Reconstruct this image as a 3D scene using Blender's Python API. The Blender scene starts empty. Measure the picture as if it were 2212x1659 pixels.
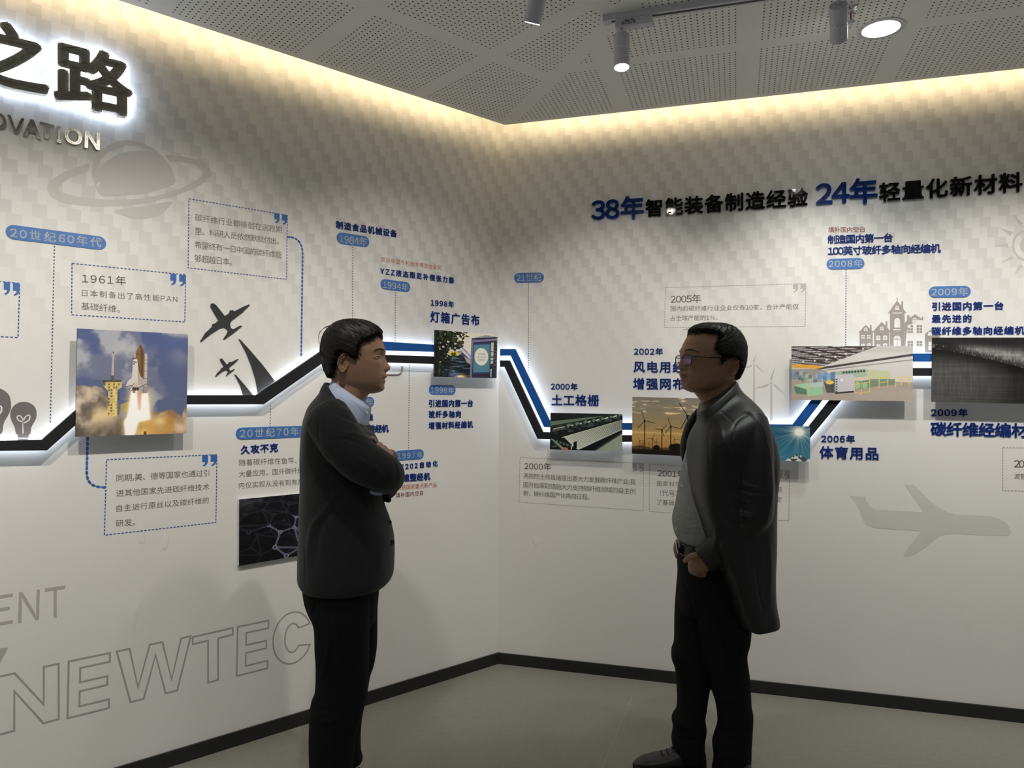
import bpy, bmesh, math, random
import numpy as np
from mathutils import Vector, Matrix
import mathutils
random.seed(7)
RNG = np.random.RandomState(11)
SC = bpy.context.scene
COL = SC.collection

# ------------------------------------------------------------------ camera
IMW, IMH = 2212.0, 1659.0
FPX = 1595.085
PITCH, ROLL = 0.01501884, 0.00215658
CAMZ = 1.42
fw = np.array([0, math.cos(PITCH), math.sin(PITCH)])
_r = np.array([1.0, 0, 0]); _u = np.cross(_r, fw)
cr = math.cos(ROLL) * _r + math.sin(ROLL) * _u
cu = -math.sin(ROLL) * _r + math.cos(ROLL) * _u
EYE = np.array([0, 0, CAMZ])
cam_d = bpy.data.cameras.new('camera')
cam_d.sensor_fit = 'HORIZONTAL'; cam_d.sensor_width = 36.0
cam_d.lens = FPX / IMW * 36.0
cam_d.clip_start = 0.05
cam = bpy.data.objects.new('camera', cam_d); COL.objects.link(cam)
cam.matrix_world = Matrix(((cr[0], cu[0], -fw[0], 0), (cr[1], cu[1], -fw[1], 0), (cr[2], cu[2], -fw[2], CAMZ), (0, 0, 0, 1)))
SC.camera = cam
SC.view_settings.view_transform = 'Standard'
SC.view_settings.look = 'None'
SC.view_settings.gamma = 1.0
SC.view_settings.use_curve_mapping = False
SC.view_settings.exposure = 0.0

# ------------------------------------------------------------------ room frame (metres)
CORNER = np.array([-0.07117603, 3.93341556, 0.0])
AL, AR = 0.72368827, 0.29422272
EU = {'L': np.array([math.cos(AL), math.sin(AL), 0]), 'R': np.array([math.cos(AR), -math.sin(AR), 0])}
NN = {'L': np.array([math.sin(AL), -math.cos(AL), 0]), 'R': np.array([-math.sin(AR), -math.cos(AR), 0])}
ZC = 2.81326          # underside of the perforated ceiling
GAP = 0.1296          # cove gap between ceiling edge and wall
EZ = np.array([0, 0, 1.0])

def ray(p):
    return fw + (p[0] - IMW / 2) / FPX * cr - (p[1] - IMH / 2) / FPX * cu
def onz(p, z):
    d = ray(p); return EYE + d * ((z - CAMZ) / d[2])
def at(p, Y):
    d = ray(p); return EYE + d * (Y / d[1])
def wpt(w, p, off=0.0):
    n = NN[w]; d = ray(p)
    return EYE + d * (((CORNER + off * n - EYE) @ n) / (d @ n))
def wsz(w, p, off=0.0):
    P = wpt(w, p, off); return np.array([(P - CORNER) @ EU[w], P[2]])
def W3(w, s, z, off=0.0):
    return CORNER + s * EU[w] + z * EZ + off * NN[w]
def topx(P):
    d = np.asarray(P, float) - EYE; z = d @ fw
    return np.stack([IMW / 2 + FPX * (d @ cr) / z, IMH / 2 - FPX * (d @ cu) / z], -1)

# ------------------------------------------------------------------ world and the big lights
world = bpy.data.worlds.new('room_dim'); SC.world = world; world.use_nodes = True
bg = world.node_tree.nodes['Background']
bg.inputs[0].default_value = (0.92, 0.96, 1.0, 1); bg.inputs[1].default_value = 0.125

def area(name, loc, direction, sx, sy, energy, color, spread=180):
    l = bpy.data.lights.new(name, 'AREA'); l.shape = 'RECTANGLE'; l.size = sx; l.size_y = sy
    l.energy = energy; l.color = color; l.spread = math.radians(spread)
    o = bpy.data.objects.new(name, l); COL.objects.link(o)
    o.location = Vector(loc)
    return o
def aim(o, direction, xdir=None):
    z = -Vector(direction).normalized()
    x = Vector(xdir) if xdir is not None else z.orthogonal()
    x = (x - z * x.dot(z)).normalized(); y = z.cross(x)
    o.matrix_world = Matrix.Translation(o.location) @ Matrix((x, y, z)).transposed().to_4x4()
WARM = (1.0, 0.78, 0.46)
COVE_E = 9.0
for w, s0, s1 in (('L', -5.0, -0.18), ('R', 0.12, 4.6)):
    P = W3(w, (s0 + s1) / 2, 2.888, GAP + 0.085)
    o = area('cove_light_' + w, P, None, abs(s1 - s0), 0.10, COVE_E * abs(s1 - s0) / 4.0, WARM)
    aim(o, -NN[w] * 1.0 + EZ * -0.10, EU[w])
# track spots: place along the wall, distance from wall, aim point on the wall
SPOT_E, SPOT_COL = 54.0, (1.0, 0.95, 0.86)
def spot(name, pos, target, energy, size=80, blend=1.0, color=SPOT_COL, rad=0.025):
    l = bpy.data.lights.new(name, 'SPOT'); l.energy = energy; l.color = color
    l.spot_size = math.radians(size); l.spot_blend = blend; l.shadow_soft_size = rad
    o = bpy.data.objects.new(name, l); COL.objects.link(o); o.location = Vector(pos)
    aim(o, np.asarray(target) - np.asarray(pos))
    return o
HEADS = []     # (wall, top centre, bottom centre, axis, aim point)
def head_px(w, ptop, ztop, pbot, tgt, length=0.125):
    top = onz(ptop, ztop); best = min((abs(np.linalg.norm(onz(pbot, z) - top) - length), z) for z in np.linspace(ztop - length, ztop - 0.04, 120))
    bot = onz(pbot, best[1]); HEADS.append((w, top, bot, (bot - top) / np.linalg.norm(bot - top), W3(w, *tgt)))
def head_at(w, s, d, ztop, tgt, length=0.125):
    top = W3(w, s, ztop, d); a = W3(w, *tgt) - top; a /= np.linalg.norm(a); HEADS.append((w, top, top + a * length, a, W3(w, *tgt)))
head_px('L', (1172, -58), 2.735, (1150, 50), (-0.62, 1.28))
head_at('L', -1.75, 1.345, 2.735, (-1.62, 1.28))
head_at('L', -2.50, 1.345, 2.735, (-2.35, 1.28))
head_at('L', -3.30, 1.345, 2.735, (-3.20, 1.28))
head_px('R', (1343, 77), 2.735, (1343, 146), (0.60, 1.32))
head_px('R', (1811, 11), 2.735, (1812, 86), (1.50, 1.34))
head_at('R', 2.35, 1.064, 2.735, (2.40, 1.32))
head_at('R', 3.10, 1.064, 2.735, (3.10, 1.32))
for i, (w, top, bot, a, tgt) in enumerate(HEADS):
    spot('track_spot_beam', bot + a * 0.006, tgt, SPOT_E)
# recessed downlight in view, then unseen lights added to brighten floor and ceiling
for k, (x, y, e) in enumerate(((1.40, 2.782, 4.0), (1.40, 0.75, 5.0), (-0.50, 0.75, 5.0), (-2.3, 0.6, 5.0), (1.40, -1.1, 9.0), (-0.50, -1.1, 9.0))):
    l = bpy.data.lights.new('downlight_and_fill_beam', 'AREA'); l.shape = 'DISK'; l.size = 0.125; l.energy = e; l.color = (0.94, 1.0, 0.98); l.spread = math.radians(120)
    o = bpy.data.objects.new('downlight_and_fill_beam', l); COL.objects.link(o); o.location = (x, y, ZC - 0.006)
# ------------------------------------------------------------------ helpers: materials
def lin(c):
    c = np.asarray(c, float) / 255.0
    return np.where(c <= 0.04045, c / 12.92, ((c + 0.055) / 1.055) ** 2.4)
def rgba(c): 
    v = lin(c); return (float(v[0]), float(v[1]), float(v[2]), 1.0)
MATS = {}
def mat(name, col, rough=0.6, metal=0.0, spec=0.5, noise=None, bump=None, emit=None, coat=0.0, sheen=0.0, alpha=None, trans=0.0):
    """procedural principled material; col in sRGB 0-255; noise=(scale, amount) varies the value; bump=(scale, strength)"""
    if name in MATS: return MATS[name]
    m = bpy.data.materials.new(name); m.use_nodes = True; MATS[name] = m
    nt = m.node_tree; b = nt.nodes['Principled BSDF']
    b.inputs['Base Color'].default_value = rgba(col); b.inputs['Roughness'].default_value = rough
    b.inputs['Metallic'].default_value = metal; b.inputs['Specular IOR Level'].default_value = spec
    b.inputs['Coat Weight'].default_value = coat; b.inputs['Sheen Weight'].default_value = sheen
    b.inputs['Transmission Weight'].default_value = trans
    if alpha is not None: b.inputs['Alpha'].default_value = alpha
    tc = nt.nodes.new('ShaderNodeTexCoord')
    if noise:
        n = nt.nodes.new('ShaderNodeTexNoise'); n.inputs['Scale'].default_value = noise[0]; n.inputs['Detail'].default_value = 4
        nt.links.new(tc.outputs['Object'], n.inputs['Vector'])
        mr = nt.nodes.new('ShaderNodeMapRange'); mr.inputs['To Min'].default_value = 1 - noise[1]; mr.inputs['To Max'].default_value = 1 + noise[1]
        mr.inputs['From Min'].default_value = 0.25; mr.inputs['From Max'].default_value = 0.75
        nt.links.new(n.outputs['Fac'], mr.inputs['Value'])
        hs = nt.nodes.new('ShaderNodeHueSaturation'); hs.inputs['Color'].default_value = rgba(col)
        nt.links.new(mr.outputs[0], hs.inputs['Value']); nt.links.new(hs.outputs[0], b.inputs['Base Color'])
    if bump:
        n2 = nt.nodes.new('ShaderNodeTexNoise'); n2.inputs['Scale'].default_value = bump[0]; n2.inputs['Detail'].default_value = 5
        nt.links.new(tc.outputs['Object'], n2.inputs['Vector'])
        bp = nt.nodes.new('ShaderNodeBump'); bp.inputs['Strength'].default_value = bump[1]; bp.inputs['Distance'].default_value = 0.004
        nt.links.new(n2.outputs['Fac'], bp.inputs['Height']); nt.links.new(bp.outputs[0], b.inputs['Normal'])
    if emit:
        b.inputs['Emission Color'].default_value = (*emit[0], 1); b.inputs['Emission Strength'].default_value = emit[1]
    return m
class NT:
    """tiny node-graph writer"""
    def __init__(s, m): s.t = m.node_tree
    def n(s, typ, **kw):
        x = s.t.nodes.new(typ)
        for k, v in kw.items(): setattr(x, k, v)
        return x
    def inp(s, sock, v):
        if isinstance(v, bpy.types.NodeSocket): s.t.links.new(v, sock)
        else: sock.default_value = v
    def m(s, op, a, b=0.0, c=None):
        x = s.n('ShaderNodeMath', operation=op); s.inp(x.inputs[0], a); s.inp(x.inputs[1], b)
        if c is not None: s.inp(x.inputs[2], c)
        return x.outputs[0]
    def dot(s, v, k):
        x = s.n('ShaderNodeVectorMath', operation='DOT_PRODUCT'); s.inp(x.inputs[0], v); x.inputs[1].default_value = tuple(k)
        return x.outputs['Value']
    def ramp(s, v, a, b, lo=0.0, hi=1.0, smooth=True):
        x = s.n('ShaderNodeMapRange'); x.interpolation_type = 'SMOOTHSTEP' if smooth else 'LINEAR'
        s.inp(x.inputs['Value'], v); x.inputs['From Min'].default_value = a; x.inputs['From Max'].default_value = b
        x.inputs['To Min'].default_value = lo; x.inputs['To Max'].default_value = hi
        return x.outputs[0]
    def mix(s, f, a, b):
        x = s.n('ShaderNodeMix', data_type='RGBA'); s.inp(x.inputs['Factor'], f); s.inp(x.inputs['A'], a); s.inp(x.inputs['B'], b)
        return x.outputs['Result']

# ------------------------------------------------------------------ helpers: objects
def origin_of(o):
    v = np.array(o.location, float)
    while o.parent: o = o.parent; v = v + np.array(o.location, float)
    return v
def tag(o, label=None, cat=None, group=None, kind=None):
    if label: o['label'] = label
    if cat: o['category'] = cat
    if group: o['group'] = group
    if kind: o['kind'] = kind
    return o
def empty(name, loc, label, cat, group=None):
    o = bpy.data.objects.new(name, None); COL.objects.link(o); o.location = Vector(loc); o.empty_display_size = 0.05
    return tag(o, label, cat, group)
def mesh_obj(name, verts, faces, m, parent=None, loc=None, smooth=False):
    """verts in world metres; the object's origin is loc (or the parent's)"""
    verts = np.asarray(verts, float)
    base = origin_of(parent) if parent is not None else np.zeros(3)
    o0 = np.asarray(loc, float) if loc is not None else (base if parent is not None else verts.mean(0))
    me = bpy.data.meshes.new(name); me.from_pydata((verts - o0).tolist(), [], [tuple(int(i) for i in f) for f in faces]); me.update()
    if smooth: me.polygons.foreach_set('use_smooth', [True] * len(me.polygons))
    o = bpy.data.objects.new(name, me); COL.objects.link(o)
    if m is not None: me.materials.append(m)
    o.location = Vector(o0 - base)
    if parent is not None: o.parent = parent
    return o
class MB:
    def __init__(s): s.v = []; s.f = []
    def add(s, verts, faces):
        k = len(s.v); s.v.extend([tuple(map(float, p)) for p in verts]); s.f.extend([tuple(int(i) + k for i in f) for f in faces])
    def hexa(s, p):      # 8 corners: bottom 4, top 4
        s.add(p, [(0, 3, 2, 1), (4, 5, 6, 7), (0, 1, 5, 4), (1, 2, 6, 5), (2, 3, 7, 6), (3, 0, 4, 7)])
    def obox(s, c, ax, ay, az):   # oriented box: centre and three half vectors
        c, ax, ay, az = map(np.asarray, (c, ax, ay, az))
        s.hexa([c - ax - ay - az, c + ax - ay - az, c + ax + ay - az, c - ax + ay - az, c - ax - ay + az, c + ax - ay + az, c + ax + ay + az, c - ax + ay + az])
    def tube(s, pts, rad, n=12, cap=True):
        v, f = tube(pts, rad, n, cap); s.add(v, f)
    def build(s, name, m, parent=None, loc=None, smooth=False): return mesh_obj(name, s.v, s.f, m, parent, loc, smooth)
def frames(pts):
    pts = np.asarray(pts, float); t = np.gradient(pts, axis=0); t /= np.linalg.norm(t, axis=1)[:, None] + 1e-12
    x = np.cross(t[0], [0, 1, 0]); 
    if np.linalg.norm(x) < 1e-3: x = np.cross(t[0], [0, 0, 1])
    x /= np.linalg.norm(x); X = [x]
    for i in range(1, len(pts)):
        x = X[-1] - t[i] * (X[-1] @ t[i]); x /= np.linalg.norm(x); X.append(x)
    X = np.array(X); return t, X, np.cross(t, X)
def grid_faces(nr, n, cap=True):
    f = []
    for i in range(nr - 1):
        for j in range(n):
            k = (j + 1) % n; f.append((i * n + j, i * n + k, (i + 1) * n + k, (i + 1) * n + j))
    if cap: f.append(tuple(range(n - 1, -1, -1))); f.append(tuple((nr - 1) * n + j for j in range(n)))
    return f
def tube(pts, rad, n=12, cap=True, flat=None):
    """rad: per-point radius or (rx, ry); ry is measured along the frame's second axis"""
    pts = np.asarray(pts, float); t, X, Y = frames(pts); a = np.arange(n) * 2 * math.pi / n
    rad = np.broadcast_to(np.asarray(rad, float).T if np.ndim(rad) == 2 else np.asarray(rad, float), (2, len(pts))) if np.ndim(rad) != 2 else np.asarray(rad, float).T
    v = np.concatenate([pts[i] + np.cos(a)[:, None] * X[i] * rad[0][i] + np.sin(a)[:, None] * Y[i] * rad[1][i] for i in range(len(pts))])
    return v, grid_faces(len(pts), n, cap)
def spline(pts, n):
    """Catmull-Rom through the points, n samples (any dimension)"""
    P = np.asarray(pts, float); k = len(P)
    if k < 3:
        t = np.linspace(0, 1, n)[:, None]; return P[0] * (1 - t) + P[-1] * t
    Q = np.concatenate([[2 * P[0] - P[1]], P, [2 * P[-1] - P[-2]]]); out = []
    d = np.r_[0, np.cumsum(np.linalg.norm(np.diff(P, axis=0), axis=1))]
    for s in np.linspace(0, d[-1], n):
        i = min(np.searchsorted(d, s, side='right') - 1, k - 2); t = (s - d[i]) / (d[i + 1] - d[i] + 1e-12)
        a, b, c, e = Q[i], Q[i + 1], Q[i + 2], Q[i + 3]
        out.append(0.5 * (2 * b + (c - a) * t + (2 * a - 5 * b + 4 * c - e) * t * t + (3 * b - a - 3 * c + e) * t ** 3))
    return np.array(out)
def capped(pts, rad, n=12):
    """round-ended tube"""
    pts = np.asarray(pts, float); rad = np.asarray(rad, float) * np.ones(len(pts))
    a = pts[0] - pts[1]; a /= np.linalg.norm(a); b = pts[-1] - pts[-2]; b /= np.linalg.norm(b)
    P = [pts[0] + a * rad[0] * k for k in (0.98, 0.8, 0.45)] + list(pts) + [pts[-1] + b * rad[-1] * k for k in (0.45, 0.8, 0.98)]
    R = [rad[0] * k for k in (0.2, 0.6, 0.89)] + list(rad) + [rad[-1] * k for k in (0.89, 0.6, 0.2)]
    return tube(P, R, n)

# ------------------------------------------------------------------ helpers: flat graphics on a wall
def fill2d(loops):
    """even-odd fill of 2-D loops (holes cut) -> verts2, faces"""
    c = bpy.data.curves.new('tmp', 'CURVE'); c.dimensions = '2D'; c.fill_mode = 'BOTH'
    for L in loops:
        s = c.splines.new('POLY'); s.points.add(len(L) - 1); s.use_cyclic_u = True
        s.points.foreach_set('co', [k for p in L for k in (p[0], p[1], 0, 1)])
    o = bpy.data.objects.new('tmp', c); COL.objects.link(o)
    bpy.context.view_layer.update()
    me = bpy.data.meshes.new_from_object(o.evaluated_get(bpy.context.evaluated_depsgraph_get()))
    v = np.array([x.co[:2] for x in me.vertices]); f = [tuple(p.vertices) for p in me.polygons]
    bpy.data.objects.remove(o); bpy.data.curves.remove(c); bpy.data.meshes.remove(me)
    return v, f
def smooth_loop(pts, k=4):
    P = np.asarray(pts, float); n = len(P); out = []
    for i in range(n):
        a, b, c, d = P[i - 1], P[i], P[(i + 1) % n], P[(i + 2) % n]
        for t in np.arange(k) / k:
            out.append(0.5 * (2 * b + (c - a) * t + (2 * a - 5 * b + 4 * c - d) * t * t + (3 * b - a - 3 * c + d) * t ** 3))
    return out
def solid2d(w, v2, faces, off, depth):
    """flat fill on the wall, or an extruded solid of the given depth standing out from off"""
    v2 = np.asarray(v2); n = len(v2)
    front = np.array([W3(w, p[0], p[1], off + depth) for p in v2])
    if depth <= 0: return front, faces
    back = np.array([W3(w, p[0], p[1], off) for p in v2])
    ed = {}
    for f in faces:
        for a, b in zip(f, f[1:] + f[:1]): ed[(a, b)] = ed.get((a, b), 0) + 1
    F = list(faces) + [tuple(n + i for i in f[::-1]) for f in faces]
    F += [(a, n + a, n + b, b) for (a, b) in ed if (b, a) not in ed]
    return np.concatenate([front, back]), F
def loops_px(w, loops, off=0.0): return [[wsz(w, p, off) for p in L] for L in loops]
def graphic(name, w, loops, m, parent=None, off=0.0005, depth=0.0, plane=None):
    """loops of photo points lying on the wall (or at distance plane from it)"""
    v, f = fill2d(loops_px(w, loops, off + depth if plane is None else plane))
    V, F = solid2d(w, v, f, off, depth)
    return mesh_obj(name, V, F, m, parent)
def dash_mesh(w, pathpx, width, dash, gap, off=0.0006, rnd=False, closed=False):
    P = [wsz(w, p) for p in pathpx]
    if closed: P = P + [P[0]]
    mb = MB()
    def quad(a, b):
        d = b - a; L = np.linalg.norm(d); d = d / L; nrm = np.array([-d[1], d[0]]) * width / 2
        if rnd:
            pts = []
            for c, sg in ((b, 1), (a, -1)):
                for t in np.linspace(-90, 90, 7):
                    r = math.radians(t); pts.append(c + sg * (d * math.cos(r) * width / 2 + nrm * math.sin(r)))
            mb.add([W3(w, p[0], p[1], off) for p in pts], [tuple(range(len(pts)))])
        else:
            mb.add([W3(w, p[0], p[1], off) for p in (a - nrm, b - nrm, b + nrm, a + nrm)], [(0, 1, 2, 3)])
    dist = 0.0
    for a, b in zip(P[:-1], P[1:]):
        L = np.linalg.norm(b - a); d = (b - a) / L
        s = -(dist % (dash + gap))
        while s < L:
            s0, s1 = max(s, 0), min(s + dash, L)
            if s1 - s0 > 0.0008: quad(a + d * s0, a + d * s1)
            s += dash + gap
        dist += L
    return mb
def dashes(name, w, path, m, parent, width=0.0037, dash=0.0085, gap=0.0045, off=0.0006, rnd=False, closed=False):
    return dash_mesh(w, path, width, dash, gap, off, rnd, closed).build(name, m, parent)

# ------------------------------------------------------------------ helpers: lettering
GLY = {}
def glyph(ch, weight, depth3d):
    key = (ch, weight, depth3d)
    if key in GLY: return GLY[key]
    full = chr(ord(ch) + 0xFEE0) if '!' <= ch <= '~' else ch
    c = bpy.data.curves.new('tmp', 'FONT'); c.body = full; c.size = 1.0; c.resolution_u = 5 if depth3d else 3
    if depth3d: c.extrude = 0.5
    o = bpy.data.objects.new('tmp', c); COL.objects.link(o); bpy.context.view_layer.update()
    me = bpy.data.meshes.new_from_object(o.evaluated_get(bpy.context.evaluated_depsgraph_get()))
    if depth3d:
        bm = bmesh.new(); bm.from_mesh(me); bmesh.ops.remove_doubles(bm, verts=bm.verts, dist=1e-5); bm.to_mesh(me); bm.free()
    v = np.array([tuple(x.co) for x in me.vertices]).reshape(-1, 3); f = [tuple(p.vertices) for p in me.polygons]
    bpy.data.objects.remove(o); bpy.data.curves.remove(c); bpy.data.meshes.remove(me)
    if '!' <= ch <= '~' and len(v):
        x0, x1 = v[:, 0].min(), v[:, 0].max()
        adv = 0.56 if ch.isdigit() else (0.28 if ch in ',.' else x1 - x0 + 0.10)
        v = v - np.array([(x0 + x1) / 2 - adv / 2, 0, 0])
    else: adv = 1.0
    if weight > 0 and len(v):      # heavier cut: the strokes grown on all sides
        k = weight * 0.75; sh = [(-k, -k), (k, -k), (-k, k), (k, k)]
        if weight > 0.02: sh += [(-weight, 0), (weight, 0), (0, -weight), (0, weight)]
        n = len(v); f = [tuple(i + n * j for i in q) for j in range(len(sh)) for q in f]; v = np.concatenate([v + np.array([a, b, 0]) for a, b in sh])
    GLY[key] = (v, f, adv); return GLY[key]
def compose(text, weight, d3, track=0.0):
    """per-character verts in em units"""
    x = 0.0; out = []
    for ch in text:
        if ch == ' ': x += 0.3 + track; continue
        v, f, adv = glyph(ch, weight, d3)
        out.append((ch, v + np.array([x, 0, 0]), f)); x += adv + track
    A = np.concatenate([q[1] for q in out]); return out, A.min(0), A.max(0)
def text_parts(w, text, TL, TR, BL, weight=0.0, off=0.0006, depth=0.0, quad_off=None):
    """lay the ink box of a line of text onto the photo quad TL-TR-BL on the wall; returns [(char, verts, faces)]"""
    q = off + depth if quad_off is None else quad_off
    A, B, C = (wpt(w, p, q) for p in (TL, TR, BL))
    d3 = depth > 0
    out, mn, mx = compose(text, weight, d3)
    n = len(text)
    if n > 1:
        target = np.linalg.norm(B - A) / np.linalg.norm(C - A) * (mx[1] - mn[1])
        tr = np.clip((target - (mx[0] - mn[0])) / (n - 1), -0.08, 0.6)
        out, mn, mx = compose(text, weight, d3, tr)
    sz = mx - mn; res = []
    for ch, v, f in out:
        u = (v[:, :1] - mn[0]) / sz[0]; k = 1 - (v[:, 1:2] - mn[1]) / sz[1]
        P = A + u * (B - A) + k * (C - A)
        if d3: P = P + NN[w] * (v[:, 2:3] - 0.5) * depth
        res.append((ch, P, f))
    return res
def text_line(w, text, TL, TR, BL, m, parent, weight=0.0, off=0.0006, depth=0.0, name='text_line'):
    mb = MB()
    for ch, P, f in text_parts(w, text, TL, TR, BL, weight, off, depth): mb.add(P, f)
    return mb.build(name, m, parent)
def pill(w, l, r, h, slope_pts, m, parent, off=0.0006, depth=0.0015):
    """badge: TL, TR, BL photo corners of its box"""
    TL, TR, BL = (wsz(w, p) for p in slope_pts)
    ex = TR - TL; ey = BL - TL; Lx = np.linalg.norm(ex); Ly = np.linalg.norm(ey); rr = Ly / 2
    pts = []
    for cx, a0 in ((Lx - rr, 0), (rr, 180)):
        for t in np.linspace(-90, 90, 13):
            a = math.radians(t + a0); pts.append(TL + ex / Lx * (cx + rr * math.cos(a)) + ey / Ly * (rr + rr * math.sin(a)))
    V, F = solid2d(w, np.array(pts), [tuple(range(len(pts)))], off, depth)
    return mesh_obj('badge', V, F, m, parent)
# ------------------------------------------------------------------ room shell
def wall_material():
    m = bpy.data.materials.new('printed_wallpaper'); m.use_nodes = True; g = NT(m); b = m.node_tree.nodes['Principled BSDF']
    tc = g.n('ShaderNodeTexCoord'); sp = g.n('ShaderNodeSeparateXYZ'); g.inp(sp.inputs[0], tc.outputs['Object'])
    x, z = sp.outputs[0], sp.outputs[2]
    row = g.m('FLOOR', g.m('DIVIDE', z, 0.0462))
    u = g.m('FRACT', g.m('DIVIDE', g.m('ADD', x, g.m('MULTIPLY', row, 0.0292)), 0.1035))
    dark = g.m('LESS_THAN', u, 0.43)
    mid = g.m('MULTIPLY', g.m('GREATER_THAN', u, 0.70), 0.24)
    cell = g.n('ShaderNodeTexWhiteNoise', noise_dimensions='2D'); cv = g.n('ShaderNodeCombineXYZ')
    g.inp(cv.inputs[0], g.m('FLOOR', g.m('DIVIDE', g.m('ADD', x, g.m('MULTIPLY', row, 0.0292)), 0.1035))); g.inp(cv.inputs[1], row); g.inp(cell.inputs[0], cv.outputs[0])
    val = g.m('MAXIMUM', dark, mid)
    val = g.m('MULTIPLY', val, g.m('MULTIPLY_ADD', cell.outputs[0], 0.35, 0.8))
    big = g.n('ShaderNodeTexNoise'); big.inputs['Scale'].default_value = 0.9; g.inp(big.inputs['Vector'], tc.outputs['Object'])
    fade = g.m('MULTIPLY', g.ramp(z, 1.40, 2.25, 0.0, 1.0), g.ramp(big.outputs['Fac'], 0.25, 0.6, 0.75, 1.0))
    col = g.mix(g.m('MULTIPLY', val, fade), rgba((232, 230, 227)), rgba((216, 214, 211)))
    g.inp(b.inputs['Base Color'], col)
    b.inputs['Roughness'].default_value = 0.5; b.inputs['Specular IOR Level'].default_value = 0.25
    # blisters and creases of the pasted paper
    nz = g.n('ShaderNodeTexNoise'); nz.inputs['Scale'].default_value = 3.2; nz.inputs['Detail'].default_value = 1; g.inp(nz.inputs['Vector'], tc.outputs['Object'])
    ns = g.n('ShaderNodeMapping'); ns.inputs['Scale'].default_value = (16, 1, 9); ns.inputs['Rotation'].default_value = (0, 0.5, 0); g.inp(ns.inputs[0], tc.outputs['Object'])
    n2 = g.n('ShaderNodeTexNoise'); n2.inputs['Scale'].default_value = 1.0; n2.inputs['Detail'].default_value = 0.5; g.inp(n2.inputs['Vector'], ns.outputs[0])
    bl = g.m('MULTIPLY', g.ramp(n2.outputs['Fac'], 0.665, 0.74), g.ramp(nz.outputs['Fac'], 0.5, 0.62))
    low = g.ramp(z, 1.35, 0.95)
    bp = g.n('ShaderNodeBump'); bp.inputs['Strength'].default_value = 0.35; bp.inputs['Distance'].default_value = 0.004
    g.inp(bp.inputs['Height'], g.m('MULTIPLY', bl, low)); g.inp(b.inputs['Normal'], bp.outputs[0])
    return m
M_WALL = wall_material()
WALL_TOP = 3.02
def wall_slab(name, w, s0, s1):
    """front face on the wall plane; object axes x = along the wall to the right, z = up"""
    me = bpy.data.meshes.new(name); T = 0.12
    v = [(s0, 0, 0), (s1, 0, 0), (s1, 0, WALL_TOP), (s0, 0, WALL_TOP), (s0, T, 0), (s1, T, 0), (s1, T, WALL_TOP), (s0, T, WALL_TOP)]
    me.from_pydata(v, [], [(0, 1, 2, 3), (5, 4, 7, 6), (4, 0, 3, 7), (1, 5, 6, 2), (3, 2, 6, 7), (4, 5, 1, 0)])
    me.materials.append(M_WALL)
    o = bpy.data.objects.new(name, me); COL.objects.link(o); o['kind'] = 'structure'
    o.matrix_world = Matrix((tuple(EU[w]), tuple(-NN[w]), (0, 0, 1))).transposed().to_4x4()
    o.location = Vector(CORNER)
    return o
wall_slab('wall_left', 'L', -5.6, 0.07); wall_slab('wall_right', 'R', 0.0, 5.2)

def floor_material():
    m = bpy.data.materials.new('grey_vinyl_floor'); m.use_nodes = True; g = NT(m); b = m.node_tree.nodes['Principled BSDF']
    tc = g.n('ShaderNodeTexCoord')
    a, c2 = onz((1375, 1483), 0), onz((1300, 1659), 0); d = (c2 - a) / np.linalg.norm(c2 - a); nrm = np.array([-d[1], d[0], 0])
    dist = g.m('SUBTRACT', g.dot(tc.outputs['Object'], nrm), float(a @ nrm))
    rep = g.m('ABSOLUTE', g.m('SUBTRACT', g.m('FRACT', g.m('ADD', g.m('DIVIDE', dist, 2.0), 0.5)), 0.5))
    seam = g.ramp(g.m('MULTIPLY', rep, 2.0), 0.0012, 0.0024, 1.0, 0.0)
    nz = g.n('ShaderNodeTexNoise'); nz.inputs['Scale'].default_value = 45; nz.inputs['Detail'].default_value = 6; g.inp(nz.inputs['Vector'], tc.outputs['Object'])
    base = g.mix(g.ramp(nz.outputs['Fac'], 0.3, 0.7), rgba((132, 131, 122)), rgba((138, 137, 128)))
    g.inp(b.inputs['Base Color'], g.mix(g.m('MULTIPLY', seam, 0.45), base, rgba((165, 164, 158))))
    b.inputs['Roughness'].default_value = 0.42; b.inputs['Specular IOR Level'].default_value = 0.35
    return m
def poly_slab(name, pts, z0, z1, m):
    n = len(pts); v = [(p[0], p[1], z1) for p in pts] + [(p[0], p[1], z0) for p in pts]
    f = [tuple(range(n)), tuple(range(2 * n - 1, n - 1, -1))] + [((i + 1) % n, i, n + i, n + (i + 1) % n) for i in range(n)]
    o = mesh_obj(name, v, f, m, None, (0, 0, 0)); o['kind'] = 'structure'; return o
FP = [W3('L', -5.6, 0), CORNER, W3('R', 5.2, 0), W3('R', 5.2, 0) + np.array([-1.0, -5.2, 0]), W3('L', -5.6, 0) + np.array([0.6, -2.4, 0])]
M_FLOOR = floor_material()
poly_slab('floor', FP[::-1], -0.08, 0.0, M_FLOOR)

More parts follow.
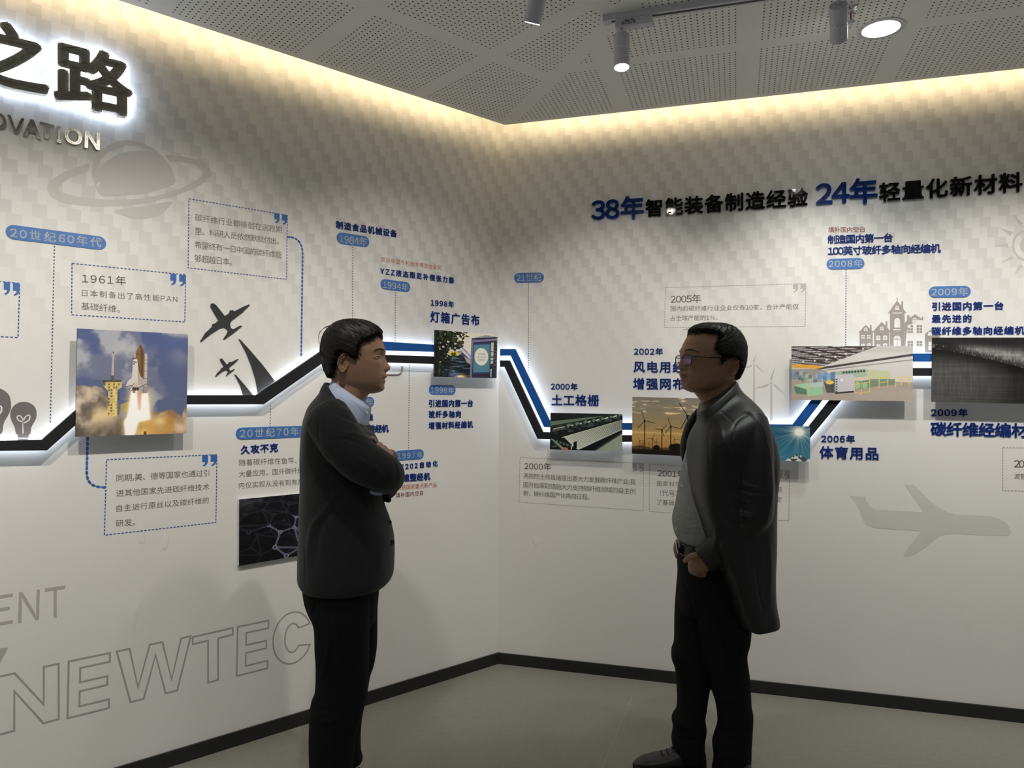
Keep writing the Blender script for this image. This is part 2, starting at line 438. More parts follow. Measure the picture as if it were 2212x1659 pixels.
SEAM0 = np.array([-0.037, 3.79, 0]); SEAMD = np.array([0.36, -0.933, 0]); SEAMN = np.array([0.933, 0.36, 0])
def ceiling_material():
    m = bpy.data.materials.new('perforated_plasterboard'); m.use_nodes = True; g = NT(m); b = m.node_tree.nodes['Principled BSDF']
    tc = g.n('ShaderNodeTexCoord'); P = tc.outputs['Object']
    def field(w, s0, ps, d0, pd):
        pit = 0.02245; 
        s = g.m('SUBTRACT', g.dot(P, EU[w]), float(CORNER @ EU[w]) + s0); d = g.m('SUBTRACT', g.dot(P, NN[w]), float(CORNER @ NN[w]) + d0)
        ls = g.m('SUBTRACT', g.m('MULTIPLY', g.m('FRACT', g.m('DIVIDE', g.m('ADD', s, 0.01), ps)), ps), 0.01)
        ld = g.m('SUBTRACT', g.m('MULTIPLY', g.m('FRACT', g.m('DIVIDE', g.m('ADD', d, 0.01), pd)), pd), 0.01)
        inside = g.m('MULTIPLY', g.m('LESS_THAN', ls, 21.4 * 0.0226), g.m('LESS_THAN', ld, 21.4 * 0.0220))
        ms = g.m('MULTIPLY', g.m('SUBTRACT', g.m('FRACT', g.m('ADD', g.m('DIVIDE', ls, 0.0226), 0.5)), 0.5), 0.0226)
        md = g.m('MULTIPLY', g.m('SUBTRACT', g.m('FRACT', g.m('ADD', g.m('DIVIDE', ld, 0.0220), 0.5)), 0.5), 0.0220)
        r = g.m('SQRT', g.m('ADD', g.m('MULTIPLY', ms, ms), g.m('MULTIPLY', md, md)))
        return g.m('MULTIPLY', g.ramp(r, 0.0031, 0.0038, 1.0, 0.0), inside)
    side = g.m('SUBTRACT', g.dot(P, SEAMN), float(SEAM0 @ SEAMN))
    hl = g.m('MULTIPLY', field('L', -0.577, 0.5665, 0.173, 0.555), g.m('LESS_THAN', side, -0.037))
    hr = g.m('MULTIPLY', field('R', 0.736, 0.5745, 0.170, 0.5475), g.m('GREATER_THAN', side, 0.037))
    nz = g.n('ShaderNodeTexNoise'); nz.inputs['Scale'].default_value = 1.5; g.inp(nz.inputs['Vector'], P)
    base = g.mix(nz.outputs['Fac'], rgba((228, 229, 225)), rgba((234, 234, 230)))
    g.inp(b.inputs['Base Color'], g.mix(g.m('MAXIMUM', hl, hr), base, rgba((24, 24, 24))))
    b.inputs['Roughness'].default_value = 0.85; b.inputs['Specular IOR Level'].default_value = 0.2
    return m
bis = EU['R'] - EU['L']; bis /= np.linalg.norm(bis); half = (math.pi - AL - AR) / 2
CC = CORNER + bis * GAP / math.sin(half)
CP = [W3('L', -5.6, 0, GAP), CC, W3('R', 5.2, 0, GAP), FP[3], FP[4]]
M_CEIL = ceiling_material()
poly_slab('ceiling', CP[::-1], ZC, ZC + 0.018, M_CEIL)
M_WHITE = mat('white_plaster', (225, 223, 216), 0.9, spec=0.2, noise=(3, 0.02))
poly_slab('trim_1', FP[::-1], WALL_TOP, WALL_TOP + 0.06, M_WHITE)     # structural slab closing the cove above the hung ceiling
# skirting
M_SKIRT = mat('black_skirting', (40, 40, 40), 0.45, spec=0.35, noise=(30, 0.12))
for w, s0, s1 in (('L', -5.6, 0.0), ('R', 0.0, 5.2)):
    mb = MB(); t = 0.010; h = 0.0575; e = t * (1 / math.tan(half))
    a0, a1 = (s0, s1 - e) if w == 'L' else (s0 + e, s1)
    mb.hexa([W3(w, s0, 0, 0.0), W3(w, s1, 0, 0.0), W3(w, a1 if w == 'L' else s1, 0, t), W3(w, s0 if w == 'L' else a0, 0, t),
             W3(w, s0, h, 0.0), W3(w, s1, h, 0.0), W3(w, a1 if w == 'L' else s1, h, t), W3(w, s0 if w == 'L' else a0, h, t)])
    o = mb.build('baseboard_' + ('left' if w == 'L' else 'right'), M_SKIRT, None, W3(w, (s0 + s1) / 2, 0)); o['kind'] = 'structure'

# ------------------------------------------------------------------ ceiling fittings
M_LAMPW = mat('white_lacquered_metal', (196, 196, 206), 0.35, spec=0.5, noise=(40, 0.03))
M_RING = mat('chrome_ring', (225, 225, 228), 0.12, metal=1.0, noise=(20, 0.02))
M_DARK = mat('black_plastic', (18, 18, 19), 0.5, noise=(30, 0.1))
M_LENS = mat('lit_lens', (255, 250, 240), 0.3, emit=((1.0, 0.96, 0.88), 45.0), noise=(5, 0.01))
M_DIFF = mat('lit_diffuser', (255, 255, 255), 0.4, emit=((0.93, 1.0, 0.98), 16.0), noise=(5, 0.01))
def cyl(mb, a, b, r0, r1=None, n=32): mb.tube([a, b], [r0, r0 if r1 is None else r1], n)
hl = ['white cylinder spotlight at the top edge left of the ceiling track', None, None, None, 'white cylinder spotlight at the left end of the ceiling track, near its adapter box',
      'white cylinder spotlight beside the round ceiling downlight', None, None]
for i, (w, top, bot, a, tgt) in enumerate(HEADS):
    lab = hl[i]
    if lab is None: continue
    r = 0.0285
    piv = top - a * 0.012 + EZ * 0.020
    t = empty('track_spotlight', piv, lab, 'spotlight', 'spotlights on the ceiling tracks')
    mid = top + (bot - top) * 0.47
    m1 = MB(); cyl(m1, top, mid - a * 0.001, r); m1.build('upper_housing', M_LAMPW, t, smooth=False)
    m2 = MB(); cyl(m2, mid + a * 0.001, bot, r); m2.build('lower_housing', M_LAMPW, t)
    m3 = MB(); cyl(m3, mid - a * 0.0012, mid + a * 0.0012, r + 0.0004); m3.build('chrome_ring', M_RING, t)
    m4 = MB(); cyl(m4, top - a * 0.003, piv, 0.0055, n=16); m4.build('stem', M_LAMPW, t)
    m5 = MB(); cyl(m5, bot, bot + a * 0.0015, r * 0.82); tag(m5.build('lens', M_LENS, t), 'glowing round lens')
    # adapter box on the track
    ew, nw = EU[w], NN[w]
    base = np.array([piv[0], piv[1], 0]); sg = 1
    cbox = base + ew * 0.045 + EZ * 2.776
    m6 = MB(); m6.obox(cbox, ew * 0.066, nw * 0.017, EZ * 0.015); ab = m6.build('adapter_box', M_LAMPW, t)
    if i == 4:
        mk = MB()
        for q in range(9):
            for k in range(4):
                if (q * 7 + k * 5) % 4: mk.obox(cbox + ew * (-0.040 + q * 0.0055) + nw * 0.0173 + EZ * (0.007 - k * 0.0045), ew * 0.0020, nw * 0.0002, EZ * 0.0016)
        tag(mk.build('printed_label', M_DARK, ab), 'small block of dark printed marks')
for w, s0, s1, lab in (('R', 0.765, 3.7, 'white ceiling track running parallel to the right wall, with two spotlights in view'),):
    d = 1.064; t = empty('lighting_track', W3(w, s0, ZC, d), lab, 'track')
    mb = MB(); mb.obox(W3(w, (s0 + s1) / 2, ZC - 0.011, d), EU[w] * (s1 - s0) / 2, NN[w] * 0.0175, EZ * 0.011); mb.build('rail', M_LAMPW, t)
    mb = MB(); mb.obox(W3(w, (s0 + s1) / 2, ZC - 0.0222, d), EU[w] * ((s1 - s0) / 2 - 0.01), NN[w] * 0.006, EZ * 0.0006); tag(mb.build('slot', M_DARK, t), 'dark slot along the rail')
    mb = MB(); mb.obox(W3(w, s0 - 0.009, ZC - 0.0125, d), EU[w] * 0.010, NN[w] * 0.0185, EZ * 0.0125); mb.build('end_cap', M_LAMPW, t)
# the left track is above the frame; its rail carries the first spotlight
t = empty('lighting_track', W3('L', -0.9, ZC, 1.345), 'white ceiling track along the left wall, holding the spotlight cut by the top edge', 'track')
mb = MB(); mb.obox(W3('L', -2.3, ZC - 0.011, 1.345), EU['L'] * 1.40, NN['L'] * 0.0175, EZ * 0.011); mb.build('rail', M_LAMPW, t)
# recessed downlight
dc = onz((1903, 61), ZC)
t = empty('downlight', dc, 'round recessed ceiling downlight glowing cold white at the upper right', 'downlight')
def ring_mesh(c, r0, r1, z0, z1, n=48):
    a = np.arange(n) * 2 * math.pi / n; v = []
    for r, z in ((r0, z1), (r1, z1), (r1, z0), (r0, z0)): v += [(c[0] + r * math.cos(t), c[1] + r * math.sin(t), z) for t in a]
    f = []
    for k in range(4):
        for j in range(n): f.append((k * n + j, k * n + (j + 1) % n, ((k + 1) % 4) * n + (j + 1) % n, ((k + 1) % 4) * n + j))
    return v, f
v, f = ring_mesh(dc, 0.066, 0.084, ZC - 0.004, ZC); mesh_obj('trim_ring', v, [q[::-1] for q in f], mat('trim_white', (200, 203, 203), 0.4, noise=(10, 0.02)), t)
mb = MB(); mb.tube([dc - EZ * 0.003, dc - EZ * 0.0005], [0.066, 0.066], 48); tag(mb.build('diffuser', M_DIFF, t), 'glowing white disc')
# sprinkler behind the second spotlight
sp = onz((1838, 16), ZC)
t = empty('fire_sprinkler', sp, 'small chrome fire sprinkler with a red bulb beside the spotlight', 'sprinkler')
mb = MB(); mb.tube([sp, sp - EZ * 0.006, sp - EZ * 0.012, sp - EZ * 0.02], [0.024, 0.022, 0.012, 0.010], 24); mb.build('escutcheon', M_RING, t)
mb = MB()
for sg in (-1, 1): mb.tube([sp + np.array([sg * 0.009, 0, -0.018]), sp + np.array([sg * 0.011, 0, -0.034]), sp + np.array([sg * 0.003, 0, -0.050])], [0.0022] * 3, 8)
mb.build('yoke', M_RING, t)
mb = MB(); mb.tube([sp - EZ * 0.022, sp - EZ * 0.046], [0.0028, 0.0028], 12); tag(mb.build('bulb', mat('red_glass', (150, 20, 22), 0.15, noise=(8, 0.05)), t), 'red glass bulb')
mb = MB(); mb.tube([sp - EZ * 0.050, sp - EZ * 0.0515], [0.014, 0.014], 20); mb.build('deflector', M_RING, t)
# ------------------------------------------------------------------ wall graphics
M_BLUE = mat('blue_lettering', (38, 74, 166), 0.45, noise=(30, 0.04))
M_BADGE = mat('badge_blue', (68, 117, 186), 0.45, noise=(20, 0.03))
M_BWHITE = mat('badge_white', (228, 232, 236), 0.45, noise=(20, 0.02))
M_NAVY = mat('navy_dash', (58, 82, 152), 0.5, noise=(40, 0.05))
M_STEM = mat('slate_dash', (84, 84, 118), 0.5, noise=(40, 0.05))
M_GDASH = mat('grey_dash', (168, 165, 163), 0.5, noise=(40, 0.05))
M_GTEXT = mat('grey_lettering', (112, 107, 104), 0.5, noise=(40, 0.05))
M_GHEAD = mat('grey_heading', (158, 151, 147), 0.5, noise=(40, 0.04))
M_QBLUE = mat('quote_blue', (60, 107, 182), 0.5, noise=(40, 0.04))
M_QGREY = mat('quote_grey', (186, 182, 179), 0.5, noise=(40, 0.04))
M_RED = mat('brick_red_lettering', (186, 88, 60), 0.5, noise=(40, 0.05))
M_PALE = mat('pale_grey_print', (203, 199, 195), 0.5, noise=(12, 0.02))
M_FAINT = mat('faint_grey_print', (213, 211, 207), 0.5, noise=(12, 0.02))
M_BULB = mat('mid_grey_print', (116, 110, 110), 0.5, noise=(12, 0.03))
M_TOWN = mat('town_grey_print', (158, 151, 147), 0.5, noise=(12, 0.02))
M_MILL = mat('turbine_grey_print', (200, 196, 193), 0.5, noise=(12, 0.02))
M_PLANE = mat('charcoal_acrylic', (66, 66, 66), 0.16, spec=0.5, noise=(9, 0.12))
M_LINE = mat('outline_grey', (170, 167, 165), 0.5, noise=(12, 0.03))

def center_px(w, pts): return wpt(w, np.mean(np.array(pts, float), 0))
QUOTE = [[(0.0, 0.0), (0.40, 0.0), (0.40, 0.45), (0.38, 0.66), (0.30, 0.84), (0.10, 1.0), (0.04, 0.90), (0.18, 0.76), (0.21, 0.60), (0.0, 0.60)],
         [(0.58, 0.0), (1.0, 0.0), (1.0, 0.45), (0.98, 0.66), (0.90, 0.84), (0.68, 1.0), (0.62, 0.90), (0.78, 0.76), (0.81, 0.60), (0.58, 0.60)]]
def quote_marks(w, TL, TR, BL, m, parent):
    TL, TR, BL = (np.array(p, float) for p in (TL, TR, BL))
    loops = [[tuple(TL + u * (TR - TL) + k * (BL - TL)) for u, k in L] for L in QUOTE]
    return graphic('quotation_mark', w, loops, m, parent, 0.0008)
def textbox(label, w, box, q, lines, blue=True, head=None):
    t = empty('quote_box', center_px(w, box), label, 'text panel', 'dashed text boxes')
    dashes('dashed_border', w, box, M_NAVY if blue else M_GDASH, t, 0.0036 if blue else 0.0032, closed=True)
    if q: quote_marks(w, *q, M_QBLUE if blue else M_QGREY, t)
    if head: text_line(w, head[0], *head[1:], M_GHEAD, t, 0.016, name='year_heading')
    for l in lines: text_line(w, l[0], *l[1:], M_GTEXT, t, 0.0)
    return t
textbox('blue dashed box with quotation marks, dated 1961, right above the rocket picture', 'L',
        [(155.5, 569), (401, 593.5), (399, 695.5), (154.5, 680)], ((368, 591), (401, 594.5), (368, 616)),
        [('日本制备出了高性能PAN', (177, 625), (383, 639.5), (177, 640)), ('基碳纤维。', (175, 652.5), (259, 660), (175, 669))], True,
        ('1961年', (177, 590.5), (272, 596.5), (177, 611.5)))
textbox('blue dashed box with quotation marks cut off by the left edge of the picture', 'L',
        [(-120, 597), (42.5, 612), (39, 729), (-122, 722)], ((8, 608.5), (42.5, 612), (8, 637)), [])
textbox('tall blue dashed box of four text lines, above the two dark aeroplanes', 'L',
        [(408, 429.5), (620.5, 465), (618.8, 603.5), (406.3, 578.5)], ((592.7, 460), (621, 464.8), (592.7, 482)),
        [('碳纤维行业都徘徊在沉寂期', (421, 461.5), (609, 489.5), (421, 477)), ('里。科研人员依然默默付出，', (421, 490.5), (602, 514), (421, 506.5)),
         ('希望终有一日中国的碳纤维能', (420.3, 520), (608, 543.5), (420.3, 535.8)), ('够超越日本。', (420, 549), (500.6, 558), (420, 565.5))])
textbox('lowest blue dashed box of four text lines, under the rocket picture', 'L',
        [(230, 993), (468.5, 982), (466.3, 1128.5), (225.5, 1156)], ((436.7, 983.5), (468.5, 982), (436.7, 1008)),
        [('同期,美、德等国家也通过引', (251.6, 1025), (452, 1014), (251.6, 1041)), ('进其他国家先进碳纤维技术', (251, 1058), (452, 1044), (251, 1073.5)),
         ('自主进行原丝以及碳纤维的', (251.6, 1091), (451, 1073.5), (251.6, 1106)), ('研发。', (250, 1123), (291.8, 1120), (250, 1138.5))])
textbox('grey dashed box dated 2005, behind the head of the person in leather', 'R',
        [(1437, 621.5), (1740.6, 612.7), (1739.4, 704.9), (1435.6, 707.5)], ((1713, 613.6), (1740.8, 612.8), (1713, 632)),
        [('国内的碳纤维行业企业仅有10家，合计产能仅', (1448.7, 661), (1725.6, 656), (1448.7, 673)), ('占全球产能的1%。', (1448.7, 681.5), (1550, 680), (1448.7, 693.3))], False,
        ('2005年', (1448.7, 637), (1514, 635.5), (1448.7, 655.5)))
textbox('grey dashed box dated 2000, under the weaving machine picture', 'R',
        [(1123.4, 988), (1389.8, 1001), (1389.3, 1103.3), (1121, 1084.6)], ((1366.4, 1000.6), (1390.3, 1001.6), (1366.4, 1019.6)),
        [('两院院士师昌绪提出要大力发展碳纤维产业,我', (1131.3, 1022), (1373, 1035), (1131.3, 1034)), ('国开始采取措施大力支持碳纤维领域的自主创', (1130.6, 1040.5), (1372.4, 1055), (1130.6, 1052.8)),
         ('新，碳纤维国产化再启征程。', (1130.6, 1059.3), (1273, 1068), (1130.6, 1071.2))], False, ('2000年', (1132.5, 998.5), (1190, 1000.5), (1132.5, 1014.5)))
textbox('grey dashed box dated 2001, partly hidden by the person in leather', 'R',
        [(1402.7, 1003), (1705.2, 1016), (1704, 1125), (1402.3, 1104.9)], ((1680, 1015), (1705.6, 1016), (1680, 1036)),
        [('国家科学', (1419, 1038.7), (1470, 1041), (1419, 1049.7)), ('项', (1677, 1052), (1688.7, 1052.6), (1677, 1063.5)), ('（代号3', (1425.5, 1057.3), (1466, 1060), (1425.5, 1071)),
         ('定', (1677, 1072.5), (1688.7, 1073.3), (1677, 1084.5)), ('了基础。', (1419, 1078.5), (1462, 1081.3), (1419, 1090))], False, ('2001年', (1420.6, 1013.8), (1479, 1017.3), (1420.6, 1029.6)))
textbox('grey dashed box cut off by the right edge, above the pale aeroplane print', 'R',
        [(2166, 967), (2350, 969), (2350, 1063), (2166, 1059.8)], None, [('波音', (2190.8, 1022), (2216, 1023), (2190.8, 1034.5))], False, ('20', (2190.8, 993.6), (2213, 994.2), (2190.8, 1009.8)))

# year badges: blue pill with white digits, optional dashed stem
def badge(label, w, box, txt, ink, stem=None, extra=(), flat=True):
    t = empty('year_badge', center_px(w, [box[1], box[2]]), label, 'badge', 'blue date badges')
    pill(w, None, None, None, box, M_BADGE, t, 0.0006, 0.002)
    if txt: text_line(w, txt, *ink, M_BWHITE, t, 0.016, 0.0029, name='date_lettering')
    if stem: dashes('dashed_stem', w, stem, M_STEM, t, 0.0040, 0.0062, 0.0058)
    return t
badge('long blue badge for the 1960s, left of the planet print', 'L', ((12, 484), (229, 512.5), (12, 515)), '20世纪60年代', ((21.5, 491), (219, 514), (21.5, 513)), [(117.5, 531), (108.6, 916)])
badge('blue badge for the 1970s, half hidden by the person with crossed arms', 'L', ((509, 924), (676, 919), (509, 950)), '20世纪70年代', ((518.4, 926.5), (668, 921.5), (518.4, 946.5)), [(584, 876), (583.5, 922)])
badge('small blue badge dated 1984 above the head of the person with crossed arms', 'L', ((727, 501), (797, 511.5), (727, 525.5)), '1984年', ((733, 505.5), (793, 514), (733, 525)), [(762, 533), (761.5, 700)])
badge('small blue badge dated 1994 above the blue band', 'L', ((821.5, 602), (885.5, 610.5), (821.5, 624)), '1994年', ((827, 605.5), (882, 612.5), (827, 623)), [(853.8, 631), (853.6, 738)])
badge('small blue badge dated 1998 just under the street advertisement picture', 'L', ((926.3, 831), (983.5, 832.5), (926.3, 852)), '1998年', ((930.5, 834), (980.5, 835.5), (930.5, 849.5)))
badge('small blue badge dated 1997 at the elbow of the person with crossed arms', 'L', ((852.5, 974), (915, 970), (852.5, 995.5)), '1997年', ((858.5, 977.5), (912.5, 974.5), (858.5, 992.5)), [(883.7, 788), (882.5, 972)])
badge('blue badge end peeking out at the shirt collar of the person with crossed arms', 'L', ((751, 859), (808, 857), (751, 881.5)), '年', ((790.5, 861.3), (806, 860.8), (790.5, 877)))
badge('small blue badge for the 21st century, right beside the room corner', 'R', ((1110.7, 590), (1175, 588.7), (1110.7, 611)), '21世纪', ((1115.5, 592), (1169.6, 591), (1115.5, 608)), [(1141.7, 611), (1141.5, 806)])
badge('small blue badge dated 2008, above the factory hall picture', 'R', ((1785.3, 559.5), (1867, 557), (1785.3, 582.5)), '2008年', ((1790, 562), (1863, 560), (1790, 578.5)), [(1827.5, 583), (1826.7, 746)])
badge('blue badge dated 2009 above the dark fabric picture', 'R', ((2006, 619), (2096.7, 617.4), (2006, 643)), '2009年', ((2012, 622), (2091, 620.6), (2012, 640)))

# blue (and red) captions stuck on as separate lettering
def caption(label, w, lines, raised=0.003, weight=0.026):
    pts = [p for l in lines for p in (l[1], l[2], l[3])]
    t = empty('caption', center_px(w, pts), label, 'lettering', 'captions on the wall')
    for l in lines:
        m = l[4] if len(l) > 4 else M_BLUE
        text_line(w, l[0], l[1], l[2], l[3], m, t, l[5] if len(l) > 5 else weight, 0.0006, raised if m is M_BLUE else 0.0)
    return t
caption('blue caption about food machinery above the 1984 badge', 'L', [('制造食品机械设备', (726, 476), (857.8, 497), (726, 493.5))])
caption('blue caption with a thin red line above the 1994 badge', 'L', [('荣获中国专利技术博览会金奖', (823, 555), (953.4, 573.4), (823, 566), M_RED, 0.0), ('YZZ液态阻尼补偿张力器', (822, 577.7), (981, 599), (822, 592.6))])
caption('blue 1998 caption above the street advertisement picture', 'L', [('1998年', (931, 646), (980.8, 650.5), (931, 661)), ('灯箱广告布', (930, 671.5), (1036, 680.5), (930, 696.5))])
caption('three lines of blue text under the lower 1998 badge', 'L', [('引进国内第一台', (927, 863), (1022, 863), (927, 879.5)), ('玻纤多轴向', (926.6, 887), (996, 886.5), (926.6, 903)), ('增强材料经编机', (926.6, 911.5), (1022, 909), (926.6, 927.5))])
caption('blue and red text under the 1997 badge beside the bent elbow', 'L', [('E202自动化', (866, 1002), (945.7, 994.5), (866, 1015.5)), ('速整经机', (870.8, 1024), (929.7, 1020.5), (870.8, 1041)),
        ('荣获国家重点新产品', (857, 1048), (943.6, 1042), (857, 1059.5), M_RED, 0.0), ('填补国内空白', (854.8, 1064.8), (914, 1059), (854.8, 1076), mat('deep_red_lettering', (158, 62, 38), 0.5, noise=(40, 0.05)), 0.010)])
caption('blue text fragments right of the blue shirt collar', 'L', [('造', (791.5, 893.5), (806.5, 893), (791.5, 909)), ('整经机', (796, 918), (839.8, 917), (796, 935))])
caption('blue caption with three grey text lines above the molecule picture', 'L', [('久攻不克', (520.5, 962), (601, 957), (520.5, 981.5)), ('随着碳纤维在鱼竿、', (516.5, 992), (641, 987.5), (516.5, 1006.5), M_GTEXT, 0.0),
        ('大量应用，国外碳纤维', (516, 1017), (655, 1009), (516, 1031.5), M_GTEXT, 0.0), ('内仅实现从没有到有产', (516, 1042), (655, 1034), (516, 1056), M_GTEXT, 0.0)])
caption('blue 2000 caption above the weaving machine picture', 'R', [('2000年', (1189.7, 827), (1247.5, 827.5), (1189.7, 842.5)), ('土工格栅', (1191, 852), (1294, 852.5), (1191, 876.7))])
caption('large blue 2002 caption above the wind farm sunset picture', 'R', [('2002年', (1369.3, 751), (1432, 751.3), (1369.3, 767)), ('风电用经', (1368, 780), (1479, 780.5), (1368, 805)), ('增强网布', (1367.4, 816), (1479, 816.5), (1367.4, 841.5))])
caption('blue 2006 caption under the factory hall picture', 'R', [('2006年', (1774, 939), (1846.6, 939.5), (1774, 956)), ('体育用品', (1770.4, 963), (1898, 966), (1770.4, 990.5))])
caption('blue and red text above the 2008 badge', 'R', [('填补国内空白', (1789, 490.5), (1867.6, 489.6), (1789, 502.5), M_RED, 0.008), ('制造国内第一台', (1787.8, 508), (1928.3, 503), (1787.8, 527)), ('100英寸玻纤多轴向经编机', (1788.5, 532.5), (2032.6, 525.8), (1788.5, 551.7))])
caption('three lines of blue text under the 2009 badge', 'R', [('引进国内第一台', (2013.6, 652.7), (2168, 650.5), (2013.6, 671)), ('最先进的', (2013, 679.5), (2099, 679), (2013, 697)), ('碳纤维多轴向经编机', (2012.5, 706), (2214, 704), (2012.5, 724))])
caption('large blue 2009 caption under the dark fabric picture', 'R', [('2009年', (2011, 882), (2090.5, 882.5), (2011, 900)), ('碳纤维经编材料', (2010, 911), (2258, 915), (2010, 941.5))])

# thick dotted connectors
def connector(label, w, path):
    P = spline(path, 60)
    o = dash_mesh(w, [tuple(p) for p in P], 0.0085, 0.0125, 0.0065, 0.0007, True)
    return tag(o.build('dotted_connector', M_QBLUE), label, 'connector line')
def arc_px(a, corner, b, n=8): return [tuple((1 - t) ** 2 * np.array(a) + 2 * t * (1 - t) * np.array(corner) + t * t * np.array(b)) for t in np.linspace(0, 1, n)]
def polydash(label, w, path, **k):
    o = dash_mesh(w, path, 0.0085, 0.0080, 0.0095, 0.0007, True); return tag(o.build('dotted_connector', M_QBLUE), label, 'connector line')
polydash('thick blue dotted line running down from the tall dashed box to the black band', 'L', [(621, 512)] + arc_px((632, 513), (653.5, 519), (653.5, 550)) + [(650.6, 768)])
polydash('thick blue dotted line curving from under the rocket picture to the lowest dashed box', 'L', [(189.3, 935), (187.3, 1015)] + arc_px((187.2, 1020), (187, 1050), (216, 1052)) + [(227, 1052.8)])
# little grey hook under the bands
P = [(800, 809.3), (856, 809.3)] + arc_px((857, 809.3), (868, 808), (868.2, 797)) + [(868.3, 791)]
sw = np.array([wsz('L', p) for p in P]); V, F = tube([W3('L', a[0], a[1], 0.002) for a in sw], 0.0042, 8); 
tag(mesh_obj('curved_line', V, F, mat('taupe_print', (140, 128, 126), 0.5, noise=(10, 0.03)), None), 'short grey curved line under the black band, at the mouth of a person', 'line')

# printed silhouettes
def z1(L, k=3.16, ox=0, oy=0): return [(x / k + ox, y / k + oy) for x, y in L]
pl = [smooth_loop(z1([(607, 1115), (560, 1130), (470, 1160), (400, 1195), (345, 1235), (322, 1285), (345, 1335), (400, 1370), (500, 1395), (640, 1408), (800, 1405), (950, 1392), (1100, 1360), (1250, 1315), (1370, 1260), (1430, 1210), (1442, 1175), (1420, 1135), (1370, 1100), (1280, 1075), (1200, 1062), (1130, 1058),
       (1145, 1085), (1170, 1100), (1260, 1110), (1340, 1130), (1375, 1150), (1385, 1180), (1360, 1215), (1290, 1260), (1180, 1305), (1050, 1340), (900, 1360), (740, 1362), (600, 1352), (500, 1335), (420, 1310), (400, 1290), (440, 1240), (500, 1205), (590, 1170), (607, 1150)]), 3),
      smooth_loop(z1([(690, 1335), (660, 1290), (635, 1220), (628, 1160), (640, 1100), (680, 1040), (740, 990), (820, 962), (890, 957), (960, 970), (1020, 1000), (1070, 1030), (1130, 1090), (1170, 1150), (1195, 1220), (1195, 1245), (1170, 1265), (1050, 1305), (950, 1325), (830, 1333), (720, 1340)]), 3),
      z1([(665, 1165), (680, 1100), (730, 1040), (800, 1000), (870, 985), (940, 995), (1020, 1030), (960, 1028), (880, 1033), (800, 1055), (720, 1105)]),
      z1([(655, 1258), (690, 1233), (672, 1285)]),
      smooth_loop(z1([(783, 1437), (975, 1407), (1168, 1375), (1150, 1415), (1110, 1455), (1050, 1482), (980, 1495), (900, 1490), (840, 1470)]), 3)]
tag(graphic('planet_print', 'L', pl, M_PALE, None, 0.0005), 'pale grey ringed planet printed below the steel letters', 'wall print')
BIG = [(1440, 650), (1460, 648), (1480, 665), (1535, 735), (1565, 715), (1570, 697), (1590, 695), (1600, 703), (1660, 672), (1700, 655), (1705, 662), (1655, 712), (1580, 768), (1570, 790), (1575, 815), (1592, 826), (1640, 800), (1655, 802), (1600, 848), (1580, 862), (1530, 897), (1525, 893), (1552, 850), (1556, 832), (1530, 812), (1500, 820), (1440, 858), (1372, 912), (1367, 908), (1400, 853), (1446, 810), (1450, 790), (1470, 785), (1492, 765), (1455, 705), (1437, 672)]
tag(graphic('aeroplane_cutout', 'L', [z1(BIG, 3.16, 0, 450)], M_PLANE, None, 0.0005, 0.004), 'larger dark aeroplane cutout right of the rocket picture', 'cutout', 'dark aeroplane cutouts')
SM = [((x - 1545) * 0.465 + 1553, (y - 760) * 0.475 + 1078) for x, y in BIG]
tag(graphic('aeroplane_cutout', 'L', [z1(SM, 3.16, 0, 450)], M_PLANE, None, 0.0005, 0.004), 'smaller dark aeroplane cutout just above the black band', 'cutout', 'dark aeroplane cutouts')
tag(graphic('vapour_trail_cutout', 'L', [z1([(1630, 893), (1640, 895), (1700, 960), (1790, 1065), (1878, 1180), (1762, 1268), (1745, 1170), (1715, 1075), (1680, 985)], 3.16, 0, 450)], M_PLANE, None, 0.0005, 0.004), 'tall dark curved spike standing on the black band under the larger aeroplane', 'cutout', 'dark trail cutouts')
tag(graphic('vapour_trail_cutout', 'L', [z1([(1600, 1133), (1612, 1138), (1670, 1205), (1728, 1276), (1660, 1278), (1640, 1210)], 3.16, 0, 450)], M_PLANE, None, 0.0005, 0.004), 'short dark curved spike standing on the black band under the smaller aeroplane', 'cutout', 'dark trail cutouts')
def bulb(label, cx, cy, k):
    def T(L): return z1([(cx + x * k, cy + y * k) for x, y in L], 3.16, 0, 450)
    body = smooth_loop(T([(-90, -5), (-82, 40), (-60, 85), (-42, 138), (40, 138), (55, 85), (82, 35), (90, -5), (78, -52), (40, -80), (0, -86), (-40, -78), (-76, -48)]), 4)
    def stroke(pts, wd):
        P = np.array(pts, float); t = np.gradient(P, axis=0); n = np.stack([-t[:, 1], t[:, 0]], 1); n /= np.linalg.norm(n, axis=1)[:, None] + 1e-9
        return [tuple(p) for p in P + n * wd / 2] + [tuple(p) for p in (P - n * wd / 2)[::-1]]
    l1 = spline([(-4, 52), (-36, 36), (-42, 12), (-22, 8), (-6, 30), (-3, 56)], 16); l2 = spline([(-2, 52), (6, 26), (28, 4), (44, 8), (40, 34), (18, 50), (-2, 58)], 16)
    loops = [body, T(stroke(l1, 9)), T(stroke(l2, 9)), T([(-7, 50), (2, 50), (2, 128), (-7, 128)]), T([(-40, 142), (36, 142), (34, 158), (-38, 158)]), T([(-38, 164), (32, 164), (30, 176), (-36, 176)])]
    return tag(graphic('light_bulb_print', 'L', loops, M_BULB, None, 0.0005), label, 'wall print', 'light bulb prints')
bulb('smaller grey light bulb print standing on the black band', 160, 1408, 1.0)
bulb('bigger grey light bulb print cut by the left edge', -52, 1345, 1.42)
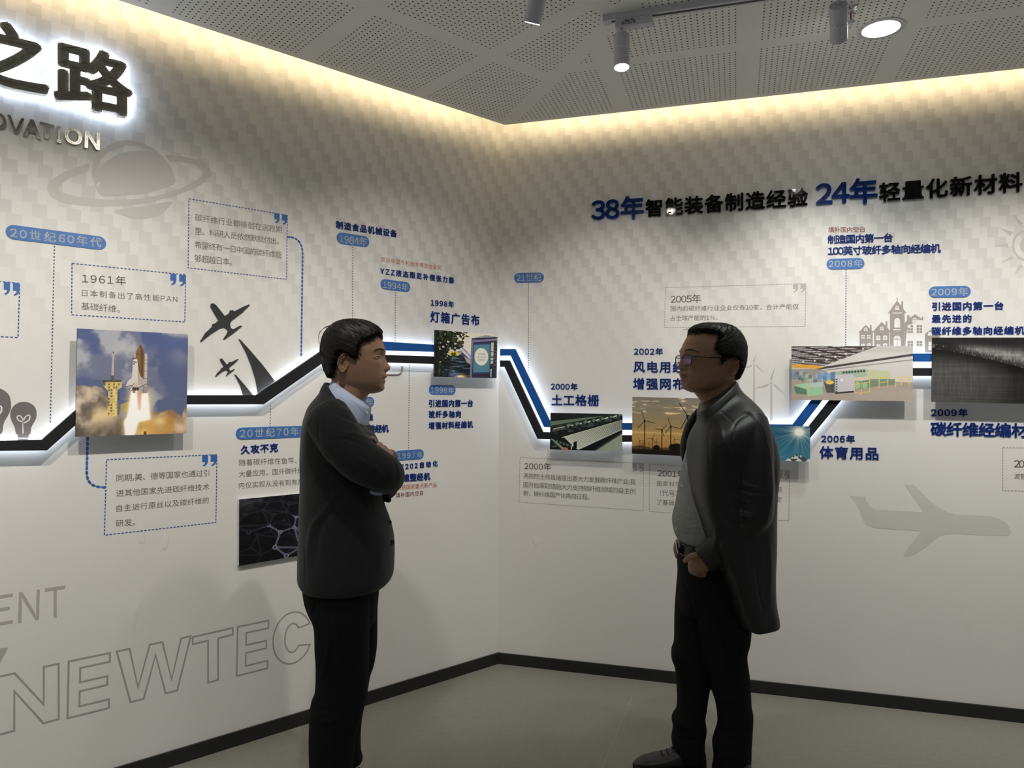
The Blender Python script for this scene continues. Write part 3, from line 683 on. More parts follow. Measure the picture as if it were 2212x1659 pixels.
tag(graphic('aeroplane_print', 'R', [[(x / 5.643 + 1820, y / 5.643 + 1020) for x, y in smooth_loop([(85, 291), (150, 360), (200, 440), (240, 560), (290, 640), (400, 685), (560, 692), (965, 720)], 1) +
     [(850, 860), (738, 1000), (765, 1033), (890, 995), (1000, 925), (1110, 830), (1180, 780), (1250, 757), (1400, 752), (1700, 768), (1960, 778), (2030, 768), (2055, 735), (2035, 680), (1980, 610), (1900, 560), (1800, 537), (1700, 530), (1500, 525), (1380, 515), (1270, 485), (1150, 420), (1050, 335), (865, 151), (750, 149), (990, 490), (700, 472), (420, 458), (340, 420), (285, 345), (277, 298)]]], M_FAINT, None, 0.0005),
    'pale aeroplane silhouette at the lower right of the right wall', 'wall print')
# sun at the right edge
sc_ = (2221, 530)
def ell(r, n=40): return [(sc_[0] + r * math.cos(a), sc_[1] + r * math.sin(a)) for a in np.linspace(0, 2 * math.pi, n, endpoint=False)]
rays = [[(2146.6, 530.2), (2178.3, 525.4), (2178.3, 534.2)], [(2158.4, 492.3), (2188.6, 501), (2181.6, 509)], [(2190.3, 463.5), (2210.8, 483.5), (2201.6, 488)], [(2158.4, 569.6), (2187, 551), (2189, 557.6)], [(2190.3, 595.8), (2201.6, 569.6), (2210.8, 575.8)]]
rays += [[(2 * sc_[0] - x, y) for x, y in L] for L in rays] + [[(2221, 452), (2226, 481), (2216, 481)], [(2221, 608), (2226, 579), (2216, 579)]]
tag(graphic('sun_print', 'R', [ell(35), ell(30), ell(18)] + rays, M_PALE, None, 0.0005), 'pale grey sun with triangular rays cut by the right edge', 'wall print')
# wind turbines printed behind the person in leather
def turbine(label, hub, k, base_y):
    x, y = hub
    bl = [[(0, -6), (-2, -12), (-13, -22), (8.5, -39), (9.0, -39), (2.5, -12)], [(-5, 2.0), (-11, 8), (-39, 12.8), (-39, 12), (-8, 2)], [(4, 3), (9, 2), (15, 8), (31, 26.5), (30.5, 27), (8, 8)]]
    bl = [[(-3, -8), (8.6, -38.5), (3.2, -13), (1, -4)], [(-4.5, 1), (-39, 12.2), (-12, 9.2), (-6, 5)], [(4, 3.5), (8.5, 2), (31, 26.8), (11, 10.5)]]
    bl[0] = [(-3.2, -7.5), (8.8, -38.5), (1.2, -4)]
    loops = [[(x + a * k, y + b * k) for a, b in L] for L in bl]
    loops.append([(x + 2.8 * k * math.cos(t), y + 2.8 * k * math.sin(t)) for t in np.linspace(0, 2 * math.pi, 18, endpoint=False)])
    loops.append([(x - 1.9 * k, y + 3.4 * k), (x + 1.9 * k, y + 3.4 * k), (x + 3.2 * k, base_y), (x - 3.2 * k, base_y)])
    return tag(graphic('wind_turbine_print', 'R', loops, M_MILL, None, 0.0005), label, 'wall print', 'wind turbine prints')
turbine('tallest-bladed grey wind turbine print, nearest the factory hall picture', (1666, 827.5), 1.0, 925)
turbine('grey wind turbine print between the leather collar and the nearest turbine', (1628.8, 787), 0.72, 915)
turbine('grey wind turbine print mostly hidden by the head of the person in leather', (1595, 757), 0.72, 905)
# town silhouette
def z4(L): return [(x / 11.642 + 1840, y / 11.642 + 630) for x, y in L]
def arch(x0, x1, yb, yt, n=9):
    r = (x1 - x0) / 2; cx = (x0 + x1) / 2; return [(x0, yb)] + [(cx - r * math.cos(a), yt + r - r * math.sin(a)) for a in np.linspace(0, math.pi, n)] + [(x1, yb)]
def panes(x0, x1, y0, y1, nx, ny, g=14):
    out = []; wx = (x1 - x0 - g * (nx - 1)) / nx; wy = (y1 - y0 - g * (ny - 1)) / ny
    for i in range(nx):
        for j in range(ny):
            a, b = x0 + i * (wx + g), y0 + j * (wy + g); out.append([(a, b), (a + wx, b), (a + wx, b + wy), (a, b + wy)])
    return out
def half_arch(x0, x1, ytop, ybar, yb, g=10):
    cx = (x0 + x1) / 2; r = (x1 - x0) / 2; L = []
    for sg in (-1, 1):
        L.append([(cx + sg * g / 2, ybar - g / 2)] + [(cx + sg * max(g / 2, r * math.sin(a)), max(ytop + r - r * math.cos(a), ytop)) for a in np.linspace(0.05, math.pi / 2, 7)] + [(cx + sg * r, ybar - g / 2)])
        L.append([(cx + sg * g / 2, ybar + g / 2), (cx + sg * r, ybar + g / 2), (cx + sg * r, yb), (cx + sg * g / 2, yb)])
    return L
def house(label, outline, holes, group='town house prints'):
    return tag(graphic('town_house_print', 'R', [z4(outline)] + [z4(h) for h in holes], M_TOWN, None, 0.0005), label, 'wall print', group)
house('leftmost house of the grey town print, with a round gable window', [(165, 1030), (350, 835), (458, 930), (458, 842), (500, 842), (500, 965), (548, 1020), (528, 1022), (528, 1500), (195, 1500), (195, 1030)],
      half_arch(305, 400, 900, 945, 990) + panes(238, 325, 1088, 1185, 2, 2) + panes(385, 470, 1088, 1185, 2, 2) + panes(238, 325, 1315, 1400, 2, 1) + half_arch(378, 482, 1290, 1340, 1420))
house('second house of the grey town print, with arched windows', [(535, 1005), (752, 758), (850, 855), (850, 748), (895, 748), (895, 905), (990, 1022), (940, 1022), (940, 1500), (560, 1500), (560, 1022), (530, 1022)],
      half_arch(705, 800, 868, 915, 968) + half_arch(610, 722, 1092, 1160, 1218) + half_arch(782, 893, 1092, 1160, 1218) + half_arch(615, 720, 1320, 1375, 1440) + half_arch(778, 900, 1290, 1350, 1440))
house('tall towered house of the grey town print, with a spire', [(905, 548), (1130, 240), (1130, 150), (1152, 150), (1152, 240), (1247, 352), (1247, 244), (1292, 244), (1292, 425), (1380, 543), (1328, 545), (1328, 1500), (960, 1500), (960, 548)],
      half_arch(1092, 1188, 350, 405, 462) + [[(1020, 522), (1268, 520), (1268, 546), (1020, 548)], arch(1068, 1215, 905, 660), [(1048, 940), (1232, 938), (1232, 968), (1048, 970)]] + half_arch(1050, 1232, 1100, 1192, 1480))
house('wide house of the grey town print, with paired tall windows', [(1331, 790), (1390, 720), (1390, 592), (1452, 592), (1452, 662), (1588, 566), (1758, 685), (1758, 627), (1795, 627), (1795, 720), (1910, 803), (1818, 805), (1818, 1530), (1331, 1530)],
      half_arch(1525, 1645, 652, 705, 788) + panes(1402, 1538, 840, 1040, 2, 3) + panes(1632, 1770, 838, 1040, 2, 3) + [[(1366, 1105), (1802, 1105), (1802, 1130), (1366, 1130)]] + panes(1402, 1538, 1240, 1370, 2, 2) + panes(1632, 1770, 1240, 1370, 2, 2))
house('rightmost low house of the grey town print, cut by the dark fabric picture', [(1830, 1070), (2030, 920), (2210, 1060), (2210, 1530), (1840, 1530), (1840, 1075)], [arch(1912, 2015, 1105, 1010), [(1930, 1260), (2005, 1260), (2005, 1355), (1930, 1355)], [(1930, 1365), (2005, 1365), (2005, 1470), (1930, 1470)]])

# flat outlined letters and plain letters low on the left wall
BLOCK = {'N': [(0, 0), (0.28, 0), (0.72, 0.62), (0.72, 0), (1, 0), (1, 1), (0.72, 1), (0.28, 0.36), (0.28, 1), (0, 1)],
         'E': [(0, 0), (1, 0), (1, 0.185), (0.31, 0.185), (0.31, 0.40), (0.95, 0.40), (0.95, 0.585), (0.31, 0.585), (0.31, 0.815), (1, 0.815), (1, 1), (0, 1)],
         'W': [(0, 0), (0.185, 0), (0.285, 0.71), (0.425, 0), (0.61, 0), (0.725, 0.71), (0.845, 0), (1, 0), (0.81, 1), (0.635, 1), (0.51, 0.27), (0.365, 1), (0.18, 1)],
         'T': [(0, 0), (1, 0), (1, 0.17), (0.64, 0.17), (0.64, 1), (0.36, 1), (0.36, 0.17), (0, 0.17)]}
_o = [(0.50 + 0.50 * math.cos(a), 0.5 - 0.5 * math.sin(a)) for a in np.linspace(math.radians(27), math.radians(333), 34)]
_i = [(0.50 + 0.225 * math.cos(a), 0.5 - 0.305 * math.sin(a)) for a in np.linspace(math.radians(333 - 12), math.radians(27 + 12), 28)]
BLOCK['C'] = _o + _i
def outline_letter(ch, TL, TR, BL, label, wd=0.0062):
    A, B, C = (wsz('L', p) for p in (TL, TR, BL)); mb = MB()
    Q = np.array([A + u * (B - A) + k * (C - A) for u, k in BLOCK[ch]])[::-1]; n = len(Q)
    d = np.roll(Q, -1, 0) - Q; d /= np.linalg.norm(d, axis=1)[:, None]; nr = np.stack([-d[:, 1], d[:, 0]], 1)
    bis_ = nr + np.roll(nr, 1, 0); bis_ /= np.maximum(np.linalg.norm(bis_, axis=1)[:, None], 1e-6)
    I = Q + bis_ * (wd / np.clip((bis_ * nr).sum(1), 0.35, 1))[:, None]
    mb.add([W3('L', p[0], p[1], 0.0006) for p in np.concatenate([Q, I])], [(i, (i + 1) % n, n + (i + 1) % n, n + i) for i in range(n)])
    return tag(mb.build('outline_letter', M_LINE), label, 'lettering', 'outlined letters low on the left wall')
for ch, TL, TR, BL, lab in (('N', (-6.3, 1460.4), (128.8, 1431), (-6.3, 1590), 'big outlined letter N low at the left edge'), ('E', (146.2, 1427), (239.6, 1408), (143.4, 1553.8), 'big outlined letter E between the outlined N and W'),
        ('W', (249.4, 1405.7), (414, 1371.8), (249, 1526.6), 'big outlined letter W low on the left wall'), ('T', (414.5, 1374.5), (504.4, 1354), (414.5, 1485.4), 'big outlined letter T low on the left wall'),
        ('E', (511.7, 1352.5), (581.3, 1338.3), (509.5, 1462), 'big outlined letter E between the outlined T and C'), ('C', (591, 1332), (671.5, 1316), (591, 1441.4), 'big outlined letter C beside the trousers of the person with crossed arms')):
    outline_letter(ch, TL, TR, BL, lab)
for ch, TL, TR, BL, lab in (('E', (-12, 1288), (29, 1281.5), (-14, 1353.5), 'plain grey letter E cut by the left edge, above the outlined letters'), ('N', (41, 1279.5), (86, 1273), (39, 1346), 'plain grey letter N above the outlined N'), ('T', (97, 1271), (141, 1264.5), (97, 1338), 'plain grey letter T above the outlined E')):
    mb = MB()
    for c_, P, f_ in text_parts('L', ch, TL, TR, BL, 0.0, 0.0006): mb.add(P, f_)
    tag(mb.build('printed_letter', mat('warm_grey_print', (186, 181, 177), 0.5, noise=(12, 0.02))), lab, 'lettering', 'plain grey letters on the left wall')
tag(graphic('printed_letter', 'L', [[(-14, 1402), (17.4, 1398.7), (0, 1432), (-14, 1440)]], MATS['warm_grey_print'], None, 0.0006), 'tip of a large plain grey letter at the left edge, above the outlined N', 'lettering')

# ------------------------------------------------------------------ raised letters
def steel():
    m = mat('brushed_steel', (205, 201, 190), 0.26, metal=1.0, noise=(14, 0.05)); nt = m.node_tree; b = nt.nodes['Principled BSDF']
    g = NT(m); tc = g.n('ShaderNodeTexCoord'); mp = g.n('ShaderNodeMapping'); mp.inputs['Scale'].default_value = (3, 3, 260); g.inp(mp.inputs[0], tc.outputs['Object'])
    nz = g.n('ShaderNodeTexNoise'); nz.inputs['Scale'].default_value = 6; nz.inputs['Detail'].default_value = 3; g.inp(nz.inputs['Vector'], mp.outputs[0])
    g.inp(b.inputs['Roughness'], g.ramp(nz.outputs['Fac'], 0.3, 0.7, 0.17, 0.30, False))
    bp = g.n('ShaderNodeBump'); bp.inputs['Strength'].default_value = 0.06; bp.inputs['Distance'].default_value = 0.002; g.inp(bp.inputs['Height'], nz.outputs['Fac']); g.inp(b.inputs['Normal'], bp.outputs[0])
    return m
M_STEEL = steel()
M_HALO = mat('white_led_glow', (240, 245, 255), 0.5, emit=((0.80, 0.89, 1.0), 4.5), noise=(5, 0.01))
def raised(ch, w, TL, TR, BL, weight, off, depth, m, label, group, halo=False, name='raised_letter'):
    (c_, P, f), = text_parts(w, ch, TL, TR, BL, weight, off, depth)
    o = mesh_obj(name, P, f, m, None, P.mean(0) - NN[w] * 0); tag(o, label, 'lettering', group)
    if halo:    # lit back of the channel letter
        (c_, Q, fq), = text_parts(w, ch, TL, TR, BL, weight - 0.006, off - 0.004, 0.003, )
        # keep it registered behind the face
        Q = Q - NN[w] * 0.0
        h = mesh_obj('glowing_back', Q, fq, M_HALO, o); tag(h, 'white lit rear of the letter')
    return o
raised('之', 'L', (-72, 24), (108, 70), (-72, 172), 0.036, 0.030, 0.028, M_STEEL, 'big back-lit steel character 之 at the top left edge', 'big back-lit steel characters', True)
raised('路', 'L', (115, 81), (288, 125), (115, 221), 0.036, 0.030, 0.028, M_STEEL, 'big back-lit steel character 路 above the planet', 'big back-lit steel characters', True)
for ch, TL, TR, BL, lab in (('O', (-28, 236), (14, 247), (-28, 270), 'steel letter O cut by the left edge'), ('V', (15.8, 247), (53, 256), (15, 282), 'steel letter V between the cut O and the A'), ('A', (50, 253), (88.6, 262.5), (50, 291), 'brightly reflecting steel letter A'),
        ('T', (85.4, 262), (117.7, 270), (85, 294.5), 'steel letter T right of the bright A'), ('I', (123.4, 270.5), (132, 272.5), (123, 306.5), 'slim steel letter I'), ('O', (140, 272.5), (177, 281), (140, 307.5), 'steel letter O between the I and the N'), ('N', (184, 282.6), (216, 288.6), (183, 318.5), 'steel letter N above the planet ring')):
    raised(ch, 'L', TL, TR, BL, 0.022, 0.003, 0.014, M_STEEL, lab, 'small steel letters')
M_HBLUE = mat('blue_acrylic_letter', (22, 66, 160), 0.22, spec=0.45, noise=(9, 0.03))
M_HBLACK = mat('black_acrylic_letter', (10, 10, 11), 0.05, spec=0.5, noise=(9, 0.1), coat=0.3)
for txt, TL, TR, BL, m, wt, tail in (('38年', (1276.8, 428.6), (1391, 420.4), (1276.8, 479.3), M_HBLUE, 0.030, 'in the headline number 38年'), ('智能装备制造经验', (1394, 430.8), (1745.5, 404), (1394, 469.5), M_HBLACK, 0.026, 'in the headline after 38年'),
        ('24年', (1762.3, 391.4), (1895.8, 381.7), (1762.3, 446.5), M_HBLUE, 0.030, 'in the headline number 24年'), ('轻量化新材料', (1899, 394.5), (2209, 370), (1899, 436), M_HBLACK, 0.026, 'in the headline after 24年')):
    for ch, P, f in text_parts('R', txt, TL, TR, BL, wt, 0.0006, 0.011):
        o = mesh_obj('raised_letter', P, f, m, None, P.mean(0)); tag(o, ('blue' if m is M_HBLUE else 'glossy black') + ' raised character ' + ch + ' ' + tail, 'lettering', 'raised headline characters')

# ------------------------------------------------------------------ back-lit timeline bands
M_BBLACK = mat('black_band', (33, 34, 37), 0.55, spec=0.3, noise=(25, 0.08))
M_BBLUE = mat('blue_band', (22, 88, 168), 0.5, spec=0.35, noise=(25, 0.04))
B_OFF, B_DEP = 0.030, 0.018
def band(label, w, top, bot, m):
    top = [wsz(w, p, B_OFF + B_DEP) for p in top]; bot = [wsz(w, p, B_OFF + B_DEP) for p in bot]
    n = len(top); loop = top + bot[::-1]
    v2 = np.array(loop); faces = [(2 * n - 1 - i, 2 * n - 2 - i, i + 1, i) for i in range(n - 1)]
    V, F = solid2d(w, v2, [tuple(f) for f in faces], B_OFF, B_DEP)
    o = mesh_obj('timeline_band', V, F, m, None, V.mean(0)); tag(o, label, 'light band', 'back-lit timeline bands')
    c2 = [(a * 0.80 + b * 0.20) for a, b in zip(top, bot)]; d2 = [(a * 0.20 + b * 0.80) for a, b in zip(top, bot)]
    v3 = np.array(c2 + d2[::-1]); Vh, Fh = solid2d(w, v3, [tuple(f) for f in faces], B_OFF - 0.010, 0.009)
    tag(mesh_obj('led_strip', Vh, Fh, M_HALO, o), 'white lit strip behind the band')
    # standoff studs to the wall
    mb = MB()
    for i in range(n):
        c = (top[i] + bot[i]) / 2; mb.obox(W3(w, c[0], c[1], B_OFF / 2), EU[w] * 0.004, EZ * 0.004, NN[w] * B_OFF / 2)
    return o
band('black back-lit band zigzagging along the left wall behind the rocket picture', 'L',
     [(-160, 956), (91, 950.3), (201, 853.6), (555.3, 853.5), (693, 759.5), (834, 766.5), (936.5, 769.6), (1073.5, 776.8)],
     [(-160, 976), (101.7, 973), (213, 874), (569.6, 873.5), (701, 781.5), (834, 783), (936.5, 786), (1073.5, 791.6)], M_BBLACK)
band('blue back-lit band on the left wall, starting behind the dark-haired head', 'L', [(758, 734), (834, 738), (936.5, 744.3), (1074, 753.4)], [(758, 753), (834, 757), (936.5, 760), (1074, 767.8)], M_BBLUE)
band('blue back-lit band on the right wall, stepping down beside the room corner', 'R',
     [(1080, 753.8), (1112.5, 753.8), (1187, 908.3), (1344.7, 913.8), (1712, 917), (1831, 763.5), (2100, 763.5), (2330, 763.5)],
     [(1080, 768), (1103, 768), (1175, 922.6), (1344.7, 928.6), (1725.6, 931), (1840.5, 781), (2100, 781), (2330, 781)], M_BBLUE)
band('black back-lit band on the right wall, running below the blue one', 'R',
     [(1080, 778.6), (1100.5, 778.6), (1172.8, 933.4), (1344.7, 940), (1730, 942), (1846.5, 795), (2100, 795), (2330, 795)],
     [(1080, 792.3), (1089.6, 792.3), (1160.8, 947.8), (1344.7, 954.6), (1741, 957), (1861, 812), (2100, 812), (2330, 812)], M_BBLACK)
# ------------------------------------------------------------------ printed pictures (painted procedurally, stored as point colours of a dense face)
def vnoise(h, w, sx, sy, seed):
    r = np.random.RandomState(seed); gx, gy = int(sx) + 3, int(sy) + 3; G = r.rand(gy, gx)
    x = np.linspace(0, sx, w); y = np.linspace(0, sy, h); xi = x.astype(int); yi = y.astype(int); fx = x - xi; fy = y - yi
    fx = fx * fx * (3 - 2 * fx); fy = (fy * fy * (3 - 2 * fy))[:, None]
    a = G[np.ix_(yi, xi)] * (1 - fx) + G[np.ix_(yi, xi + 1)] * fx; b = G[np.ix_(yi + 1, xi)] * (1 - fx) + G[np.ix_(yi + 1, xi + 1)] * fx
    return a * (1 - fy) + b * fy
def fbm(h, w, sx, sy, octv=5, seed=0, gain=0.5):
    o = np.zeros((h, w)); a = 1.0; t = 0
    for k in range(octv): o += a * vnoise(h, w, sx * 2 ** k, sy * 2 ** k, seed + k * 17); t += a; a *= gain
    return o / t
def sst(x, a, b): t = np.clip((x - a) / (b - a + 1e-12), 0, 1); return t * t * (3 - 2 * t)
class Pic:
    def __init__(s, w, h, col=(0, 0, 0)):
        s.w, s.h = w, h; s.a = np.ones((h, w, 3)) * np.array(col) / 255.0
        s.U, s.V = np.meshgrid((np.arange(w) + .5) / w, (np.arange(h) + .5) / h)
    def over(s, mask, col):
        col = np.asarray(col, float); col = col / 255.0 if col.ndim == 1 and col.max() > 1.0 else col
        s.a = s.a * (1 - mask[..., None]) + col * mask[..., None]
    def pmask(s, pts, soft=0):
        n = 2; m = np.zeros((s.h, s.w))
        P = np.asarray(pts, float)
        x0, x1 = max(int(P[:, 0].min() * s.w) - 1, 0), min(int(P[:, 0].max() * s.w) + 2, s.w); y0, y1 = max(int(P[:, 1].min() * s.h) - 1, 0), min(int(P[:, 1].max() * s.h) + 2, s.h)
        if x1 <= x0 or y1 <= y0: return m
        acc = 0
        for ox in (.25, .75):
            for oy in (.25, .75):
                X, Y = np.meshgrid((np.arange(x0, x1) + ox) / s.w, (np.arange(y0, y1) + oy) / s.h); ins = np.zeros(X.shape, bool)
                for (ax, ay), (bx, by) in zip(P, np.roll(P, -1, 0)):
                    if ay == by: continue
                    c = (ay > Y) != (by > Y); ins ^= c & (X < (bx - ax) * (Y - ay) / (by - ay) + ax)
                acc = acc + ins * .25
        m[y0:y1, x0:x1] = acc
        return s.blur(m, soft) if soft else m
    def blur(s, m, r):
        r = int(r)
        for ax in (0, 1):
            for _ in range(2):
                c = np.cumsum(np.pad(m, [(r + 1, r) if k == ax else (0, 0) for k in (0, 1)], mode='edge'), axis=ax)
                m = (np.take(c, range(2 * r + 1, c.shape[ax]), ax) - np.take(c, range(0, c.shape[ax] - 2 * r - 1), ax)) / (2 * r + 1)
        return m
    def poly(s, pts, col, alpha=1.0, soft=0): s.over(s.pmask(pts, soft) * alpha, col)
    def line(s, a, b, wd, col, alpha=1.0):
        ax, ay, bx, by = a[0] * s.w, a[1] * s.h, b[0] * s.w, b[1] * s.h; X, Y = s.U * s.w, s.V * s.h
        L2 = (bx - ax) ** 2 + (by - ay) ** 2 + 1e-9; t = np.clip(((X - ax) * (bx - ax) + (Y - ay) * (by - ay)) / L2, 0, 1)
        d = np.hypot(X - ax - t * (bx - ax), Y - ay - t * (by - ay)); s.over(np.clip(wd * s.w / 2 - d + .5, 0, 1) * alpha, col)
    def ell(s, c, rx, ry, col, alpha=1.0, soft=0.03):
        d = np.hypot((s.U - c[0]) / rx, (s.V - c[1]) / ry); s.over((1 - sst(d, 1 - soft, 1 + soft)) * alpha, col)
    def glow(s, c, rx, ry, col, amp, p=2.0):
        d = np.hypot((s.U - c[0]) / rx, (s.V - c[1]) / ry); s.over(np.clip(amp * np.exp(-d ** p), 0, 1), col)
def C(*v): return np.array(v, float) / 255.0
def lerp(a, b, t): return a * (1 - t[..., None]) + b * t[..., None]

def pic_rocket():
    p = Pic(480, 460); h, w = p.h, p.w
    def q(X, Y):
        u = (X - 42) / 1588; return (u, (Y - (58 + 90 * u)) / (1555 - 140 * u))
    n = fbm(h, w, 3.2, 3.6, 6, 5); n2 = fbm(h, w, 7, 6, 4, 77)
    sky = lerp(C(84, 94, 136), C(96, 106, 134), p.V)
    p.a = sky
    cl = sst(n + 0.12 * np.exp(-((p.U - 0.45) / 0.28) ** 2) - 0.10 * (p.V > 0.66) + 0.05 * sst(p.V, 0, .3), 0.47, 0.60)
    p.over(cl * 0.85, lerp(C(116, 120, 142), C(176, 176, 180), sst(n2 + (n - .5) * 1.2, 0.42, 0.72)))
    p.glow((0.42, 0.17), 0.13, 0.06, (186, 184, 182), 0.6); p.glow((0.93, 0.22), 0.1, 0.1, (150, 150, 164), 0.5)
    p.poly([(0.72, 0.02), (1, 0.04), (1, 0.23), (0.9, 0.13), (0.8, 0.18), (0.74, 0.1)], (84, 98, 142), 0.8, 6)
    # launch smoke
    def smoke(seed, base, top, tint_lo, tint_hi, right=False):
        e = fbm(h, w, 6, 6, 5, seed); return e
    e = fbm(h, w, 5, 5, 5, 91, 0.55); e2 = fbm(h, w, 9, 9, 4, 31)
    left = sst((p.V - np.interp(p.U, [0, .08, .2, .26, .3, .36, .45, .5], [.50, .50, .49, .58, .74, .80, .84, .9])) + (e - .5) * .16, 0, 0.03) * (p.U < .5)
    p.over(left, lerp(C(92, 84, 78), C(206, 188, 168), sst(e * .8 + e2 * .5 + .15 * (1 - p.V), 0.52, 0.86)))
    right = sst((p.V - np.interp(p.U, [.6, .66, .75, .83, .9, .95, 1.], [.80, .76, .77, .73, .75, .80, .66])) + (e - .5) * .12, 0, 0.03) * (p.U > .58)
    p.over(right, lerp(C(150, 118, 88), C(226, 200, 172), sst(e * .7 + e2 * .6, 0.5, 0.85)))
    p.glow((0.24, 0.80), 0.12, 0.08, (238, 206, 150), 0.75); p.glow((0.16, 0.95), 0.14, 0.07, (104, 88, 72), 0.5); p.glow((0.32, 0.93), 0.10, 0.08, (96, 84, 74), 0.6)
    p.ell((0.62, 0.95), 0.105, 0.11, (206, 156, 78), 0.85, 0.25); p.ell((0.80, 0.92), 0.10, 0.11, (190, 138, 66), 0.7, 0.3); p.glow((0.74, 0.87), 0.06, 0.05, (250, 226, 160), 0.7); p.glow((0.58, 0.99), .06, .05, (250, 220, 150), .6)
    p.glow((0.95, 0.95), .06, .07, (232, 206, 176), .7)
    # tower
    T = (216, 190, 120); D = (96, 76, 44)
    p.poly([q(390, 800), q(650, 800), q(665, 900), q(590, 950), q(600, 1320), q(480, 1320), q(470, 960), q(400, 880)], T, 0.9)
    for y in range(850, 1310, 42):
        for x in range(470, 640, 34):
            if (x * 7 + y * 3) % 5 < 3: p.poly([q(x, y), q(x + 24, y), q(x + 20, y + 26), q(x + 4, y + 28)], D, 0.8)
    p.poly([q(392, 800), q(650, 800), q(650, 830), q(392, 830)], (92, 82, 70)); p.poly([q(392, 800), q(430, 800), q(430, 880), q(400, 880)], (74, 70, 70), .8)
    p.poly([q(500, 735), q(550, 735), q(548, 800), q(502, 800)], (88, 86, 90), .9)
    p.poly([q(520, 410), q(541, 410), q(546, 735), q(510, 735)], (186, 168, 158)); p.line(q(530, 398), q(530, 415), .007, (50, 40, 40))
    for k in range(5): p.line(q(545 + 12 * k, 940), q(545 + 12 * k, 1310), .004, (240, 216, 140))
    p.poly([q(645, 1140), q(760, 1110), q(770, 1250), q(650, 1260)], T, .8)
    for k in range(9): p.line(q(650, 1140 + 14 * k), q(765, 1112 + 16 * k), .003, (120, 94, 50))
    # plume
    for soft, col in ((14, (255, 222, 150)), (5, (255, 246, 236)), (2, (255, 252, 250))):
        s_ = soft * 1.6
        p.poly([q(800 - s_, 970), q(870 + s_, 960), q(905, 1240), q(930 - s_, 1010), q(1025 + s_, 985), q(1068 + s_, 1360), q(900, 1400), q(850, 1600), q(735 - s_, 1600), q(705 - s_, 1400), q(755 - s_, 1320)], col, 1, soft)
    p.poly([q(878, 990), q(945, 960), q(925, 1240), q(905, 1230)], (214, 160, 130), .8, 4)
    # stack
    for x0, x1 in ((968, 1018), (820, 850)):
        p.poly([q((x0 + x1) / 2, 405), q(x1, 450), q(x1, 985), q(x0 - 6, 985), q(x0, 450)], (186, 180, 172)); p.poly([q(x0, 450), q(x0 + 14, 450), q(x0 + 10, 985), q(x0 - 6, 985)], (140, 132, 126), .8)
        for y in (512, 568, 672, 780): p.line(q(x0, y), q(x1, y), .004, (110, 96, 84))
        for y in range(900, 985, 14): p.line(q(x0, y), q(x1 + 4, y), .004, (120, 90, 60))
    p.poly([q(912, 285), q(950, 340), q(972, 400), q(975, 460), q(968, 880), q(880, 800), q(845, 470), q(852, 400), q(880, 335)], (126, 98, 68)); p.poly([q(912, 285), q(935, 320), q(960, 420), q(955, 800), q(925, 700), q(920, 420)], (96, 72, 48), .8)
    p.line(q(850, 432), q(972, 432), .004, (86, 66, 46))
    p.poly([q(845, 480), q(870, 500), q(905, 640), q(915, 740), q(1000, 815), q(1012, 860), q(905, 905), q(900, 930), q(760, 945), q(775, 905), q(716, 905), q(716, 880), q(745, 815), q(800, 765), q(805, 640), q(812, 510)], (212, 202, 196))
    p.poly([q(870, 500), q(905, 640), q(915, 740), q(1000, 815), q(1012, 860), q(890, 880), q(880, 720), q(880, 560)], (176, 162, 156), .9)
    p.poly([q(872, 500), q(890, 560), q(908, 660), q(912, 742), q(890, 620)], (46, 40, 38), .9)
    for a, b in (((810, 500), (850, 492)), ((818, 540), (858, 546)), ((818, 570), (834, 568))): p.line(q(*a), q(*b), .008, (48, 46, 48))
    p.line(q(716, 893), q(800, 880), .006, (70, 54, 46)); p.line(q(1012, 862), q(905, 900), .006, (70, 54, 46)); p.line(q(760, 945), q(830, 850), .005, (80, 60, 50))
    for x in (825, 850, 885): p.ell(q(x, 925), .012, .018, (86, 70, 58))
    p.poly([q(830, 835), q(880, 835), q(890, 905), q(825, 905)], (196, 186, 178)); p.poly([q(985, 1535), q(1022, 1535), q(1025, 1590), q(980, 1590)], (90, 70, 40), .9)
    return p
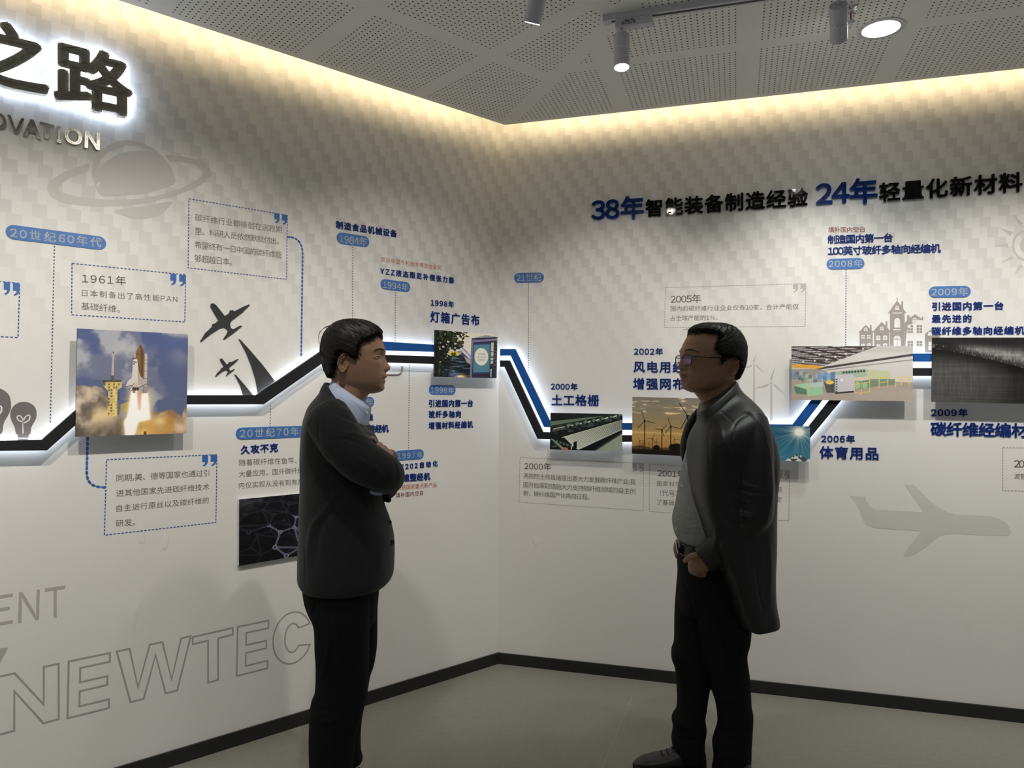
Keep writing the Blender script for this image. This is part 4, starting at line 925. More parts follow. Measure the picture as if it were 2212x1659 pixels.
def pic_molecule():
    p = Pic(400, 330, (26, 26, 30)); n = fbm(p.h, p.w, 3, 3, 4, 3); p.a = lerp(C(20, 20, 23), C(44, 44, 52), sst(n, .45, .8))
    # tube of hexagons receding to the upper right, near and far wall
    def proj(a, t, r):
        # a angle around, t along the tube (0 near .. 1 far)
        k = 1 / (0.8 + 1.25 * t); cx, cy = 0.06 + 0.86 * t / (0.35 + 0.65 * t) * 0.86 + 0.10, 1.02 - 0.92 * t / (0.35 + .65 * t)
        return (cx + r * k * (0.52 * math.sin(a) + 0.18 * math.cos(a)), cy + r * k * (0.72 * math.sin(a) * 0.85 - 0.50 * math.cos(a) * .35))
    nodes = {}; NA = 10
    for i in range(14):
        for j in range(NA):
            st = (i % 2) * .5
            for hlf in (0, 1):
                a = 2 * math.pi * (j + st + (0.33 if hlf else 0)) / NA; t = i / 13 + (0.0 if not hlf else 0.0)
                nodes[(i, j, hlf)] = (a, t)
    def draw(front):
        for (i, j, hf), (a, t) in sorted(nodes.items(), key=lambda k: -k[1][1]):
            fr = math.cos(a - 0.2) > -0.15
            if fr != front: continue
            A = proj(a, t, 1); br = (0.9 if front else .38) * (0.55 + .45 * t if not front else 1)
            col = np.array((150, 154, 178)) * br; dark = np.array((52, 52, 66)) * (1 if front else .7); s_ = 1 / (0.8 + 1.25 * t)
            for nb in ([(i, j, 1), (i + 1, j if i % 2 else j, 0), (i + 1, (j - 1) % NA if i % 2 == 0 else j, 1)] if hf == 0 else [(i + 1, j if i % 2 == 0 else (j + 1) % NA, 0)]):
                if nb in nodes:
                    a2, t2 = nodes[nb]; B = proj(a2, t2, 1)
                    p.line(A, B, .015 * s_, col); p.line(A, B, .007 * s_, dark)
            p.ell(A, .022 * s_, .027 * s_, col, 1, .15); p.ell(A, .013 * s_, .016 * s_, dark, 1, .3)
    draw(False); draw(True)
    g = sst(.62 - p.U * .45 - p.V, 0, .06) * .75; p.over(g, lerp(C(22, 22, 25), C(52, 52, 60), sst(fbm(p.h, p.w, 9, 6, 3, 8), .5, .8) * sst(.28 - p.U * .3 - p.V, 0, .1)))
    return p
def pic_billboard():
    p = Pic(300, 225, (226, 218, 200)); n = fbm(p.h, p.w, 26, 22, 3, 4, .6); b = fbm(p.h, p.w, 5, 5, 3, 40)
    # receding building
    for k in range(7):
        y0 = 0.27 + .055 * k; p.poly([(0.33, y0 + .01), (0.40, y0 - .02), (0.60, y0 + .27 - .02 * k), (0.60, y0 + .30 - .02 * k), (.40, y0 + .015), (.33, y0 + .04)], (118, 122, 152) if k % 2 else (206, 206, 214))
    st = fbm(p.h, p.w, 5, 26, 3, 9, .6)
    lo = p.pmask([(0.22, .55), (.40, .50), (.60, .66), (.60, 1), (0, 1), (0, .8)], 2); p.over(lo, lerp(C(26, 30, 40), C(88, 118, 130), sst(st, .5, .75)))
    p.poly([(.38, .46), (.44, .47), (.52, .58), (.46, .56)], (62, 62, 140)); p.poly([(.45, .53), (.56, .62), (.57, .72), (.50, .66)], (180, 170, 158)); p.poly([(.21, .44), (.38, .46), (.37, .53), (.22, .52)], (226, 200, 60), .9, 1)
    p.glow((.42, .98), .07, .04, (255, 190, 90), .95); p.glow((.38, .985), .06, .03, (255, 246, 226), .9); p.glow((.27, .93), .08, .06, (110, 134, 200), .8)
    # tree
    tr = sst(np.interp(p.V, [0, .1, .3, .45, .6, .8, 1.], [.40, .42, .40, .30, .26, .22, .24]) - p.U + (n - .5) * .5 + (b - .5) * .2, 0, .03); p.over(tr * sst(n + .25 * (1 - p.U * 2), .38, .5), lerp(C(24, 27, 24), C(70, 84, 52), sst(n, .55, .75)))
    # advertisement column
    p.poly([(.565, .17), (.60, .12), (.98, .055), (1, .07), (1, 1), (.56, 1)], (48, 46, 62))
    p.poly([(.60, .12), (.98, .05), (.80, .03), (.66, .09)], (150, 156, 168)); p.poly([(.57, .17), (1, .09), (1, .135), (.57, .22)], (128, 124, 158)); p.poly([(.565, .17), (.60, .17), (.585, 1), (.55, 1)], (122, 116, 146)); p.poly([(.57, .12), (.62, .12), (.62, .165), (.57, .17)], (60, 66, 122))
    p.poly([(.60, .23), (.885, .19), (.885, .90), (.60, .93)], (54, 60, 104)); p.poly([(.608, .27), (.868, .235), (.872, .865), (.605, .885)], (84, 134, 152))
    p.ell((.735, .525), .113, .195, (226, 222, 206), 1, .02)
    p.poly([(.89, .20), (.94, .18), (.935, .66), (.89, .68)], (196, 194, 178)); 
    for y in (.40, .50, .53, .60): p.line((.89, y), (.94, y), .012, (70, 66, 58))
    sp = fbm(p.h, p.w, 60, 45, 2, 5); p.over(((p.U > .945) & (sp > .66)) * .8, C(150, 170, 150)); p.over(((p.U > .9) & (p.V > .68) & (sp > .6)) * .7, C(70, 90, 64))
    p.poly([(.893, .79), (.91, .79), (.908, .97), (.893, .97)], (206, 210, 200))
    # three small lines of writing on the advertisement
    for k, word in enumerate(('YOUR', 'DESIGN', 'HERE')):
        out, mn, mx = compose(word, 0.0, False); wd = {0: .125, 1: .15, 2: .115}[k]; x0 = .735 - wd / 2; y0 = .445 + k * .068; hh = .042
        for ch, v, f in out:
            for q in f:
                p.poly([(x0 + (v[i][0] - mn[0]) / (mx[0] - mn[0]) * wd, y0 + (1 - (v[i][1] - mn[1]) / (mx[1] - mn[1])) * hh) for i in q], (96, 120, 140), 0.95)
    return p
def pic_geogrid():
    p = Pic(320, 170, (40, 46, 44)); n = fbm(p.h, p.w, 22, 12, 4, 6, .6); p.a = lerp(C(24, 28, 28), C(78, 92, 84), sst(n, .40, .75))
    p.poly([(0, 0), (1, 0), (1, .12), (0, .34)], (34, 37, 38)); 
    for k in range(30): p.line((.2 + k * .03, .02), (.22 + k * .03, .16 - .004 * k), .004, (60, 66, 62), .8)
    p.poly([(0, .24), (.55, .10), (.75, .06), (.55, .15), (0, .36)], (104, 122, 104)); p.line((0, .40), (.18, .33), .006, (120, 90, 66))
    p.line((.05, .47), (.95, .06), .05, (70, 80, 76)); p.line((.05, .44), (.95, .045), .012, (186, 196, 184))
    for k in range(7):
        x = .26 + k * .115; y = .36 - k * .052; r = .055 - .005 * k; p.ell((x, y), r, r * 1.9, (48, 58, 54)); p.ell((x + .01, y - .02), r * .6, r, (112, 128, 116)); p.ell((x + .03, y + .03), r * .4, r * .9, (22, 27, 26))
        p.line((x + .04, y - .02), (x + .085, y - .06), .012, (206, 214, 202))
    p.poly([(0, .62), (.30, .50), (1, .12), (1, .20), (.18, .66), (0, .76)], (28, 33, 32))
    # woven grid sheet
    A, B, Cc, D = np.array((.17, .66)), np.array((1.0, .15)), np.array((1.0, .40)), np.array((.40, .98))
    p.poly([A, B, Cc, D], (206, 212, 196))
    for i in range(1, 14):
        t = i / 14; p.line(A + (D - A) * t, B + (Cc - B) * t, .006, (38, 44, 42), .9)
    for j in range(34):
        t = (j / 33) ** 1.25; p.line(A + (B - A) * t, D + (Cc - D) * t, .0045 * (1.2 - .7 * t), (226, 230, 214))
    p.poly([D + (Cc - D) * .45, Cc, (1, .44), (.56, .94), D], (150, 170, 190), .8); p.poly([(.40, 1), (.50, .90), (1, .42), (1, .50), (.62, .98), (.6, 1)], (20, 22, 24)); p.poly([(.62, 1), (1, .52), (1, 1)], (150, 158, 144)); p.poly([(.48, 1), (.62, .98), (1, .46), (1, .52), (.64, 1)], (54, 60, 56))
    p.poly([(0, .70), (.06, .72), (.30, 1), (.18, 1)], (122, 140, 122)); p.poly([(.05, .72), (.2, .66), (.38, .98), (.34, 1), (.24, 1)], (26, 30, 30)); p.poly([(.19, .93), (.25, .94), (.26, 1), (.19, 1)], (196, 112, 76))
    for k in range(5): p.poly([(.08 + .05 * k, .75 + .03 * k), (.11 + .05 * k, .74 + .03 * k), (.12 + .05 * k, .80 + .03 * k), (.09 + .05 * k, .81 + .03 * k)], (120, 138, 122), .7)
    p.line((.30, .98), (.33, .82), .012, (200, 206, 196)); p.poly([(.33, .80), (.38, .74), (.38, .94), (.34, .96)], (18, 20, 20))
    return p
def pic_windfarm():
    p = Pic(330, 220); n = fbm(p.h, p.w, 3, 14, 4, 12); 
    ramp = np.stack([np.interp(p.V, [0, .25, .5, .62, .8, 1], v) for v in ([124, 140, 156, 186, 178, 132], [120, 128, 132, 150, 136, 92], [112, 106, 92, 92, 78, 48])], -1) / 255.0
    p.a = ramp * (0.94 + .12 * n)[..., None]
    m = sst(fbm(p.h, p.w, 7, 30, 4, 30) - .28 * np.abs(p.V - .14) * 4, .53, .66) * (p.V < .3); p.over(m * .9, C(236, 208, 164))
    p.over(np.exp(-((p.V - .62) / .02) ** 2) * .5, C(226, 194, 132))
    hill = sst(p.V - np.interp(p.U, [0, .06, .12, .2, .26, .34, .42, .5, .6, .8, 1], [.87, .845, .84, .87, .89, .865, .86, .88, .89, .87, .86]), 0, .012); p.over(hill, C(92, 68, 42))
    B = (26, 22, 20)
    def mill(x, y, yb, r, th, wd=.006):
        p.line((x, y), (x, yb), wd, B); p.ell((x, y), wd * 1.1, wd * 1.6, B)
        for k in range(3):
            a = math.radians(th + 120 * k); p.line((x, y), (x + r * math.sin(a), y - r * 1.5 * math.cos(a)), wd * .55, B)
    for x, y, yb, r, th, wd in ((.145, .415, .92, .12, -18, .011), (.34, .565, .93, .075, 40, .010), (.44, .50, .93, .10, -20, .011), (.50 + .125, .31, .9, .17, -33, .014), (.235, .72, .92, .065, 25, .006), (.09, .765, .9, .045, -30, .004), (.125, .80, .9, .03, 0, .004), (.195, .80, .9, .03, 20, .004), (.285, .77, .9, .045, 0, .004), (.485, .715, .9, .055, -20, .005), (.74, .55, .9, .09, 10, .010), (.86, .66, .9, .06, 35, .006)): mill(x, y, yb, r, th, wd)
    for x, y, r in ((.47, .86, .05), (.28, .88, .04), (.51, .85, .05), (.66, .88, .06)): p.ell((x, y), r, r * 1.25, (22, 19, 17), 1, .2)
    p.poly([(0, .91), (1, .905), (1, 1), (0, 1)], (30, 26, 22)); return p
def pic_ski():
    p = Pic(250, 160); n = fbm(p.h, p.w, 5, 4, 5, 15)
    p.a = lerp(C(38, 84, 112), C(58, 116, 138), sst(p.V, 0, 1)); c = (.83, .17)
    ang = np.arctan2(p.V - c[1], (p.U - c[0]) * 1.5); d = np.hypot((p.U - c[0]) * 1.5, p.V - c[1])
    rayv = .5 + .5 * np.sin(ang * 22 + 3 * np.sin(ang * 5)); p.over(np.clip(rayv * np.exp(-d * 3.2) * .75, 0, 1), C(206, 220, 214)); p.over(np.clip(1.5 * np.exp(-(d / .13) ** 1.5), 0, 1), C(248, 244, 228))
    p.over(sst(n + .35 * (p.V - .7) - .6 * (p.U - .35), .5, .68) * .6 * (p.U < .72), C(150, 176, 182))
    p.poly([(.64, .985), (.70, .88), (.79, .80), (.88, .84), (.96, .93), (1, .93), (1, 1), (.62, 1)], (70, 78, 84)); p.over(p.pmask([(.66, .97), (.72, .87), (.79, .80), (.88, .84), (.98, .95), (.86, .90), (.80, .93), (.74, .92)]) * sst(fbm(p.h, p.w, 30, 22, 3, 2), .45, .6), C(226, 230, 230))
    p.over(sst(p.V - .955 + .05 * np.sin(p.U * 40), 0, .03) * (p.U > .60), C(200, 206, 208))
    # small jumping skier
    p.poly([(.36, .22), (.41, .26), (.43, .36), (.40, .42), (.35, .40)], (176, 56, 52)); p.poly([(.36, .40), (.41, .42), (.43, .56), (.38, .54)], (196, 170, 70)); p.ell((.42, .62), .035, .07, (196, 200, 200)); p.ell((.40, .30), .02, .03, (226, 214, 214))
    return p
def pic_factory():
    p = Pic(520, 236, (190, 184, 178)); n = fbm(p.h, p.w, 20, 10, 4, 21)
    p.poly([(0, .62), (.35, .60), (1, .66), (1, 1), (0, 1)], (166, 154, 144)); p.over((p.V > .62) * sst(n, .4, .8) * .18, C(120, 108, 100)); p.poly([(0, .9), (.5, .84), (1, .8), (1, 1), (0, 1)], (176, 164, 152), .5, 6)
    p.poly([(0, 0), (.72, 0), (.55, .14), (.28, .36), (0, .36)], (92, 82, 80))
    for k in range(9):
        y = .03 + .034 * k; p.line((0, y + .012), (.70 - .05 * k, y - .05 + .02 * k), .006, (206, 206, 212), .9)
    for k in range(16): p.line((.02 + .045 * k, .0), (.0 + .028 * k, .33), .003, (70, 60, 60), .8)
    for a, b in (((.30, 0), (.55, .13)), ((.45, 0), (.69, .075)), ((.12, .02), (.45, .19)), ((0, .06), (.38, .25)), ((0, .18), (.28, .30))): p.line(a, b, .012, (58, 50, 50))
    for x, y in ((.60, .05), (.46, .145), (.37, .20), (.30, .25), (.20, .27), (.24, .16), (.1, .29)): p.glow((x, y), .008, .016, (255, 255, 250), 1)
    p.poly([(.28, .36), (.72, .0), (1, 0), (1, .66), (.35, .62)], (196, 192, 190)); p.poly([(.55, .12), (.72, 0), (1, 0), (1, .12)], (176, 174, 170), .7, 5)
    p.line((.22, .42), (1, .16), .018, (74, 68, 68)); p.line((.3, .44), (1, .25), .007, (128, 120, 116)); p.poly([(0, .335), (.2, .35), (.28, .39), (.22, .42), (0, .40)], (214, 158, 72)); p.poly([(0, .43), (.2, .42), (.3, .46), (.3, .60), (0, .62)], (150, 146, 146))
    G = (158, 200, 166); GD = (92, 128, 108); Y = (222, 186, 96)
    for k in range(26):
        x = RNG.rand() * .34; y = .46 + RNG.rand() * .16; p.poly([(x, y), (x + .03, y), (x + .03, y + .07), (x, y + .07)], [(176, 178, 182), G, (96, 110, 120), (110, 140, 190), GD][k % 5], .75)
    p.poly([(.33, .49), (.37, .47), (.37, .86), (.34, .86)], (104, 110, 110)); p.poly([(.22, .50), (.37, .49), (.37, .60), (.22, .62)], (90, 140, 200), .55)
    p.poly([(.02, .72), (.14, .68), (.24, .72), (.13, .80)], G); p.poly([(.02, .74), (.13, .80), (.13, .90), (.04, .88)], GD); p.poly([(.13, .80), (.26, .74), (.27, .89), (.14, .93)], (150, 196, 160)); p.poly([(.15, .68), (.27, .66), (.27, .74), (.18, .77)], (180, 196, 190)); p.poly([(.143, .72), (.153, .72), (.153, .93), (.143, .93)], Y)
    p.poly([(.275, .66), (.36, .66), (.36, .86), (.30, .86)], (70, 72, 70), .8); p.ell((.325, .67), .035, .035, Y)
    p.poly([(.37, .53), (.525, .52), (.525, .84), (.37, .87)], (192, 188, 194)); p.poly([(.37, .85), (.525, .82), (.525, .85), (.37, .88)], (60, 58, 60)); p.poly([(.415, .61), (.435, .61), (.435, .64), (.415, .64)], (246, 246, 250))
    for k in range(6): p.poly([(.375, .60 + .045 * k), (.388, .60 + .045 * k), (.388, .625 + .045 * k), (.375, .625 + .045 * k)], (70, 74, 80))
    p.poly([(.37, .47), (.62, .41), (.64, .55), (.53, .58), (.52, .52), (.37, .53)], (150, 172, 152), .85)
    for k in range(9): p.ell((.44 + .024 * k, .485 - .004 * k), .010, .022, (70, 76, 74))
    p.poly([(.62, .42), (.80, .45), (.82, .60), (.64, .60)], (178, 196, 170), .8)
    for k in range(8): p.line((.62, .44 + .02 * k), (.82, .47 + .017 * k), .0025, (196, 170, 100), .9)
    p.poly([(.53, .66), (.68, .60), (.86, .60), (.86, .70), (.7, .74), (.55, .80)], (110, 132, 112), .9); p.ell((.555, .72), .022, .07, (140, 186, 146)); p.ell((.615, .72), .022, .06, (140, 186, 146))
    for x, y0, y1 in ((.53, .60, .86), (.585, .585, .88), (.655, .58, .84), (.73, .58, .78), (.80, .57, .76), (.86, .57, .74), (.97, .55, .70), (.91, .56, .71)): p.line((x, y0), (x, y1), .006, Y)
    for a, b in (((.53, .60), (.655, .585)), ((.53, .70), (.655, .66)), ((.585, .86), (.655, .83)), ((.73, .58), (.80, .575)), ((.73, .67), (.80, .65)), ((.86, .57), (.97, .555)), ((.86, .63), (.97, .61)), ((.53, .84), (.585, .88))): p.line(a, b, .005, Y)
    return p
def pic_fabric():
    p = Pic(420, 190); U, V = p.U, p.V
    base = np.interp(U * .35 + V * .8, [0, .2, .45, .8, 1.15], [44, 60, 80, 74, 66])
    fold = np.interp(U, [0, .2, .4, .6, .8, 1], [.17, .235, .33, .44, .56, .66]); up = V < fold
    k = np.clip(V / fold, 0, 1); lum = np.where(up, 36 + 86 * np.exp(-((k - .55 - .1 * np.sin(U * 3)) / .22) ** 2) * sst(U, .1, .4), base * (1 - .55 * np.exp(-((V - fold) / .14) ** 2)) * np.interp(U, [0, .3, .45, .6, 1], [1, .95, .8, .55, .6]))
    wv = .5 + .5 * np.sin(U * 900 + V * 120); wv2 = .5 + .5 * np.sin(V * 520 - U * 160); ln = fbm(p.h, p.w, 90, 5, 2, 6) + fbm(p.h, p.w, 4, 70, 2, 16)
    lum = lum * (0.84 + .14 * wv + .14 * wv2) * (.75 + .28 * ln)
    p.a = np.stack([lum, lum, lum * .99], -1) / 255.0
    sp = fbm(p.h, p.w, 170, 22, 1, 9); p.over(((sp > .70) & up & (k > .55)) * .5, C(150, 150, 150)); return p

def colour_face(name, w, quad, off, pic, parent, rough=0.35):
    TL, TR, BR, BL = (wpt(w, q, off) for q in quad); W_, H_ = pic.w, pic.h
    u = np.linspace(0, 1, W_)[None, :, None]; v = np.linspace(0, 1, H_)[:, None, None]
    P = ((TL * (1 - u) + TR * u) * (1 - v) + (BL * (1 - u) + BR * u) * v).reshape(-1, 3)
    base = origin_of(parent)
    me = bpy.data.meshes.new(name); i = np.arange(W_ * H_).reshape(H_, W_)
    F = np.stack([i[1:, :-1], i[1:, 1:], i[:-1, 1:], i[:-1, :-1]], -1).reshape(-1, 4)
    me.vertices.add(len(P)); me.vertices.foreach_set('co', (P - base).astype(np.float32).ravel())
    me.loops.add(F.size); me.loops.foreach_set('vertex_index', F.ravel().astype(np.int32)); me.polygons.add(len(F)); me.polygons.foreach_set('loop_start', np.arange(0, F.size, 4, dtype=np.int32))
    me.update(calc_edges=True)
    a = np.clip(pic.a, 0, 1); l = np.where(a <= .04045, a / 12.92, ((a + .055) / 1.055) ** 2.4).reshape(-1, 3)
    ca = me.color_attributes.new('print', 'FLOAT_COLOR', 'POINT'); ca.data.foreach_set('color', np.c_[l, np.ones(len(l))].astype(np.float32).ravel())
    m = MATS.get('photo_print')
    if m is None:
        m = bpy.data.materials.new('photo_print'); m.use_nodes = True; MATS['photo_print'] = m; g = NT(m); b = m.node_tree.nodes['Principled BSDF']
        at_ = g.n('ShaderNodeVertexColor', layer_name='print'); gm = g.n('ShaderNodeHueSaturation'); gm.inputs['Value'].default_value = 1.30; g.inp(gm.inputs['Color'], at_.outputs[0]); g.inp(b.inputs['Base Color'], gm.outputs[0]); b.inputs['Roughness'].default_value = rough; b.inputs['Specular IOR Level'].default_value = 0.2
    me.materials.append(m)
    o = bpy.data.objects.new(name, me); COL.objects.link(o); o.parent = parent; return o
M_BOARD = mat('dark_board_edge', (58, 58, 60), 0.5, noise=(20, 0.06))
M_BOARDW = mat('white_board_edge', (214, 216, 218), 0.5, noise=(20, 0.03))
def panel(label, w, quad, pic, front=0.062, thick=0.010, edge=None):
    c = wpt(w, np.mean(np.array(quad, float), 0), front); t = empty('picture_panel', c, label, 'picture', 'picture panels on the timeline')
    P = [wsz(w, q, front) for q in quad]
    mb = MB(); back = front - thick
    mb.hexa([W3(w, p[0], p[1], back) for p in (P[3], P[2], P[1], P[0])] + [W3(w, p[0], p[1], front - 0.0003) for p in (P[3], P[2], P[1], P[0])])
    mb.build('board', edge or M_BOARD, t)
    colour_face('print', w, quad, front, pic, t)
    if back > 0.004:
        mb = MB(); ctr = np.mean(P, 0); ex = (P[1] - P[0]) * 0.36; ey = (P[3] - P[0]) * 0.34
        for a in (-1, 1):
            for b in (-1, 1):
                q = ctr + a * ex + b * ey; mb.obox(W3(w, q[0], q[1], back / 2), EU[w] * 0.008, EZ * 0.008, NN[w] * back / 2)
        mb.build('standoff', M_BOARDW, t)
    return t
panel('picture of a rocket launch in clouds of smoke', 'L', [(167.3, 709.5), (406.6, 722), (402.5, 935.8), (163, 943.7)], pic_rocket(), 0.060)
panel('dark picture of a molecular mesh tube, beside the jacket of the person with crossed arms', 'L', [(516.5, 1078.8), (712, 1060), (708, 1190), (516, 1222.8)], pic_molecule(), 0.016, 0.0155, M_BOARDW)
panel('picture of a street advertisement beside a leafy tree, at the room corner', 'L', [(940.3, 712.5), (1074.6, 723), (1072.7, 817), (938.4, 813.5)], pic_billboard(), 0.060)
panel('green picture of a weaving machine with a white mesh sheet', 'R', [(1189, 891.7), (1344.5, 894.8), (1343.5, 975.5), (1187.8, 970.7)], pic_geogrid())
panel('picture of a wind farm at sunset', 'R', [(1366, 857.4), (1560, 861.3), (1559, 989), (1365, 979.9)], pic_windfarm())
panel('picture of a blue sky with sunburst and snowy peak, behind the leather jacket', 'R', [(1612, 918.6), (1750, 921), (1750, 997.3), (1611, 993.5)], pic_ski())
panel('wide picture of a factory hall full of green machines', 'R', [(1710, 748), (1972, 747.4), (1971.8, 866.7), (1709.5, 863.8)], pic_factory())
panel('dark picture of woven carbon fabric cut by the right edge', 'R', [(2013.9, 729.3), (2330, 729), (2330, 874.5), (2012.5, 868)], pic_fabric())
# ------------------------------------------------------------------ people: tools
YH = np.array([0, 1.0, 0])
def sgp(x, p): return np.sign(x) * np.abs(x) ** p
def loft_keys(keys, Yc, nring=60, npts=56, fitb=True, fitf=True, Yf=None):
    """keys: (back px, back py, front px, front py, half depth, depth offset, exponent); rings are tilted planes through both
    outline points; each ring is then eased in or out until its seen outline meets those points"""
    K = spline(np.array([[k[0], k[1], k[2], k[3], k[4], k[5] if len(k) > 5 else 0.0, k[6] if len(k) > 6 else 2.3] for k in keys]), nring)
    a = np.arange(npts) * 2 * math.pi / npts; V = []
    for r in K:
        pb, pf, hw, yo, e = r[:2], r[2:4], r[4], r[5], r[6]; B, F = at(pb, Yc), at(pf, Yf or Yc); d = pf - pb; L = np.linalg.norm(d); d = d / L
        for it in range(4):
            R = (B + F) / 2 + YH * yo + sgp(np.cos(a), 2 / e)[:, None] * (F - B) / 2 + sgp(np.sin(a), 2 / e)[:, None] * YH * hw
            t = (topx(R) - pb) @ d; lo, hi = t.min(), t.max(); k = (F - B) / L
            if fitb: B = B - k * lo
            if fitf: F = F - k * (hi - L)
        V.append(R)
    return np.concatenate(V), grid_faces(nring, npts)
def P3(L): return np.array([at((p[0], p[1]), p[2]) for p in L])
def limb(L, rad, n=40, npts=28):
    """L: (px, py, Y) joints; rad: radius per joint or (rx, ry)"""
    R = np.array([[r, r] if np.ndim(r) == 0 else r for r in rad], float)
    S = spline(np.c_[P3(L), R], n); return capped2(S[:, :3], S[:, 3:])
def capped2(pts, R):
    a = pts[0] - pts[1]; a /= np.linalg.norm(a); b = pts[-1] - pts[-2]; b /= np.linalg.norm(b); r0, r1 = R[0].mean(), R[-1].mean()
    P = [pts[0] + a * r0 * k for k in (0.5, 0.42, 0.28)] + list(pts) + [pts[-1] + b * r1 * k for k in (0.28, 0.42, 0.5)]
    Q = [R[0] * k for k in (0.25, 0.62, 0.88)] + list(R) + [R[-1] * k for k in (0.88, 0.62, 0.25)]
    return tube(np.array(P), np.array(Q), 28)
def finger(pts, r0, r1, n=9):
    S = spline(np.array(pts, float), n); return capped(S, np.linspace(r0, r1, n), 14)
def normals_of(V, F4):
    A = V[F4[:, 2]] - V[F4[:, 0]]; B = V[F4[:, 3]] - V[F4[:, 1]]; fn = np.cross(A, B); N = np.zeros_like(V)
    for k in range(4): np.add.at(N, F4[:, k], fn)
    return N / (np.linalg.norm(N, axis=1)[:, None] + 1e-12)
def union(parts, voxel, smooth=4, lam=0.5):
    """one continuous skin around all parts (voxel union), relaxed; returns verts, quads, normals"""
    V = []; F = []; k = 0
    for v, f in parts: V.append(np.asarray(v)); F += [tuple(int(i) + k for i in q) for q in f]; k += len(v)
    me = bpy.data.meshes.new('tmp'); me.from_pydata(np.concatenate(V).tolist(), [], F); me.update()
    bm = bmesh.new(); bm.from_mesh(me); bmesh.ops.recalc_face_normals(bm, faces=bm.faces); bm.to_mesh(me); bm.free()
    o = bpy.data.objects.new('tmp', me); COL.objects.link(o)
    md = o.modifiers.new('r', 'REMESH'); md.mode = 'VOXEL'; md.voxel_size = voxel; md.adaptivity = 0
    bpy.context.view_layer.update(); ev = o.evaluated_get(bpy.context.evaluated_depsgraph_get()); m2 = bpy.data.meshes.new_from_object(ev)
    n = len(m2.vertices); V = np.zeros(n * 3, np.float32); m2.vertices.foreach_get('co', V); V = V.reshape(-1, 3).astype(float)
    L = np.zeros(len(m2.loops), np.int32); m2.loops.foreach_get('vertex_index', L); F4 = L.reshape(-1, 4)
    bpy.data.objects.remove(o); bpy.data.meshes.remove(me); bpy.data.meshes.remove(m2)
    E = np.concatenate([F4[:, [0, 1]], F4[:, [1, 2]], F4[:, [2, 3]], F4[:, [3, 0]]])
    deg = np.bincount(E[:, 0], minlength=n).astype(float)[:, None]
    for it in range(smooth):
        for s in (lam, -lam * 0.9 if it % 2 else lam * 0.2):
            S = np.stack([np.bincount(E[:, 0], weights=V[E[:, 1], c], minlength=n) for c in range(3)], 1) / deg
            V = V + s * (S - V)
    N = normals_of(V, F4)
    if ((V - V.mean(0)) * N).sum(1).mean() < 0: F4 = F4[:, ::-1].copy(); N = -N
    return V, F4, N
def mesh_np(name, V, F4, m, parent, attr=None):
    base = origin_of(parent); me = bpy.data.meshes.new(name)
    me.vertices.add(len(V)); me.vertices.foreach_set('co', (V - base).astype(np.float32).ravel())
    me.loops.add(F4.size); me.loops.foreach_set('vertex_index', F4.ravel().astype(np.int32)); me.polygons.add(len(F4)); me.polygons.foreach_set('loop_start', np.arange(0, F4.size, 4, dtype=np.int32))
    me.update(calc_edges=True); me.polygons.foreach_set('use_smooth', np.ones(len(F4), bool))
    if attr is not None:
        ca = me.color_attributes.new('tint', 'FLOAT_COLOR', 'POINT'); ca.data.foreach_set('color', np.c_[attr, np.ones(len(attr))].astype(np.float32).ravel())
    me.materials.append(m); o = bpy.data.objects.new(name, me); COL.objects.link(o); o.parent = parent; return o
def seg_dist(Q, pts):
    best = np.full(len(Q), 1e9); P = np.array(pts, float)
    for a, b in zip(P[:-1], P[1:]):
        d = b - a; t = np.clip(((Q - a) @ d) / (d @ d + 1e-12), 0, 1); best = np.minimum(best, np.hypot(*(Q - a - t[:, None] * d).T))
    return best
def folds(V, N, L, side=-1.0):
    """sculpt ridges (+) and creases (-): (list of photo points, width px, height mm); only on the side turned to -Y"""
    Q = topx(V); w = np.clip(N[:, 1] * side, 0, 1) ** 0.5; disp = np.zeros(len(V))
    for pts, wd, h in L:
        pts = spline(np.array(pts, float), 14) if len(pts) > 2 else np.array(pts, float)
        lo, hi = pts.min(0) - 4 * wd, pts.max(0) + 4 * wd; m = ((Q > lo) & (Q < hi)).all(1) & (w > 0)
        if not m.any(): continue
        d = seg_dist(Q[m], pts); L_ = np.linalg.norm(pts[-1] - pts[0]) + 1e-9
        tt = np.clip(((Q[m] - pts[0]) @ (pts[-1] - pts[0])) / L_ ** 2, 0, 1); taper = np.sin(math.pi * np.clip(tt, 0.06, 0.94)) ** 0.5
        disp[m] += h * 0.001 * np.exp(-(d / wd) ** 2) * taper * w[m]
    return V + N * disp[:, None]
def noise3(P, sc, seed=0):
    """cheap smooth noise of points: sum of sines"""
    r = np.random.RandomState(seed); o = np.zeros(len(P))
    for k in range(7):
        d = r.randn(3); d /= np.linalg.norm(d); o += np.sin(P @ d * sc * (0.7 + .6 * r.rand()) + r.rand() * 6.28)
    return o / 7 ** 0.5 / 1.4
def poly_sd(Q, poly):
    P = np.array(poly, float); d = seg_dist(Q, list(P) + [P[0]]); ins = np.zeros(len(Q), bool)
    for (ax, ay), (bx, by) in zip(P, np.roll(P, -1, 0)):
        if ay == by: continue
        c = (ay > Q[:, 1]) != (by > Q[:, 1]); ins ^= c & (Q[:, 0] < (bx - ax) * (Q[:, 1] - ay) / (by - ay) + ax)
    return np.where(ins, d, -d)

